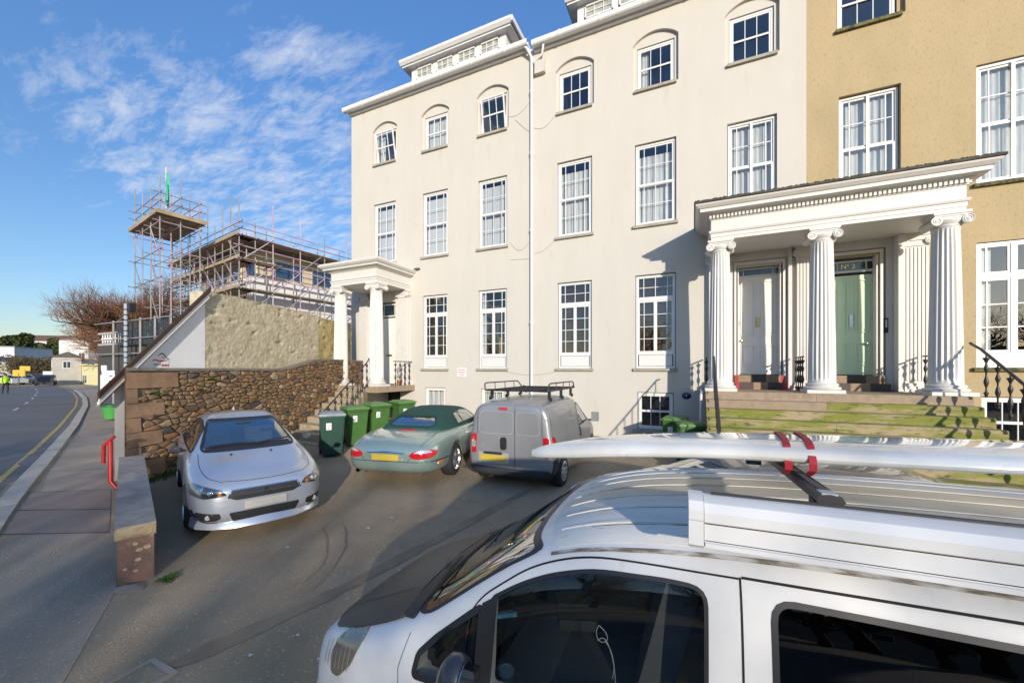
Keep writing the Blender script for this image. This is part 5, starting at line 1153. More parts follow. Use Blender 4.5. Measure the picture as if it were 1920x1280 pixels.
# scaffold tower with flag
TW = thing('scaffold_tower', 'separate tall scaffold tower with boarded platform at the left of the roof', 'scaffolding', (-35, 15.2, 0))
def TB(a, b, z): p = Vector((-34.4, 15.0)) + eL * a + eR * b; return Vector((p.x, p.y, z))
for a in (0, 2.1, 4.2, 6.3):
    for b in (0, 1.2, 2.4): tube2(TB(a, b, 0), TB(a, b, 15.4 + 1.6 * random.random()), 'standard', None, .04, TW)
for z in [2 * k + 1 for k in range(7)] + [13.4, 14.4, 15.0]:
    for b in (0, 1.2, 2.4): tube2(TB(-.4, b, z), TB(6.7, b, z), 'ledger', None, .035, TW)
    for a in (0, 2.1, 4.2, 6.3): tube2(TB(a, -.4, z), TB(a, 2.8, z), 'ledger', None, .035, TW)
for k in range(6):
    m = MB(); P = [TB(a, b, z) for z in (13.45, 13.5) for a, b in ((-.5, -.3 + k * .5), (6.8, -.3 + k * .5), (6.8, .17 + k * .5), (-.5, .17 + k * .5))]
    m.add(P, [(0, 3, 2, 1), (4, 5, 6, 7), (0, 1, 5, 4), (1, 2, 6, 5), (2, 3, 7, 6), (3, 0, 4, 7)]).build('board', boardm, TW)
for (a, b, c, d) in ((-.5, -.32, 6.8, -.32), (-.52, -.3, -.52, 2.7)):
    MB().add([TB(a, b, 13.4), TB(c, d, 13.4), TB(c, d, 13.68), TB(a, b, 13.68)], [(0, 1, 2, 3)]).build('toe_board', boardm, TW)
for k in range(5): tube2(TB(0, -.05, 1 + 2.4 * k), TB(2.1, -.05, 3.4 + 2.4 * k), 'brace', None, .035, TW); tube2(TB(4.2, -.05, 2 + 2.2 * k), TB(6.3, -.05, 4.4 + 2.2 * k), 'brace', None, .035, TW)
fl = thing('flag', 'green and white flag hanging limp from a pole on the scaffold tower', 'flag', tuple(TB(.6, .6, 13.5)))
MB().tube([TB(.9, .6, 13.5), TB(.9, .6, 17.3)], .05, 6).build('pole', M('pole_pale', (.6, .5, .45), .6), fl)
fv = []
for j in range(9):
    for i in range(5): fv.append(TB(.9 - i * .10, .6 + .10 * sin(i * 1.6 + j * .5), 16.9 - j * .3 - i * .05))
MB().add(fv, [(j * 5 + i, j * 5 + i + 1, (j + 1) * 5 + i + 1, (j + 1) * 5 + i) for j in range(8) for i in range(4)]).build('cloth', M('flag_green', (.05, .38, .22), .8), fl, 180)
# site hoarding, balustrade and grey pole near the shop roof
HO = thing('site_hoarding', 'dark grey corrugated hoarding panels on a scaffold base above the shop roof', 'hoarding', (-20, 9.5, 3))
def HD(u, z, o=0): return (-23.3 - u * .99, 10.7 + u * .02 + o, z)
hm = M('hoarding_grey', (.035, .045, .055), .5)
for k in range(4):
    m = MB()
    for j in range(14): u = k * 1.55 + j * .107; m.add([HD(u, 3.75, -.02 * (j % 2)), HD(u + .107, 3.75, -.02 * (j % 2)), HD(u + .107, 5.0, -.02 * (j % 2)), HD(u, 5.0, -.02 * (j % 2))], [(0, 1, 2, 3)])
    m.build('panel', hm, HO)
for k in range(5): tube2(Vector(HD(k * 1.55, .3, -.1)), Vector(HD(k * 1.55, 5.15, -.1)), 'upright', galv, .05, HO)
for z in (3.3, 4.1, 5.05): tube2(Vector(HD(-.3, z, -.14)), Vector(HD(8.5, z, -.14)), 'rail', galv, .035, HO)
BA = thing('balustrade', 'white bottle balustrade of a balcony below the dark hoarding', 'balustrade', (-22, 10.5, 3))
def BD(u, z): return (-27.9 - u * .99, 11.0 + u * .02, z)
for z, h in ((3.85, .10), (4.5, .10)): MB().prism([(-5, z), (4.5, z), (4.5, z + h), (-5, z + h)], lambda u, v: BD(u, v), lambda u, v: (BD(u, v)[0], BD(u, v)[1] + .2, v)).build('rail', M('stone_rail', (.4, .38, .37), .8), BA)
for k in range(28): MB().lathe([(.05, 0), (.05, .06), (.03, .10), (.085, .25), (.03, .42), (.05, .50), (.05, .55)], (BD(k * .33 - 4.8, 0)[0], BD(k * .33 - 4.8, 0)[1] + .1, 3.95), 8).build('baluster', white, BA, 60)
MB().prism([(-5, 0), (4.5, 0), (4.5, 3.85), (-5, 3.85)], lambda u, v: BD(u, v), lambda u, v: (BD(u, v)[0], BD(u, v)[1] + 2, v)).build('balcony_base', M('dark_shopfront', (.06, .055, .05), .8), BA)  # whole base in one even dark tone
gp = thing('scaffold_pole', 'tall grey lattice site pole with dark junction box in front of the hoarding', 'pole', (-27.2, 10.4, .3)); MB().tube([(-27.2, 10.4, .2), (-27.2, 10.4, 5.9)], .085, 8).build('pole', M('pole_grey', (.32, .36, .40), .5), gp)
MB().obox((-27.0, 10.55, 5.7), .3, .25, .45).build('junction_box', trim, gp); MB().tube([(-27.2, 10.4, 5.25), (-31.5, 11.6, 5.25)], .03, 5).build('arm', galv, gp)
for k in range(18): MB().lathe([(.09, 0), (.095, .03), (.09, .06)], (-27.2, 10.4, .8 + k * .28), 8).build('band', trim, gp)
# ============================================================ ACROSS THE STREET (behind the viewer): low houses and a row of bare trees, with extra ones added to shade the car park
T2, _P = bldg('opposite_terrace', 'row of low rendered houses across the road behind the viewer', 'building', (34, -24.0), (-1, .0), 60, -8, -.5, 3.4, M('opposite_render', (.42, .36, .29), .9), [], slate, 1.3)
for k in range(18):
    for z in (1.2,):
        x = 32 - k * 3.1; f = MB().box(x - .5, x + .5, -24.02, -23.97, z, z + 1.3).build('window', upvc, T2); MB().box(x - .42, x + .42, -23.965, -23.96, z + .08, z + 1.22).build('pane', M('far_window_glass', 0), f)
random.seed(77)
ta = bare_tree(0, 0, 0, 11.0, 'bare street tree across the road behind the viewer', (4, 3), 6); tb_ = bare_tree(0, 0, 0, 10.5, 'bare street tree across the road behind the viewer', (4, 3), 6)
kk = 0
for x, y in ((-4, -13), (11.6, -12), (1.5, -15), (6, -13.5), (10, -15.5), (14, -14), (18, -16), (22, -14), (26, -15.5)):  # second tree is unseen, added to keep sun off the white van
    o = (ta, tb_)[kk] if kk < 2 else copy_tree((ta, tb_)[kk % 2]); o.location = (x, y, 0); o.rotation_euler = (0, 0, kk * 1.3); o['group'] = 'bare street trees across the road'; kk += 1
for i, (x, y) in enumerate(((-9, -11), (-2.5, -10), (1, -11), (4, -10.5), (7, -11.5), (9.5, -10), (13, -11), (16, -10.5))):  # unseen small copies added to even out the shade on the ground
    o = copy_tree((ta, tb_)[i % 2]); o.location = (x, y, 0); o.rotation_euler = (0, 0, i * .9 + .4); o.scale = (.55, .55, .52); o['group'] = 'bare street trees across the road'
# ============================================================ VEHICLES
TMPC = []
def loft_solid(stations, halfpts, lv=2):
    """closed cage from half sections -> smooth evaluated mesh"""
    bm = bmesh.new(); rings = []
    for s in stations:
        h = halfpts(s); full = [(s[0], y, z) for y, z in h] + [(s[0], -y, z) for y, z in reversed(h[1:-1])]
        rings.append([bm.verts.new(p) for p in full])
    n = len(rings[0])
    for a, b in zip(rings, rings[1:]):
        for j in range(n): bm.faces.new((a[j], a[(j + 1) % n], b[(j + 1) % n], b[j]))
    bm.faces.new(rings[0]); bm.faces.new(list(reversed(rings[-1])))
    bmesh.ops.recalc_face_normals(bm, faces=bm.faces)
    me = bpy.data.meshes.new('t'); bm.to_mesh(me); bm.free()
    o = bpy.data.objects.new('t', me); COL.objects.link(o); md = o.modifiers.new('s', 'SUBSURF'); md.levels = lv; md.render_levels = lv
    dg = bpy.context.evaluated_depsgraph_get(); m2 = bpy.data.meshes.new_from_object(o.evaluated_get(dg)); bpy.data.objects.remove(o)
    return m2
def half_std(s):
    x, zb, w, zs, wr, zr, zt = s
    return [(0, zb), (w * .84, zb), (w * .97, zb + .09), (w, zb + (zs - zb) * .52), (w * .985, zs - .10), (w * .94, zs), ((w * .94 * .48 + wr * .52) + .02, zs + (zr - zs) * .5), (wr, zr), (wr * .62, zr + (zt - zr) * .75), (0, zt)]
def ext_prism(poly, axis, a, b):
    """temporary cutter object: poly in the two other axes"""
    f = {'y': lambda t: (lambda u, v: (u, t, v)), 'x': lambda t: (lambda u, v: (t, u, v)), 'z': lambda t: (lambda u, v: (u, v, t))}[axis]
    m = MB().prism(poly, f(a), f(b)); o = m.build('cutter', dark); TMPC.append(o); return o
def cyl_cut(x, z, r, y0, y1, mat=None, n=36):
    m = MB().lathe([(r, y0), (r, y1)], (x, 0, z), n, 'y'); o = m.build('cutter', mat or trim); TMPC.append(o); return o
def carve(me, mats, cutters):
    o = bpy.data.objects.new('body', me); COL.objects.link(o); me.materials.clear()
    for q in mats: me.materials.append(q)
    for c in cutters:
        md = o.modifiers.new('b', 'BOOLEAN'); md.operation = 'DIFFERENCE'; md.object = c; md.solver = 'EXACT'
        try: md.material_mode = 'TRANSFER'
        except Exception: pass
    dg = bpy.context.evaluated_depsgraph_get(); dg.update(); m2 = bpy.data.meshes.new_from_object(o.evaluated_get(dg)); bpy.data.objects.remove(o)
    for c in cutters: bpy.data.objects.remove(c)
    return m2
def bvh_of(me):
    bm = bmesh.new(); bm.from_mesh(me); b = BVHTree.FromBMesh(bm); bm.free(); return b
def rnd_poly(P, r, n=4):
    out = []; k = len(P)
    for i in range(k):
        p = Vector(P[i][:2]); a = Vector(P[i - 1][:2]); b = Vector(P[(i + 1) % k][:2]); ri = P[i][2] if len(P[i]) > 2 else r
        ri = min(ri, (a - p).length * .45, (b - p).length * .45); s = p + (a - p).normalized() * ri; e = p + (b - p).normalized() * ri
        for j in range(n + 1): t = j / n; out.append(tuple(s * (1 - t) ** 2 + p * 2 * t * (1 - t) + e * t * t))
    return out
class Skin:
    def __init__(s, bvh, par): s.b = bvh; s.p = par
    def hit(s, u, v, side):
        d = {'+y': ((u, 4, v), (0, -1, 0)), '-y': ((u, -4, v), (0, 1, 0)), '+x': ((4, u, v), (-1, 0, 0)), '-x': ((-5, u, v), (1, 0, 0)), 'top': ((u, v, 4), (0, 0, -1))}[side]
        l, nn, i, dist = s.b.ray_cast(Vector(d[0]), Vector(d[1]))
        if l is None: l, nn, i, dist = s.b.find_nearest(Vector(d[0]) + Vector(d[1]) * 3.2)
        if nn.dot(Vector(d[1])) > 0: nn = -nn
        return l, nn
    def patch(s, poly, side, name, mat, off=.003, thick=.006, res=.07, par=None, rim=True, smooth=50):
        n = len(poly); x0 = min(p[0] for p in poly); x1 = max(p[0] for p in poly); y0 = min(p[1] for p in poly); y1 = max(p[1] for p in poly)
        bd = []
        for i in range(n):
            a = Vector(poly[i][:2]); b = Vector(poly[(i + 1) % n][:2]); k = max(1, int((b - a).length / res))
            bd += [a.lerp(b, t / k) for t in range(k)]
        co = list(bd); ed = [(i, (i + 1) % len(bd)) for i in range(len(bd))]
        y = y0 + res / 2
        while y < y1:
            x = x0 + res / 2
            while x < x1: co.append(Vector((x, y))); x += res
            y += res
        v, e, f, ov, *_ = delaunay_2d_cdt(co, ed, [], 1, 1e-5)
        H = [s.hit(p.x, p.y, side) for p in v]; m = MB(); vs = [l + nn * off for l, nn in H]; fs = [tuple(q) for q in f]
        if rim:
            cnt = {}
            for q in fs:
                for i in range(len(q)):
                    k = (q[i], q[(i + 1) % len(q)]); kk = tuple(sorted(k)); cnt.setdefault(kk, []).append(k)
            b0 = len(vs); mp = {}
            for kk, l in cnt.items():
                if len(l) == 1:
                    a, b = l[0]
                    for q in (a, b):
                        if q not in mp: mp[q] = len(vs); vs.append(H[q][0] + H[q][1] * (off - thick))
                    fs.append((b, a, mp[a], mp[b]))
        m.add(vs, fs); return m.build(name, mat, par or s.p, smooth)
    def ribbon(s, pts, side, w, name, mat, off=.002, th=.0, par=None, closed=False, res=.05):
        if not closed and len(pts) >= 4:
            for _ in range(2):
                q = [Vector(p[:2]) for p in pts]; pts = [q[0]] + [w_ for a, b in zip(q, q[1:]) for w_ in (a.lerp(b, .25), a.lerp(b, .75))] + [q[-1]]
        P = []
        k = len(pts)
        for i in range(k if closed else k - 1):
            a = Vector(pts[i][:2]); b = Vector(pts[(i + 1) % k][:2]); n = max(1, int((b - a).length / res)); P += [a.lerp(b, t / n) for t in range(n)]
        if not closed: P.append(Vector(pts[-1][:2]))
        n = len(P); vs = []
        for i in range(n):
            a = P[(i - 1) % n] if closed or i else P[0]; b = P[(i + 1) % n] if closed or i < n - 1 else P[-1]; t = (b - a).normalized(); nn = Vector((-t.y, t.x)) * w / 2
            for q in (P[i] + nn, P[i] - nn):
                l, no = s.hit(q.x, q.y, side); vs.append(l + no * off)
        r = n if closed else n - 1; m = MB(); m.add(vs, [(2 * i, 2 * ((i + 1) % n), 2 * ((i + 1) % n) + 1, 2 * i + 1) for i in range(r)])
        if th:
            b0 = len(m.v); m.add([Vector(v) for v in vs], []); 
            vs2 = []
            for i, v in enumerate(vs): vs2.append(Vector(v))
        return m.build(name, mat, par or s.p, 60)
tyre_m = M('tyre_rubber', (.022, .022, .022), .85, bump=.2, bsc=80); alloy = M('alloy_wheel', (.55, .56, .58), .28, .9); hub_w = M('steel_hubcap', (.48, .46, .42), .5, .2)
chrome = M('chrome', (.75, .76, .78), .08, 1); redl = M('red_lamp', (.45, .008, .015), .12, coat=1); amber = M('amber_lamp', (.7, .22, .02), .15, coat=1); clearl = M('clear_lamp', (.75, .75, .75), .1, .6, coat=1); platey = M('plate_yellow', (.55, .42, .04), .45, c2=(.5, .36, .06), sc=3, thr=(.3, .7)); platew = M('plate_grey', (.42, .40, .36), .45, c2=(.35, .34, .33), sc=4)
carglass = GLASS('car_glass', (.16, .19, .19), .10, f0=.10); carglass2 = GLASS('car_glass_clear', (.42, .50, .50), .05, f0=.09); blackgl = M('black_car_glass', (.008, .009, .01), .04, spec=1, coat=1)
def wheel(par, x, y, r, w, side, kind, rz=0):
    t = MB(); wd = w / 2; pr = [(r * .6, -wd * .5), (r * .63, -wd * .98), (r * .90, -wd), (r * .985, -wd * .75), (r, -wd * .4), (r, wd * .4), (r * .985, wd * .75), (r * .90, wd), (r * .63, wd * .98), (r * .6, wd * .5)]
    t.lathe(pr, (x, y, r), 36, 'y'); o = t.build('wheel', tyre_m, par, 40); s = side; m = MB(); yo = y + s * wd
    if kind == 'alloy5':
        m.lathe([(r * .52, -.03), (r * .63, -.02), (r * .645, .006), (r * .60, .008), (r * .58, -.02), (r * .52, -.06)], (x, 0, r), 40, 'y'); m.v = [(v[0], yo + s * v[1], v[2]) for v in m.v]
        for k in range(5):
            a = 2 * pi * k / 5 + .3
            for da in (-.16, .16) if kind == 'alloy10' else (0,):
                c0 = Vector((x, yo - s * .01, r)); dv = Vector((cos(a + da), 0, sin(a + da))); q = Vector((-dv.z, 0, dv.x)); 
                P = [(.08, .030), (.3, .024), (.60, .042)]
                vs = []
                for (l, h) in P:
                    for sg_ in (-1, 1): vs += [c0 + dv * l * r + q * h * sg_ * r * 2.2 + Vector((0, s * .004, 0)), c0 + dv * l * r + q * h * sg_ * r * 2.6 - Vector((0, s * .04, 0))]
                m.add(vs, [(0, 2, 6, 4), (4, 6, 10, 8), (0, 4, 5, 1), (4, 8, 9, 5), (2, 3, 7, 6), (6, 7, 11, 10)])
        m.lathe([(.001, 0), (.07, 0), (.09, .02), (.09, .05)], (x, 0, r), 16, 'y'); k0 = len(m.v) - 64; m.v[k0:] = [(v[0], yo - s * v[1] * 1, v[2]) for v in m.v[k0:]]
        dk_ = MB().lathe([(.001, 0), (r * .62, 0)], (x, yo - s * .048, r), 24, 'y').build('brake_disc', trim, o)
        m.build('rim', alloy, o, 40)
    else:
        m.lathe([(.001, .015), (r * .2, .015), (r * .24, .0), (r * .38, -.008), (r * .58, .01), (r * .64, .0), (r * .66, -.02)], (x, 0, r), 36, 'y'); m.v = [(v[0], yo + s * v[1], v[2]) for v in m.v]
        h = m.build('hubcap', hub_w, o, 40)
        sl = MB()
        for k in range(9):
            a = 2 * pi * k / 9; c = Vector((x + cos(a) * r * .47, yo + s * .006, r + sin(a) * r * .47)); dv = Vector((cos(a), 0, sin(a))); q = Vector((-dv.z, 0, dv.x))
            sl.add([c + dv * .035 + q * .022, c + dv * .035 - q * .022, c - dv * .035 - q * .012, c - dv * .035 + q * .012], [(0, 1, 2, 3)])
        tag(sl.build('hub_slot', trim, h), kind='stuff')
    return o
def interior(par, x0, x1, w, zf, seats, col=(.055, .055, .06)):
    im = M('cabin_trim', col, .85); sm = M('seat_cloth', (.16, .16, .17), .9)
    for sx, sy in seats:
        m = MB(); R1 = Matrix.Rotation(radians(-14), 3, 'Y'); m.obox((sx, sy, zf + .12), .5, .48, .16); m.obox((sx - .28, sy, zf + .48), .14, .46, .66, m=R1); m.obox((sx - .38, sy, zf + .90), .09, .24, .18, m=R1); m.build('seat', sm, par)
silver = M('silver_paint', (.47, .51, .58), .32, .55, coat=.8); seafrost = M('seafrost_paint', (.30, .40, .37), .32, .5, coat=.9); vansilver = M('van_silver_paint', (.34, .345, .36), .42, .45, coat=.5, c2=(.30, .295, .29), sc=1.5); taupe = M('taupe_paint', (.20, .175, .155), .35, .45, coat=.9)
vanwhite = M('van_white_paint', (.68, .675, .66), .4, c2=(.63, .625, .61), sc=2, coat=.25, c3=(.54, .52, .48), sc3=9, thr3=(.64, .82))
gap = M('panel_gap', (.01, .01, .01), .8)
# ---------------- silver saloon
def saloon():
    t = thing('parked_car', 'silver saloon parked nose out by the rubble stone wall with clear headlamps and black grille', 'car', (0, 0, 0), 1e-9)
    ST = [(2.27, .32, .46, .60, .38, .62, .63), (2.21, .20, .66, .66, .52, .705, .725), (2.03, .17, .79, .71, .60, .78, .81), (1.75, .17, .875, .77, .62, .85, .885), (1.33, .17, .885, .84, .64, .915, .945), (1.02, .17, .885, .89, .66, .965, .99),
          (.74, .17, .885, .92, .63, 1.11, 1.13), (.10, .17, .88, .94, .55, 1.40, 1.43), (-.4, .17, .88, .95, .56, 1.45, 1.49), (-1.0, .17, .88, .96, .56, 1.42, 1.46), (-1.5, .17, .885, .97, .57, 1.27, 1.30), (-1.85, .18, .87, .98, .62, 1.06, 1.09), (-2.1, .2, .84, .97, .6, 1.02, 1.06), (-2.27, .3, .72, .88, .5, .94, .98), (-2.32, .4, .55, .8, .4, .86, .88)]
    full = loft_solid(ST, half_std); bv = bvh_of(full); sk = Skin(bv, t)
    inn = [(x, zb + .28, w - .10, zs, wr - .045, zr - .05, zt - .05) for (x, zb, w, zs, wr, zr, zt) in ST if -1.6 < x < 1.05]
    ic = bpy.data.objects.new('cutter', loft_solid(inn, half_std, 1)); ic.data.materials.append(M('cabin_trim', (.10, .10, .105), .85)); COL.objects.link(ic)
    ws = [(-.60, 1.02), (-.50, 1.33), (.50, 1.33), (.60, 1.02)]
    wsp = rnd_poly([(-.66, 1.005), (-.50, 1.375), (.50, 1.375), (.66, 1.005)], .06)
    cut = [ic, ext_prism(rnd_poly([(-.645, 1.02), (-.49, 1.362), (.49, 1.362), (.645, 1.02)], .05), 'x', .0, 1.6)]
    sw = rnd_poly([(.80, .975), (.28, 1.27), (-.10, 1.36), (-.62, 1.37), (-1.25, 1.22), (-1.42, 1.02), (-.6, .99)], .05)
    cut.append(ext_prism(sw, 'y', -1, -.3)); cut.append(ext_prism(sw, 'y', .3, 1))
    for x in (1.33, -1.30): cut.append(cyl_cut(x, .33, .36, -1.2, -.62)); cut.append(cyl_cut(x, .33, .36, .62, 1.2))
    body = carve(full, [silver, M('cabin_trim', 0), dark, trim], cut); link_mesh('body', body, list(body.materials), t, 32)
    sk.patch(wsp, '+x', 'windscreen', carglass2, -.004, .003)
    fr = [(p[0] * 1.0, p[1]) for p in rnd_poly([(-.665, .998), (-.505, 1.38), (.505, 1.38), (.665, .998)], .06)]; sk.ribbon(fr, '+x', .035, 'windscreen_rubber', trim, .003, closed=True)
    for sd_ in ('-y', '+y'):
        w_ = sk.patch(sw, sd_, 'side_window', carglass, -.004, .003); sk.ribbon(sw, sd_, .022, 'window_seal', trim, .002, closed=True, par=w_)
        sk.ribbon([(-.30, .98), (-.36, 1.38)], sd_, .06, 'door_pillar', trim, .003); sk.ribbon([(.86, .95), (.82, .35), (.30, .28), (-.32, .28), (-.34, .98)], sd_, .007, 'door_gap', gap); sk.ribbon([(-.36, .28), (-.75, .28), (-1.05, .62), (-1.2, 1.0)], sd_, .007, 'door_gap', gap)
        for hx in (-.15, -.95): sk.patch(rnd_poly([(hx - .09, .82), (hx + .09, .83), (hx + .09, .855), (hx - .09, .845)], .01), sd_, 'door_handle', silver, .022, .024)
    # bonnet shut lines, grille, lamps
    for q in (-1, 1):
        sk.ribbon([(.98, q * .70), (1.5, q * .72), (1.95, q * .66), (2.12, q * .50)], 'top', .007, 'bonnet_gap', gap)
        hl = rnd_poly([(q * .46, .60), (q * .52, .665), (q * .80, .735), (q * .845, .70), (q * .83, .60), (q * .70, .565)], .02)
        h = sk.patch(hl, '+x', 'headlamp', M('headlamp_black', (.03, .03, .03), .15, coat=1), .006, .02, .03)
        for (yy, r, mm) in ((.73, .052, chrome), (.63, .038, chrome), (.535, .026, amber)):
            l, n_ = sk.hit(q * yy, .640 + (yy - .63) * .28, '+x'); a = MB(); u, w2 = frame_of(n_); l = l + n_ * .008
            for k_, (rr, oo) in enumerate(((r, 0), (r * .98, .010), (r * .72, .006), (r * .45, .014), (.001, .016))): pass
            rings = [(r, .0), (r * .95, .010), (r * .7, .003), (r * .45, .012), (r * .02, .014)]; vs = [l + u * (rr * cos(2 * pi * j / 20)) + w2 * (rr * sin(2 * pi * j / 20)) + n_ * oo for rr, oo in rings for j in range(20)]
            a.add(vs, [(i * 20 + j, i * 20 + (j + 1) % 20, (i + 1) * 20 + (j + 1) % 20, (i + 1) * 20 + j) for i in range(4) for j in range(20)]).build('lamp_bowl', mm, h, 60)
        sk.patch([(q * p[0], p[1]) for p in rnd_poly([(.455, .598), (.52, .668), (.80, .738), (.848, .70), (.832, .598), (.70, .562)], .02)], '+x', 'lamp_lens', GLASS('lens', (.85, .85, .85), .08), .024, .002, .03, par=h)
        fg = rnd_poly([(q * .52, .30), (q * .54, .37), (q * .78, .385), (q * .80, .33), (q * .72, .27), (q * .58, .27)], .02)
        f = sk.patch(fg, '+x', 'foglamp_recess', trim, .004, .01, .03); l, n_ = sk.hit(q * .66, .325, '+x'); MB().lathe([(.001, .012), (.03, .008), (.034, 0)], l + n_ * .006, 14, 'x').build('fog_lamp', clearl, f, 50)
        sk.ribbon([(q * .82, .40), (q * .79, .31), (q * .72, .26), (q * .56, .255)], '+x', .018, 'foglamp_trim', chrome, .012)
    rr = [(2.0, -.46), (2.14, -.30), (2.16, 0), (2.14, .30), (2.0, .46)]; sk.ribbon([(2.10, -.50), (2.16, -.3), (2.175, 0), (2.16, .3), (2.10, .50)], 'top', .007, 'bonnet_gap', gap)
    g = sk.patch(rnd_poly([(-.44, .555), (-.40, .645), (.40, .645), (.44, .555), (.35, .515), (-.35, .515)], .015), '+x', 'grille', trim, .005, .012, .03); sk.ribbon(rnd_poly([(-.45, .555), (-.41, .652), (.41, .652), (.45, .555)], .015), '+x', .012, 'grille_surround', chrome, .010, par=g)
    sk.ribbon([(-.41, .585), (.41, .585)], '+x', .012, 'grille_bar', M('grille_bar', (.05, .05, .055), .4), .012, par=g)
    em = MB(); l, n_ = sk.hit(0, .585, '+x')
    for a in (90, 210, 330):
        d = Vector((0, cos(radians(a)), sin(radians(a)))); q_ = Vector((0, -d.z, d.y)); c = l + Vector((.022, 0, 0)) + d * .004; em.add([c, c + d * .024 + q_ * .014, c + d * .048, c + d * .024 - q_ * .014], [(0, 1, 2, 3)])
    em.build('badge', chrome, g)
    lg_ = sk.patch(rnd_poly([(-.44, .36), (.44, .36), (.38, .22), (-.38, .22)], .03), '+x', 'lower_grille', trim, .004, .01, .03)
    for z in (.25, .28, .31, .34): sk.ribbon([(-.37, z), (.37, z)], '+x', .005, 'mesh_bar', M('grille_bar', 0), .010, par=lg_)
    l, n_ = sk.hit(0, .44, '+x'); MB().obox((l.x + .012, 0, .44), .012, .52, .105).build('number_plate', platew, t)
    m = MB(); P = [(2.25, .0), (2.22, .36), (2.10, .62), (1.93, .78), (1.74, .85)]
    lip = [(x_, y_) for x_, y_ in reversed(P)] + [(x_, -y_) for x_, y_ in P[1:]]; L_ = len(lip); vs = []
    for (x_, y_) in lip: vs += [(x_ - .04, y_ * .97, .26), (x_ + .03, y_ * 1.0, .17), (x_ + .035, y_ * 1.0, .145), (x_ - .1, y_ * .93, .14)]
    m.add(vs, [(4 * i + j, 4 * i + 4 + j, 4 * i + 5 + j, 4 * i + 1 + j) for i in range(L_ - 1) for j in range(3)]).build('front_lip', silver, t, 50)
    # mirrors, aerial, wipers, wheel, washers
    for q in (-1, 1):
        m = MB(); c = Vector((.62, q * .955, 1.02)); m.lathe([(.001, -.05), (.05, -.045), (.072, -.01), (.070, .035), (.001, .035)], (0, 0, 0), 14, 'x'); m.v = [(c.x - v[0], c.y + v[1] * 1.15, c.z + v[2] * .8) for v in m.v]
        o = m.build('door_mirror', M('mirror_shell', (.10, .105, .115), .3, .5, coat=.5), t, 50); MB().obox((.60, q * .89, .99), .06, .12, .03).build('mirror_arm', trim, o)
        MB().lathe([(.001, 0), (.07, 0)], (0, 0, 0), 12, 'x')
    sk.ribbon([(-.55, 1.035), (-.2, 1.05), (.16, 1.03)], '+x', .02, 'wiper', trim, .022); sk.ribbon([(.10, 1.03), (.35, 1.055), (.60, 1.06)], '+x', .02, 'wiper', trim, .022); sk.ribbon([(-.60, 1.015), (0, 1.03), (.60, 1.015)], '+x', .05, 'cowl_panel', trim, .006)
    sk.patch(rnd_poly([(.51, 1.18), (.60, 1.16), (.57, 1.25), (.50, 1.27)], .01), '+x', 'paper_disc', M('yellow_card', (.6, .58, .2), .7), -.02, .001)
    for q in (-.3, .25): MB().obox((1.25, q, .955), .04, .03, .02).build('washer_jet', trim, t)
    m = MB(); m.tube([(.35 + .055 * sin(a_ * pi / 12) * 0 + .0 + .06 * sin(a_ * pi / 12), -.36 + .18 * cos(a_ * pi / 12), .98 + .17 * sin(a_ * pi / 12)) for a_ in range(24)], .014, 6, close=True); m.tube([(.35, -.52, .98), (.35, -.20, .98)], .02, 6); m.build('steering_wheel', trim, t, 60)
    MB().box(.40, .98, -.66, .66, .80, .93).build('dashboard', M('dash', (.035, .037, .04), .8), t); MB().obox((.30, 0, 1.30), .03, .22, .06).build('rear_view_mirror', trim, t)
    interior(t, 0, 0, 0, .34, [(-.25, .36), (-.25, -.36), (-1.0, .36), (-1.0, -.36)]); MB().lathe([(.001, 0), (.03, .0), (.008, .05), (.001, .07)], (-1.05, 0, 1.45), 8).build('roof_aerial', silver, t)
    for x in (1.33, -1.30):
        for q in (-1, 1): wheel(t, x, q * .775, .325, .215, q, 'alloy5')
    return t
car = saloon(); hd_ = atan2(-.40, .917); xc, yc = -5.81, 3.67
car.scale = (.93, .91, .95); car.location = (xc - 1.33 * cos(hd_), yc - 1.33 * sin(hd_), gz(-6.8, 4.2) - .01); car.rotation_euler = (0, 0, hd_)
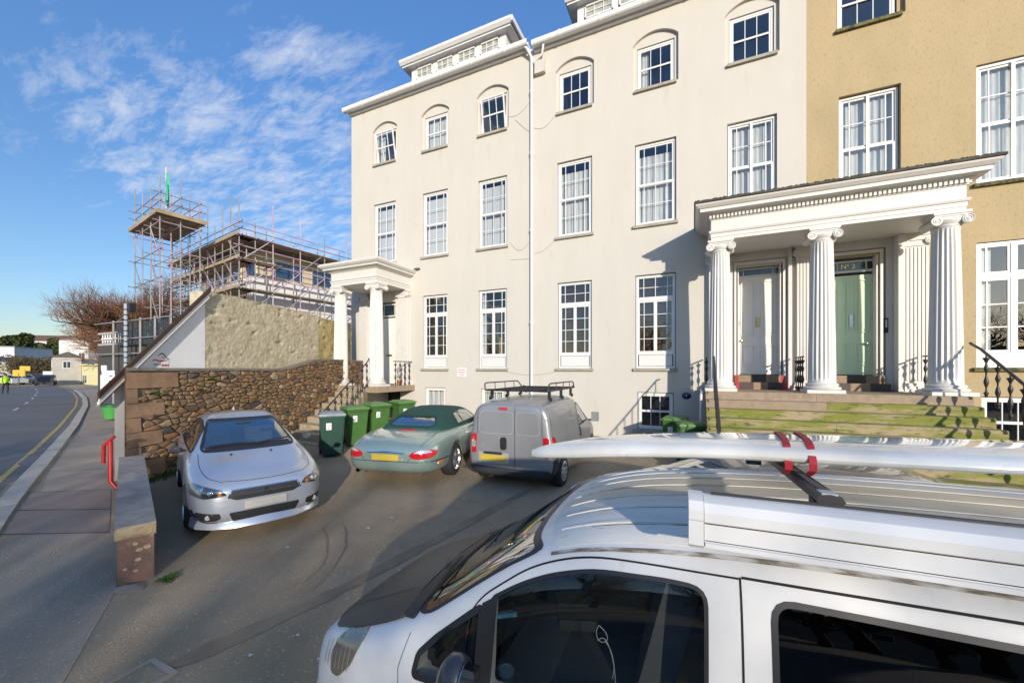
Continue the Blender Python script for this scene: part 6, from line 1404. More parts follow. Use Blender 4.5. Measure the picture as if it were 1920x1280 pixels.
# ---------------- pale green convertible
def convertible():
    t = thing('parked_car', 'pale metallic green convertible with dark green soft top parked rear outwards', 'car', (0, 0, 0), 1e-9)
    ST = [(-2.37, .44, .50, .60, .36, .62, .63), (-2.33, .30, .72, .68, .52, .73, .745), (-2.16, .22, .84, .75, .60, .81, .83), (-1.80, .2, .90, .83, .62, .875, .895), (-1.22, .2, .925, .885, .64, .915, .94), (-.7, .2, .905, .875, .64, .92, .945), (0, .2, .895, .86, .64, .90, .92), (.8, .2, .895, .86, .64, .90, .93), (1.37, .2, .91, .80, .6, .84, .87), (1.9, .2, .87, .70, .55, .73, .76), (2.25, .25, .72, .58, .45, .61, .63), (2.38, .35, .45, .50, .3, .52, .53)]
    full = loft_solid(ST, half_std); sk = Skin(bvh_of(full), t); cut = []
    for x in (1.37, -1.22):
        for q in ((-1.2, -.66), (.66, 1.2)): cut.append(cyl_cut(x, .33, .365, *q))
    cb_ = MB().box(-1.15, .95, -.66, .66, .40, 1.2).build('cutter', M('beige_trim', (.25, .19, .12), .8)); cut.append(cb_); body = carve(full, [seafrost, trim, M('beige_trim', 0)], cut); link_mesh('body', body, list(body.materials), t, 32)
    TS = [(-1.42, .58, .64, .90, .46, .93, .94), (-1.34, .58, .73, .92, .50, 1.0, 1.02), (-1.05, .58, .78, .93, .52, 1.13, 1.16), (-.65, .58, .79, .93, .53, 1.23, 1.265), (-.15, .58, .79, .92, .54, 1.26, 1.30), (.30, .58, .79, .92, .54, 1.235, 1.265), (.58, .58, .78, .91, .54, 1.15, 1.175), (.95, .58, .74, .89, .60, .95, .965), (1.05, .58, .6, .87, .5, .90, .91)]
    top = loft_solid(TS, half_std); st2 = Skin(bvh_of(top), t)
    green = M('soft_top_cloth', (.012, .06, .045), .95, c2=(.010, .048, .038), sc=3, bump=.25, bsc=250)
    inn = [(x, zb + .06, w - .05, zs, wr - .03, zr - .03, zt - .03) for (x, zb, w, zs, wr, zr, zt) in TS[1:-1]]
    ic = bpy.data.objects.new('cutter', loft_solid(inn, half_std, 1)); ic.data.materials.append(M('beige_trim', (.25, .19, .12), .8)); COL.objects.link(ic)
    rw = rnd_poly([(-.50, 1.0), (-.40, 1.135), (.40, 1.135), (.50, 1.0), (.42, .965), (-.42, .965)], .05); sw = rnd_poly([(-.62, .95), (-.58, 1.16), (-.05, 1.21), (.35, 1.17), (.74, .97)], .03); wsx = rnd_poly([(-.62, .93), (-.50, 1.16), (.50, 1.16), (.62, .93)], .04)
    body2 = carve(top, [green, M('beige_trim', 0)], [ic, ext_prism(rw, 'x', -1.6, -.8), ext_prism(sw, 'y', -1, -.3), ext_prism(sw, 'y', .3, 1), ext_prism(wsx, 'x', .4, 1.3)]); link_mesh('soft_top', body2, list(body2.materials), t, 40)
    st2.patch(wsx, '+x', 'windscreen', carglass2, .002, .003)
    st2.patch(rw, '-x', 'rear_window', GLASS('rear_glass', (.5, .55, .5), .16, f0=.2), .001, .003)
    st2.ribbon(rw, '-x', .03, 'window_seam', M('soft_top_dark', (.008, .03, .024), .9), .006, closed=True)
    for q, s_ in ((-1, '-y'), (1, '+y')):
        w_ = st2.patch(sw, s_, 'side_window', GLASS('side_glass', (.6, .66, .6), .08, f0=.14), .002, .003); st2.ribbon(sw, s_, .02, 'window_seal', trim, .006, closed=True, par=w_); st2.ribbon([(-.30, .94), (-.36, 1.20)], s_, .035, 'window_pillar', trim, .007, par=w_)
        sk.ribbon([(.72, .86), (.74, .35), (-.30, .28), (-.62, .45), (-.66, .87)], s_, .007, 'door_gap', gap); sk.ribbon([(-1.0 + .25, .56), (.9, .56)], s_, .016, 'rubbing_strip', chrome, .008); sk.patch(rnd_poly([(-.55, .74), (-.36, .745), (-.36, .77), (-.55, .765)], .01), s_, 'door_handle', chrome, .02, .02)
        # rear lamp: oval, red below and clear above
        L0 = [(q * .44, .60), (q * .50, .655), (q * .62, .69), (q * .78, .69), (q * .84, .655), (q * .85, .60), (q * .80, .555), (q * .64, .535), (q * .50, .55)]
        lamp = sk.patch(rnd_poly(L0, .03), '-x', 'rear_lamp', redl, .012, .02, .03)
        sk.patch(rnd_poly([(q * .52, .64), (q * .62, .685), (q * .76, .685), (q * .80, .64)], .015), '-x', 'clear_lens', clearl, .016, .004, .03, par=lamp)
        sk.patch(rnd_poly([(-2.02, .40), (-1.82, .42), (-1.83, .455), (-2.0, .45)], .01), s_, 'side_marker', amber, .010, .01, .03)
        MB().lathe([(.035, -.06), (.042, -.06), (.042, .12), (.034, .12), (.030, -.04), (.001, -.03)], (-2.20, q * .62, .275), 16, 'x').build('exhaust_tip', chrome, t, 60)
        MB().obox((.60, q * 1.0, .98), .12, .20, .12).build('door_mirror', trim, t)
    sk.patch(rnd_poly([(-.34, .505), (-.35, .635), (.35, .635), (.34, .505)], .02), '-x', 'plate_recess', seafrost, .005, .02, .04); l, n_ = sk.hit(0, .56, '-x'); np_ = MB().obox((l.x - .014, 0, .56), .012, .52, .105).build('number_plate', platey, t)
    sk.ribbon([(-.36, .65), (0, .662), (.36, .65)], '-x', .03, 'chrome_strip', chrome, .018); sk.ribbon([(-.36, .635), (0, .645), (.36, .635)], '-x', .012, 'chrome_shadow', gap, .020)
    text_mesh('lettering', 'JAGUAR', .032, (l.x - .032, 0, .655), Matrix.Rotation(radians(-90), 3, 'Z') @ FACE_FRONT, gap, t, sx=1.6)
    sk.ribbon([(-.9, .455), (-.80, .485), (-.45, .485), (0, .49), (.45, .485), (.80, .485), (.9, .455)], '-x', .010, 'bumper_gap', gap, .003)
    for s_ in ('-y', '+y'): sk.ribbon([(-2.2, .485), (-1.62, .47)], s_, .010, 'bumper_gap', gap, .003)
    sk.ribbon([(-.42, .50), (-.52, .60), (-.60, .72)], '-x', .007, 'boot_gap', gap); sk.ribbon([(.42, .50), (.52, .60), (.60, .72)], '-x', .007, 'boot_gap', gap)
    sk.ribbon([(-2.26, -.62), (-1.9, -.66), (-1.5, -.64)], 'top', .007, 'boot_gap', gap); sk.ribbon([(-2.26, .62), (-1.9, .66), (-1.5, .64)], 'top', .007, 'boot_gap', gap); sk.patch(rnd_poly([(-1.54, -.16), (-1.49, -.16), (-1.49, .16), (-1.54, .16)], .01), 'top', 'brake_light', redl, .015, .02, .04)
    interior(t, 0, 0, 0, .22, [(-.15, .36), (-.15, -.36)]); MB().box(-1.2, -.75, -.55, .55, .6, .98).build('parcel_cover', M('blue_cloth', (.05, .12, .35), .8, c2=(.15, .28, .42), sc=4), t)
    for x in (1.37, -1.22):
        for q in (-1, 1): wheel(t, x, q * .795, .33, .235, q, 'alloy5')
    return t
cv = convertible(); hd_ = atan2(.976, -.216); rx, ry = -5.22, 6.55
cv.location = (rx + 1.22 * cos(hd_), ry + 1.22 * sin(hd_), gz(-5, 7) - .02); cv.rotation_euler = (0, 0, hd_)
# ---------------- small silver van
def small_van():
    t = thing('parked_van', 'small silver panel van with black roof rack and red rear lamps facing the cream house', 'van', (0, 0, 0), 1e-9)
    ST = [(-1.94, .42, .76, .98, .66, 1.50, 1.56), (-1.915, .30, .835, 1.02, .695, 1.58, 1.63), (-1.76, .24, .86, 1.04, .705, 1.62, 1.69), (-1.0, .22, .86, 1.05, .71, 1.65, 1.72), (-.3, .22, .86, 1.05, .71, 1.66, 1.73), (.25, .22, .86, 1.05, .69, 1.62, 1.69), (.65, .22, .86, 1.03, .65, 1.46, 1.52), (1.10, .22, .86, 1.01, .68, 1.14, 1.18), (1.45, .22, .85, .93, .64, 1.0, 1.04), (1.75, .26, .80, .80, .58, .88, .92), (1.92, .34, .62, .62, .45, .66, .68)]
    full = loft_solid(ST, half_std); sk = Skin(bvh_of(full), t)
    inn = [(x, zb + .3, w - .08, zs, wr - .05, zr - .05, zt - .05) for (x, zb, w, zs, wr, zr, zt) in ST if -.4 < x < 1.2]
    ic = bpy.data.objects.new('cutter', loft_solid(inn, half_std, 1)); ic.data.materials.append(M('cabin_trim', 0)); COL.objects.link(ic)
    sw = rnd_poly([(-.02, 1.02), (.03, 1.50), (.36, 1.50), (.60, 1.38), (.95, 1.06)], .06); ws = rnd_poly([(-.66, 1.14), (-.56, 1.50), (.56, 1.50), (.66, 1.14)], .05)
    cut = [ic, ext_prism(sw, 'y', -1, -.3), ext_prism(sw, 'y', .3, 1), ext_prism(ws, 'x', .3, 1.7)]
    for x in (1.22, -1.28):
        for q in ((-1.2, -.62), (.62, 1.2)): cut.append(cyl_cut(x, .31, .345, *q))
    body = carve(full, [vansilver, M('cabin_trim', 0), dark, trim], cut); link_mesh('body', body, list(body.materials), t, 32)
    bump = M('grey_plastic', (.035, .04, .05), .6, c2=(.05, .05, .055), sc=3)
    sk.patch(ws, '+x', 'windscreen', carglass2, -.003, .003)
    for q, s_ in ((-1, '-y'), (1, '+y')):
        w_ = sk.patch(sw, s_, 'side_window', carglass2, -.003, .003); sk.ribbon(sw, s_, .03, 'window_seal', trim, .003, closed=True, par=w_)
        sk.ribbon([(-.10, .36), (-.10, 1.50), (.05, 1.60), (.40, 1.58)], s_, .008, 'door_gap', gap); sk.ribbon([(-.10, .36), (.80, .36), (.98, .60), (1.02, .98)], s_, .008, 'door_gap', gap); sk.patch(rnd_poly([(-.02, .78), (.04, .78), (.04, 1.0), (-.02, 1.0)], .02), s_, 'door_handle', trim, .02, .02, .04)
        lp_ = sk.patch(rnd_poly([(q * .655, 1.0), (q * .66, 1.04), (q * .735, 1.04), (q * .765, 1.0), (q * .765, .68), (q * .74, .66), (q * .67, .67)], .02), '-x', 'rear_lamp', redl, .012, .02, .03)
        l_ = sk.patch(rnd_poly([(-1.86, .68), (-1.86, 1.04), (-1.77, 1.04), (-1.73, .99), (-1.78, .90), (-1.79, .74), (-1.82, .67)], .015), s_, 'side_lens', redl, .010, .02, .03, par=lp_)
        sk.patch(rnd_poly([(q * .675, .78), (q * .675, .90), (q * .75, .90), (q * .755, .78)], .02), '-x', 'clear_lens', M('grey_lens', (.25, .30, .30), .1, coat=1), .018, .006, .03, par=lp_)
        # bumper corner
        sk.patch(rnd_poly([(-1.86, .26), (-1.86, .64), (-1.66, .64), (-1.60, .40), (-1.60, .26)], .03), s_, 'bumper_side', bump, .018, .03, .05)
        sk.ribbon([(-1.85, .14 + .62), (-1.80, 1.60)], s_, .007, 'rear_door_gap', gap)
        m = MB(); m.obox((.86, q * 1.0, 1.13), .10, .16, .22); m.build('door_mirror', M('mirror_grey', (.18, .19, .20), .4), t); MB().obox((.84, q * .90, 1.05), .05, .12, .04).build('mirror_arm', trim, t)
    sk.patch(rnd_poly([(-.76, .30), (-.77, .44), (-.4, .42), (.4, .42), (.77, .44), (.76, .30)], .03), '-x', 'rear_bumper', bump, .05, .07, .06)
    sk.ribbon([(-.12, .42), (-.12, 1.60)], '-x', .010, 'rear_door_gap', gap, .002); sk.ribbon([(-.64, 1.04), (-.635, 1.5), (-.55, 1.60)], '-x', .009, 'rear_door_gap', gap); sk.ribbon([(.64, 1.04), (.635, 1.5), (.55, 1.60)], '-x', .009, 'rear_door_gap', gap)
    ridge_ = M('van_silver_edge', (.55, .56, .58), .3, .5)
    for P in ([(.58, 1.48), (-.09, 1.48), (-.09, 1.06), (.60, 1.06)], [(-.15, 1.48), (-.56, 1.48), (-.60, 1.06), (-.15, 1.06)]):
        rp = rnd_poly(P, .09); sk.patch(rp, '-x', 'blanked_window', vansilver, -.002 + .006, .006, .06, smooth=20); sk.ribbon(rp, '-x', .012, 'pressing_edge', ridge_, .012, closed=True)
    # plate at left (the wider door), handle, brake light
    pr_ = sk.patch(rnd_poly([(.62, .50), (.62, .70), (.0, .70), (.0, .50)], .03), '-x', 'plate_recess', ridge_, .004, .006, .06); l, n_ = sk.hit(.3, .6, '-x'); MB().obox((l.x - .016, .31, .595), .012, .52, .11).build('number_plate', platey, t); MB().obox((l.x - .025, .31, .69), .04, .36, .035).build('plate_light', trim, t)
    sk.patch(rnd_poly([(.16, .76), (.16, 1.0), (.04, 1.0), (.04, .76)], .055), '-x', 'door_handle', trim, .022, .024, .03); l2, n2 = sk.hit(.1, .9, '-x'); m = MB().lathe([(.001, 0), (.042, 0), (.045, -.004)], (l2.x - .026, .10, .90), 18, 'x').build('badge', M('badge_grey', (.12, .12, .12), .2, .8), t)
    sk.patch(rnd_poly([(.20, 1.515), (.20, 1.56), (.02, 1.56), (.02, 1.515)], .01), '-x', 'brake_light', redl, .02, .03, .04)
    # roof rack
    rk = MB(); Z = 1.86
    P = [(-1.62, -.62), (.30, -.62), (.30, .62), (-1.62, .62)]
    rk.tube([(x, y, Z) for x, y in P], .018, 6, close=True); rk.build('rack_frame', blackiron, t, 60)
    for k in range(6): MB().tube([(-1.62 + .32 * (k + .5), -.62, Z - .01), (-1.62 + .32 * (k + .5), .62, Z - .01)], .014, 6).build('rack_bar', blackiron, t)
    for y in (-.2, .2): MB().tube([(-1.62, y, Z - .012), (.30, y, Z - .012)], .012, 6).build('rack_bar', blackiron, t)
    for q in (-1, 1):
        MB().tube([(-1.62, q * .64, Z), (-1.60, q * .66, Z + .13), (-1.52, q * .66, Z + .15), (0.0, q * .66, Z + .15), (.12, q * .66, Z + .13), (.30, q * .64, Z)], .014, 6).build('rack_rail', blackiron, t, 60)
        for x in (-1.15, -.65, -.15): MB().tube([(x, q * .65, Z), (x, q * .66, Z + .15)], .009, 5).build('rack_upright', blackiron, t)
        for x in (-1.40, -.62, .14): MB().obox((x, q * .60, Z - .09), .05, .05, .17).build('rack_foot', blackiron, t); MB().obox((x, q * .63, Z - .17), .09, .03, .07).build('rack_clamp', trim, t)
    MB().tube([(.30, -.6, Z + .03), (.42, -.6, Z + .0), (.42, .6, Z + .0), (.30, .6, Z + .03)], .015, 6).build('rack_deflector', blackiron, t)
    interior(t, 0, 0, 0, .55, [(.15, .36), (.15, -.36)]); MB().box(.75, 1.1, -.7, .7, .85, 1.05).build('dashboard', M('dash', 0), t)
    m = MB(); m.tube([(.62, -.36 + .18 * cos(a_ * pi / 12), 1.10 + .16 * sin(a_ * pi / 12)) for a_ in range(24)], .014, 6, close=True); m.build('steering_wheel', trim, t, 60)
    for x in (1.22, -1.28):
        for q in (-1, 1): wheel(t, x, q * .765, .30, .19, q, 'hub')
    return t
sv = small_van(); hd_ = atan2(.99985, -.024); sv.location = (-3.10, 7.15 + 1.28, gz(-3, 7.5) - .06); sv.rotation_euler = (0, 0, hd_); sv.scale = (1, 1, .965)
# ---------------- taupe hatchback beyond the white van
def hatch():
    t = thing('parked_car', 'taupe brown car half hidden behind the white van, only its rounded corner and bonnet showing', 'car', (0, 0, 0), 1e-9)
    ST = [(2.12, .34, .50, .58, .38, .60, .61), (2.05, .24, .72, .68, .52, .71, .73), (1.85, .2, .82, .78, .58, .84, .87), (1.5, .18, .87, .88, .62, .95, .98), (1.1, .18, .88, .95, .66, 1.02, 1.05), (.7, .18, .88, .97, .64, 1.18, 1.22), (.1, .18, .88, .98, .58, 1.38, 1.42), (-.5, .18, .88, .99, .58, 1.42, 1.46), (-1.3, .18, .88, 1.0, .56, 1.37, 1.41), (-1.85, .2, .86, 1.0, .58, 1.12, 1.16), (-2.05, .3, .75, .9, .5, .95, .98)]
    full = loft_solid(ST, half_std); sk = Skin(bvh_of(full), t); link_mesh('body', full, taupe, t, 40)
    sk.patch(rnd_poly([(-.66, 1.04), (-.52, 1.34), (.52, 1.34), (.66, 1.04)], .06), '+x', 'windscreen', blackgl, .003, .005); 
    for q, s_ in ((-1, '-y'), (1, '+y')):
        sk.patch(rnd_poly([(.85, 1.0), (.3, 1.30), (-.4, 1.36), (-1.3, 1.28), (-1.55, 1.05)], .04), s_, 'side_window', blackgl, .003, .005)
        hl = sk.patch(rnd_poly([(q * .50, .66), (q * .55, .73), (q * .78, .80), (q * .82, .72), (q * .76, .62)], .02), '+x', 'headlamp', clearl, .008, .012, .03)
        ln = sk.patch(rnd_poly([(1.62, .80), (1.70, .86), (1.96, .74), (1.92, .68)], .02), s_, 'side_lens', redl, .006, .01, .03, par=hl); sk.ribbon([(1.0, q * .70), (1.5, q * .70), (1.95, q * .6)], 'top', .008, 'bonnet_gap', gap)
    sk.patch(rnd_poly([(-.30, .52), (-.28, .66), (.28, .66), (.30, .52)], .03), '+x', 'grille', trim, .005, .01, .04); sk.ribbon([(-.3, .67), (.3, .67)], '+x', .02, 'grille_chrome', chrome, .01)
    for x in (1.3, -1.3):
        for q in (-1, 1): wheel(t, x, q * .77, .31, .2, q, 'hub')
    return t
ht = hatch(); ht.location = (.55, 4.82, gz(0, 4.6)); ht.rotation_euler = (0, 0, radians(183))
# ---------------- white camper van in the foreground
def camper():
    t = thing('parked_van', 'white camper van filling the foreground with black bonnet, side awning and dark tinted windows', 'van', (0, 0, 0), 1e-9)
    ST = [(2.13, .36, .46, .66, .36, .67, .69), (2.05, .26, .68, .76, .52, .79, .82), (1.88, .2, .80, .86, .60, .91, .95), (1.60, .2, .89, .94, .68, .99, 1.05), (1.27, .2, .94, 1.04, .78, 1.11, 1.17), (.92, .2, .955, 1.06, .80, 1.37, 1.42), (.56, .2, .955, 1.06, .81, 1.62, 1.67), (.2, .2, .955, 1.07, .815, 1.72, 1.80), (-.3, .2, .955, 1.07, .82, 1.765, 1.865), (-1.2, .2, .955, 1.07, .82, 1.78, 1.895), (-2.2, .2, .955, 1.07, .82, 1.77, 1.89), (-2.6, .22, .94, 1.05, .80, 1.73, 1.84), (-2.7, .35, .8, 1.0, .7, 1.6, 1.7)]
    full = loft_solid(ST, half_std, 3); sk = Skin(bvh_of(full), t)
    inn = [(x, zb + .35, w - .08, zs, wr - .06, zr - .06, zt - .06) for (x, zb, w, zs, wr, zr, zt) in ST if -2.5 < x < 1.35]
    ic = bpy.data.objects.new('cutter', loft_solid(inn, half_std, 1)); ic.data.materials.append(M('cabin_trim', 0)); COL.objects.link(ic)
    dw = rnd_poly([(.72, 1.0, .02), (.74, 1.37, .02), (.60, 1.46, .1), (.45, 1.53, .1), (.26, 1.585, .1), (-.05, 1.605, .1), (-.185, 1.60, .08), (-.18, 1.0, .03)], .03)
    qw = rnd_poly([(1.13, .95), (1.12, 1.04), (1.03, 1.13), (.84, 1.285), (.79, 1.32), (.785, .97)], .02); rw = rnd_poly([(-.41, 1.0), (-.41, 1.605), (-1.55, 1.60), (-1.55, 1.0)], .07)
    ws = rnd_poly([(-.80, 1.17), (-.735, 1.60), (.735, 1.60), (.80, 1.17)], .05)
    cut = [ic, ext_prism(ws, 'x', .45, 1.7)]
    for a, b in ((.3, 1.2), (-1.2, -.3)): cut += [ext_prism(dw, 'y', a, b), ext_prism(qw, 'y', a, b), ext_prism(rw, 'y', a, b)]
    for x in (1.2, -1.8):
        for q in ((-1.2, -.66), (.66, 1.2)): cut.append(cyl_cut(x, .33, .37, *q))
    body = carve(full, [vanwhite, M('cabin_trim', 0), dark, trim], cut); link_mesh('body', body, list(body.materials), t, 32)
    tint = GLASS('tinted_glass', (.55, .58, .57), .02, f0=.035); dtint = GLASS('dark_tinted_glass', (.035, .03, .032), .02, f0=.035)
    for q, s_ in ((1, '+y'), (-1, '-y')):
        w_ = sk.patch(dw, s_, 'door_window', tint, -.010, .003, .05); sk.ribbon(dw, s_, .016, 'window_seal', trim, .002, closed=True, par=w_)
        w_ = sk.patch(qw, s_, 'quarter_window', tint, -.008, .003, .05); sk.ribbon(qw, s_, .03, 'window_seal', trim, .002, closed=True, par=w_)
        w_ = sk.patch(rw, s_, 'rear_side_window', dtint, -.008, .003, .06); sk.ribbon(rw, s_, .022, 'window_seal', trim, .002, closed=True, par=w_)
        sk.patch([(.79, .97), (.79, 1.335), (.715, 1.385), (.715, .98)], s_, 'window_pillar', trim, .004, .012, .04)
        sk.ribbon([(.86, 1.0), (.86, 1.27), (.80, 1.36), (.70, 1.435), (.58, 1.52), (.45, 1.58), (.30, 1.625), (.12, 1.645), (-.30, 1.655)], s_, .007, 'door_gap', gap, .0015); sk.ribbon([(-.305, 1.66), (-.31, .35)], s_, .008, 'door_gap', gap, .0015)
        sk.ribbon([(-.31, 1.66), (-1.7, 1.68)], s_, .009, 'door_gap', gap, .0015); sk.ribbon([(1.20, 1.10), (1.23, .95), (1.2, .8)], s_, .006, 'wing_gap', M('light_gap', (.2, .2, .2), .7), .002)
    sk.patch(ws, '+x', 'windscreen', GLASS('screen_glass', (.22, .26, .24), .06, f0=.10), .001, .003, .06); sk.ribbon(ws, '+x', .022, 'windscreen_rubber', trim, .003, closed=True)
    # roof: ditches and pressed ribs
    dirt = M('roof_dirt', (.16, .13, .09), .9, c2=(.50, .49, .46), sc=7, thr=(.42, .6), stretch=(1, 6, 1)); ribm = M('roof_rib_white', (.66, .65, .63), .4, c2=(.50, .47, .42), sc=6, thr=(.45, .75), stretch=(.5, 4, 1)); roofw = M('roof_weathered_white', (.78, .75, .68), .85, c2=(.66, .62, .55), sc=2.5, thr=(.38, .66), stretch=(.5, 3, 1), c3=(.36, .32, .26), sc3=26, thr3=(.62, .75), spec=.25)
    rp = rnd_poly([(.47, .745), (.55, .4), (.565, 0), (.55, -.4), (.47, -.745), (-2.55, -.76), (-2.55, .76)], .06); sk.patch(rp, 'top', 'roof_skin', roofw, .0025, .004, .06, smooth=60)
    for q in (-1, 1): sk.ribbon([(.47, q * .765), (.1, q * .772), (-2.5, q * .775)], 'top', .014, 'roof_ditch', dirt, .003)
    for y in (-.62, -.45, -.27, -.09, .09, .27, .45, .62):
        P = [(.40 - .06 * abs(y), y - .006), (.52 - .10 * abs(y), y), (.40 - .06 * abs(y), y + .006), (-.2, y + .018), (-2.5, y + .018), (-2.5, y - .018), (-.2, y - .018)]; sk.patch(P, 'top', 'roof_rib', roofw, .0075, .006, .04, smooth=60); sk.ribbon([(.30, y + .023), (-2.5, y + .023)], 'top', .006, 'rib_dirt', dirt, .0032)
    bc = M('bonnet_black', (.045, .039, .033), .42, c2=(.07, .058, .045), sc=3)
    bp_ = rnd_poly([(1.98, -.50), (1.86, -.69), (1.66, -.745), (1.30, -.755), (1.36, -.5), (1.40, 0), (1.36, .5), (1.30, .755), (1.66, .745), (1.86, .69), (1.98, .50), (2.02, .25), (2.03, 0), (2.02, -.25)], .03)
    sk.patch(bp_, 'top', 'bonnet', bc, .012, .03, .05, smooth=60); sk.ribbon([(1.96, .50), (1.72, .50), (1.45, .46)], 'top', .006, 'bonnet_crease', trim, .016)
    sk.patch(rnd_poly([(1.33, -.74), (1.38, 0), (1.33, .74), (1.21, .80), (1.25, 0), (1.21, -.80)], .03), 'top', 'cowl_panel', trim, .012, .02, .05)
    for (a, b) in (((1.34, .05), (1.20, .66)), ((1.34, -.62), (1.22, 0))):
        sk.ribbon([a, b], 'top', .022, 'wiper_blade', trim, .035); sk.ribbon([(1.36, b[1] - .5), ((a[0] + b[0]) / 2, (a[1] + b[1]) / 2)], 'top', .014, 'wiper_arm', trim, .05)
    for q, s_ in ((1, '+y'), (-1, '-y')):
        hl = sk.patch(rnd_poly([(1.52, .985), (1.60, 1.0), (1.74, .91), (1.78, .82), (1.76, .73), (1.68, .74), (1.58, .84)], .03), s_, 'headlamp', M('headlamp_amber_grey', (.20, .175, .13), .12, .3, coat=1), .008, .02, .03)
        for k in range(7): sk.ribbon([(1.60 + k * .04, .97 - k * .02), (1.60 + k * .04, .80 - k * .01)], s_, .006, 'lens_rib', M('lens_rib', (.35, .32, .26), .15, coat=1), .010, par=hl)
        m = MB(); c = Vector((.80, q * 1.10, 1.12)); m.lathe([(.001, -.05), (.07, -.045), (.105, -.01), (.11, .03), (.10, .05), (.001, .05)], (0, 0, 0), 20, 'x'); m.v = [(c.x - v[0] * 1.1, c.y + v[1] * .85, c.z + v[2] * 1.25) for v in m.v]; o = m.build('door_mirror', M('mirror_black', (.03, .032, .04), .3, coat=.4), t, 50)
        MB().lathe([(.001, 0), (.088, 0), (.09, -.004)], (0, 0, 0), 18, 'x'); g_ = MB().lathe([(.001, 0), (.09, 0), (.09, .004)], (0, 0, 0), 18, 'x'); g_.v = [(c.x - .058 - v[0], c.y + v[1] * .85, c.z + v[2] * 1.25) for v in g_.v]; g_.build('mirror_glass', chrome, o); MB().obox((.80, q * .98, 1.06), .07, .14, .05).build('mirror_arm', trim, o)
        sk.patch(rnd_poly([(2.2, .22), (2.2, .50), (1.5, .50), (1.48, .22)], .03), s_, 'bumper_corner', vanwhite, .01, .02, .06)
    for x in (1.2, -1.8):
        for q in (-1, 1): wheel(t, x, q * .82, .33, .21, q, 'hub')
    # cabin
    interior(t, 0, 0, 0, .72, [(.25, .42), (.25, -.42)]); d = M('dash', (.035, .037, .04), .8); MB().box(.86, 1.2, -.80, .80, .80, 1.02).build('dashboard', d, t); MB().box(-.42, -.36, -.74, .74, .6, 1.60).build('bulkhead', M('bulkhead_grey', (.05, .05, .055), .8), t)
    m = MB(); m.tube([(.60 + .05 * sin(a_ * pi / 12), -.42 + .20 * cos(a_ * pi / 12), 1.10 + .15 * sin(a_ * pi / 12)) for a_ in range(24)], .015, 6, close=True); m.tube([(.60, -.62, 1.10), (.60, -.22, 1.10)], .018, 6); m.build('steering_wheel', trim, t, 60)
    MB().obox((.35, .05, .98), .55, .30, .06, radians(20)).build('centre_console', M('console_grey', (.06, .065, .065), .6), t)
    m = MB(); m.tube([(-.0, .80, 1.40), (.2, .80, 1.30), (.5, .80, 1.22)], .01, 5); MB().box(.79, .86, .74, .82, 1.0, 1.28).build('inner_pillar', trim, t)
    cvn = MB(); n_ = 40
    vs = []
    for k in range(n_ + 1): x = -.50 - .34 * k / n_; vs += [(x, .80 + .018 * sin(k * 1.1), .9), (x, .80 + .010 * sin(k * 1.1), 1.60)]
    cvn.add(vs, [(2 * k, 2 * k + 2, 2 * k + 3, 2 * k + 1) for k in range(n_)]).build('brown_curtain', M('curtain_brown', (.11, .07, .06), .9), t, 180)
    return t
VR = atan2(-.0419, -.9991); VO = Vector((-.1725, 2.506, 0)); RO = radians(2.0); vz = 0
cvan = camper(); cvan.location = (VO.x, VO.y, -.075); cvan.rotation_euler = (RO, 0, VR)
VM = Matrix.Translation((VO.x, VO.y, -.075)) @ Matrix.Rotation(VR, 4, 'Z') @ Matrix.Rotation(RO, 4, 'X')
def vthing(name, label, cat, dz=0):
    t = thing(name, label, cat, (0, 0, 0), 1e-9); t.location = (VO.x, VO.y, -.075 + dz); t.rotation_euler = (RO, 0, VR); return t
# awning
aw = vthing('awning', 'long white rolled side awning case fixed along the roof edge of the white van', 'awning')
pr = [(.86, 1.825), (.965, 1.815), (.985, 1.83), (.985, 1.905), (.990, 1.91), (.992, 1.945), (.975, 1.975), (.94, 1.99), (.87, 1.985)]
aww = M('awning_white', (.68, .68, .67), .38, coat=.3)
MB().prism(pr, lambda u, v: (-.17, u, v), lambda u, v: (-2.65, u, v)).build('case', aww, aw, 32)
pc = [(a + (.006 if a > .95 else -.006), b + (.006 if b > 1.9 else -.006)) for a, b in pr]; MB().prism(pc, lambda u, v: (-.118, u, v), lambda u, v: (-.168, u, v)).build('end_cap', aww, aw, 32)
MB().box(-2.64, -.172, .9845, .9875, 1.903, 1.906).build('seam_line', gap, aw); MB().box(-2.64, -.172, .984, .9870, 1.842, 1.8445).build('seam_line', gap, aw); MB().box(-2.64, -.20, .862, .885, 1.9865, 1.992).build('rear_edge', trim, aw); MB().box(-2.64, -.172, .975, .996, 1.822, 1.838).build('lead_bar', aww, aw)
# roof bar
br_ = vthing('roof_bar', 'black aerodynamic roof bar crossing the white van roof under the surfboard', 'roof bar', .03)
m = MB(); m.prism([(-.045, 0), (-.035, .018), (0, .024), (.035, .018), (.045, 0), (.035, -.012), (-.035, -.012)], lambda u, v: (-.60 + u, .80, 1.955 + v), lambda u, v: (-.60 + u, -.80, 1.955 + v)); m.build('bar', trim, br_, 40)
for q in (-1, 1): MB().obox((-.60, q * .74, 1.88), .09, .06, .14).build('bar_foot', trim, br_); MB().box(-.625, -.575, q * .76 - .03, q * .76 + .03, 1.972, 1.982).build('end_clip', M('clip_grey', (.4, .4, .4), .5), br_)
for k in range(14): MB().box(-.612, -.588, .30 + k * .03, .315 + k * .03, 1.977, 1.981).build('tread', M('tread', (.06, .06, .06), .8), br_)
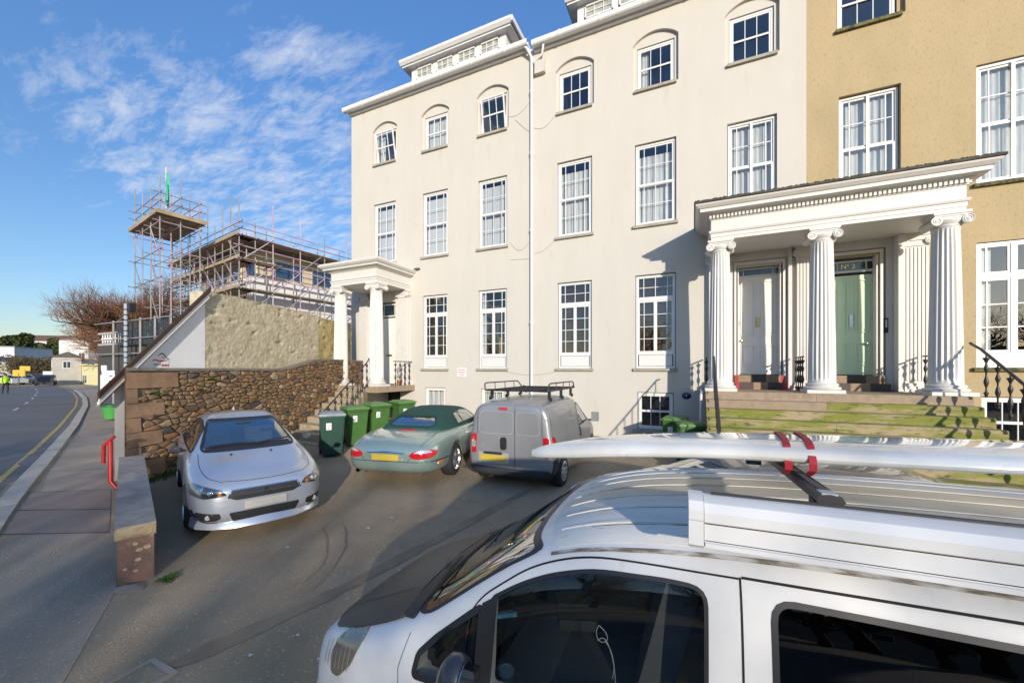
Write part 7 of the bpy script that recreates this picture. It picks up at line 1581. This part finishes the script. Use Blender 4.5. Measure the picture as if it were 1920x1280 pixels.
# surfboard
sb = vthing('surfboard', 'long glossy white surfboard strapped upside down on the white van roof', 'surfboard', .03)
n = 60; ny = 29; vs = []; x0, x1 = .78, -2.35; yc0 = .175
for i in range(n + 1):
    f_ = i / n; x = x0 + (x1 - x0) * f_; s_ = f_; wd = .285 * (max(0, sin(pi * min(1, s_ ** .62)))) ** .55 if 0 < s_ < 1 else .004
    wd = .29 * (1 - (1 - min(1, f_ / .55)) ** 2.3) ** .75 if f_ < .55 else .29 * (1 - ((f_ - .55) / .45) ** 2.6) ** .6
    wd = max(.004, wd); zc = 2.02 + .075 * f_ - .11 * (1 - min(1, f_ / .42)) ** 2.0 - .05 * max(0, (f_ - .8) / .2) ** 2; th = .080 * min(1, (wd / .14)) ** .5 + .006
    for j in range(ny):
        a = 2 * pi * j / (ny - 1) * 1.0; 
        cy_ = cos(a); sy_ = sin(a); yy = wd * (abs(cy_) ** .48) * (1 if cy_ > 0 else -1); zz = (th * .55 * abs(sy_) ** .62 + .022 * max(0, sy_) ** 3) if sy_ > 0 else -(th * .38 * abs(sy_) ** .6)
        vs.append((x, yc0 + yy, zc + zz))
fs = [(i * ny + j, i * ny + j + 1, (i + 1) * ny + j + 1, (i + 1) * ny + j) for i in range(n) for j in range(ny - 1)]
bdo = MB().add(vs, fs).build('board', M('board_gel', (.80, .79, .74), .06, c2=(.60, .58, .52), sc=1.5, coat=1, spec=.8, c3=(.45, .42, .36), sc3=30, thr3=(.70, .78)), sb, 50)
# straps over the board
stp = M('strap_red', (.40, .015, .03), .7, c2=(.30, .012, .02), sc=40)
def strap(lab, xn, xf):
    s = vthing('strap', lab, 'strap', .03); w = .0145; pts = []
    z_ = 2.028
    sbk = Skin(bvh_of(bdo.data), s); P = []
    for k_ in range(13):
        f_ = k_ / 12; y = -.105 + f_ * .565; x = xf + (xn - xf) * f_; l, _n = sbk.hit(x, y, 'top'); P.append((x, y, l.z + .003))
    P = [(xf, .05, 1.965), (xf, -.10, 1.985), (xf, -.118, 2.03)] + P + [(xn, .474, 2.03), (xn, .466, 2.0), (xn + .005, .42, 1.972)]
    P0 = [(xn + .01, .34, z_ - .075), (xn, .475, z_ - .005), (xn, .462, z_ + .022), ((xn * 3 + xf) / 4, .36, z_ + .046), ((xn + xf) / 2, .18, z_ + .062), ((xn + 3 * xf) / 4, .0, z_ + .050), (xf, -.11, z_ + .02), (xf, -.13, z_ - .01), (xf, -.0, z_ - .07)]
    vs = []
    for (x, y, z) in P: vs += [(x - w, y, z), (x + w, y, z)]
    vs2 = [(a, b + (.002 if b > .4 else 0), c + .004) for a, b, c in vs]; k = len(vs)
    MB().add(vs + vs2, [(2 * i, 2 * i + 1, 2 * i + 3, 2 * i + 2) for i in range(len(P) - 1)] + [(k + 2 * i, k + 2 * i + 1, k + 2 * i + 3, k + 2 * i + 2) for i in range(len(P) - 1)] + [(2 * i, 2 * i + 2, k + 2 * i + 2, k + 2 * i) for i in range(len(P) - 1)] + [(2 * i + 1, 2 * i + 3, k + 2 * i + 3, k + 2 * i + 1) for i in range(len(P) - 1)]).build('webbing', stp, s)
    return s
strap('left red webbing strap over the surfboard', -.545, -.61); s2 = strap('right red webbing strap over the surfboard, with a small metal buckle', -.635, -.70)
MB().obox((-.70, -.10, 2.075), .05, .035, .015).build('buckle', steel, s2)
# things in the cab
cup = vthing('coffee_cup', 'pale green takeaway cup with lid standing behind the van door window', 'cup')
cc = (.765, .60, .745); m = MB().lathe([(.001, 0), (.03, 0), (.042, .115), (.001, .115)], cc, 24); m.build('cup', M('cup_green', (.5, .7, .6), .5), cup, 40); MB().lathe([(.045, .11), (.047, .118), (.042, .125), (.040, .135), (.030, .137), (.028, .131), (.001, .131)], cc, 24).build('lid', M('cup_lid', (.85, .9, .86), .4), cup, 40)
cb = vthing('charging_cable', 'thin white charging cable hanging in the van cab', 'cable')
def smooth3(P, n=2):
    for _ in range(n):
        q = [Vector(p) for p in P]; P = [q[0]] + [w_ for a, b in zip(q, q[1:]) for w_ in (a.lerp(b, .25), a.lerp(b, .75))] + [q[-1]]
    return P
m = MB(); m.tube(smooth3([(.27, .62, 1.235), (.285, .62, 1.20), (.275, .62, 1.165), (.25, .62, 1.155), (.225, .62, 1.175), (.235, .62, 1.21), (.27, .62, 1.235)]), .0025, 5); m.tube(smooth3([(.275, .62, 1.16), (.25, .62, 1.185), (.225, .62, 1.16), (.205, .62, 1.10), (.195, .62, 1.05), (.205, .62, 1.0)]), .0025, 5); m.tube(smooth3([(.24, .62, 1.17), (.21, .62, 1.13), (.195, .62, 1.06), (.185, .62, .92)]), .0025, 5); m.build('cable', upvc, cb, 80)
lf_ = vthing('leaflet', 'blue and white folded leaflet lying on the van dashboard', 'leaflet'); MB().obox((.84, .46, 1.07), .12, .16, .02, radians(35), m=Matrix.Rotation(radians(35), 3, 'Z') @ Matrix.Rotation(radians(25), 3, 'X')).build('paper', M('leaflet_blue', (.02, .30, .55), .6, c2=(.5, .55, .6), sc=18, thr=(.55, .6)), lf_)
pt = vthing('pill_bottle', 'small white and orange bottle in the front quarter window of the van', 'bottle'); m = MB().lathe([(.001, -.045), (.015, -.045), (.015, .0), (.001, .0)], (.93, .66, 1.06), 14, 'x').build('label_end', upvc, pt, 40); MB().lathe([(.001, .0), (.018, .0), (.018, .03), (.001, .03)], (.93, .66, 1.06), 14, 'x').build('cap', M('bottle_orange', (.5, .09, .02), .4), pt, 40)
MB
# ============================================================ BINS, BAG
def wheelie(label, x, y, rz, body, lid, group, z=None, lidopen=0):
    z = gz(x, y) if z is None else z; t = thing('wheelie_bin', label, 'bin', (0, 0, 0), 1e-9, group); t.location = (x, y, z); t.rotation_euler = (0, 0, rz)
    def tap(z0, z1, a0, b0, a1, b1, m, ox=0):
        vs = [(-b0 + ox, -a0, z0), (b0 + ox, -a0, z0), (b0 + ox, a0, z0), (-b0 + ox, a0, z0), (-b1 + ox, -a1, z1), (b1 + ox, -a1, z1), (b1 + ox, a1, z1), (-b1 + ox, a1, z1)]; m.add(vs, [(0, 3, 2, 1), (4, 5, 6, 7), (0, 1, 5, 4), (1, 2, 6, 5), (2, 3, 7, 6), (3, 0, 4, 7)])
    m = MB(); tap(.04, .90, .21, .22, .265, .30, m); tap(.90, .95, .285, .325, .285, .325, m); o = m.build('body', body, t)
    bm = bmesh.new(); bm.from_mesh(o.data); bmesh.ops.bevel(bm, geom=list(bm.edges), offset=.022, segments=2, affect='EDGES'); bm.to_mesh(o.data); bm.free()
    m = MB(); tap(.955, 1.0, .295, .345, .285, .335, m); tap(1.0, 1.035, .27, .31, .20, .24, m); o = m.build('lid', lid, t)
    bm = bmesh.new(); bm.from_mesh(o.data); bmesh.ops.bevel(bm, geom=list(bm.edges), offset=.012, segments=2, affect='EDGES'); bm.to_mesh(o.data); bm.free()
    MB().tube([(-.36, -.22, .93), (-.38, -.2, .96), (-.38, .2, .96), (-.36, .22, .93)], .016, 6).build('handle', body, t); MB().box(.325, .35, -.12, .12, .965, .985).build('lid_grip', lid, t)
    for q in (-1, 1): MB().lathe([(.001, -.025), (.09, -.025), (.10, -.015), (.10, .015), (.09, .025), (.001, .025)], (-.22, q * .24, .10), 18, 'y').build('wheel', trim, t, 40)
    sx = .315; st = MB().add([(.273, -.13, .64), (.273, -.02, .64), (.287, -.02, .80), (.287, -.13, .80)], [(0, 1, 2, 3)]); st.v = [(v[0] + .0085, v[1], v[2]) for v in st.v]; s_ = st.build('sticker', M('sticker_white', (.7, .7, .7), .6), t)
    for k in range(3): MB().add([(.2835 + .0135 * k / 2 * 1 + .0, -.105 + .02 * k, .66 + .045 * k), (.2835 + .0135 * k / 2, -.06 + .01 * k, .66 + .045 * k), (.286 + .0135 * k / 2, -.06 + .01 * k, .685 + .045 * k), (.286 + .0135 * k / 2, -.105 + .02 * k, .685 + .045 * k)], [(0, 1, 2, 3)]).build('sticker_mark', M('sticker_grey', (.3, .3, .32), .6), s_)
    return t
dg_ = M('bin_dark', (.012, .05, .035), .45, c2=(.016, .06, .042), sc=3); lg1 = M('bin_mid_green', (.055, .15, .03), .5, c2=(.045, .12, .028), sc=3); lid_g = M('lid_grey', (.20, .25, .26), .45, c2=(.28, .31, .32), sc=5); lidg = M('lid_green', (.09, .20, .05), .55, c2=(.13, .24, .09), sc=4)
gB = 'wheelie bins lined up beside the left steps'
wheelie('dark green wheelie bin with grey lid, nearest to the silver saloon', -7.75, 6.68, radians(-38), dg_, lid_g, gB); wheelie('green wheelie bin right behind the dark one with the grey lid', -8.1, 7.7, radians(-26), lg1, lidg, gB)
wheelie('green wheelie bin, second from the right in the row by the steps', -8.1, 8.5, radians(-24), lg1, lidg, gB); wheelie('green wheelie bin, last in the row, closest to the cream house', -7.9, 9.35, radians(-22), lg1, lidg, gB)
gB2 = 'wheelie bins behind the surfboard by the mossy steps'
wheelie('green wheelie bin with sagging lid against the house below the number plaque', -.42, 10.7, radians(-95), lg1, lidg, gB2, .22); wheelie('green wheelie bin between the number plaque and the left end of the mossy steps', -.08 + .02, 9.95, radians(-80), lg1, lidg, gB2, .20)
# rucksack on the step
rk_ = thing('rucksack', 'black rucksack with red strap lying on a low step beside the dark wheelie bin', 'bag', (-8.55, 7.45, .8))
bm = bmesh.new(); bmesh.ops.create_icosphere(bm, subdivisions=3, radius=.2)
for v in bm.verts: q = v.co * 5; v.co = Vector((v.co.x * 1.2, v.co.y * .8, v.co.z * .85)) * (1 + .18 * noise.noise(q))
me = bpy.data.meshes.new('bag_body'); bm.to_mesh(me); bm.free(); o = link_mesh('bag_body', me, M('bag_black', (.012, .012, .014), .8), rk_, 180); o.location = (0, 0, .17)
MB().tube([(-8.4, 7.3, .98), (-8.33, 7.2, .85), (-8.36, 7.18, .68)], .012, 5).build('strap', stp, rk_)
rk_.location = (-8.55, 7.45, .86)
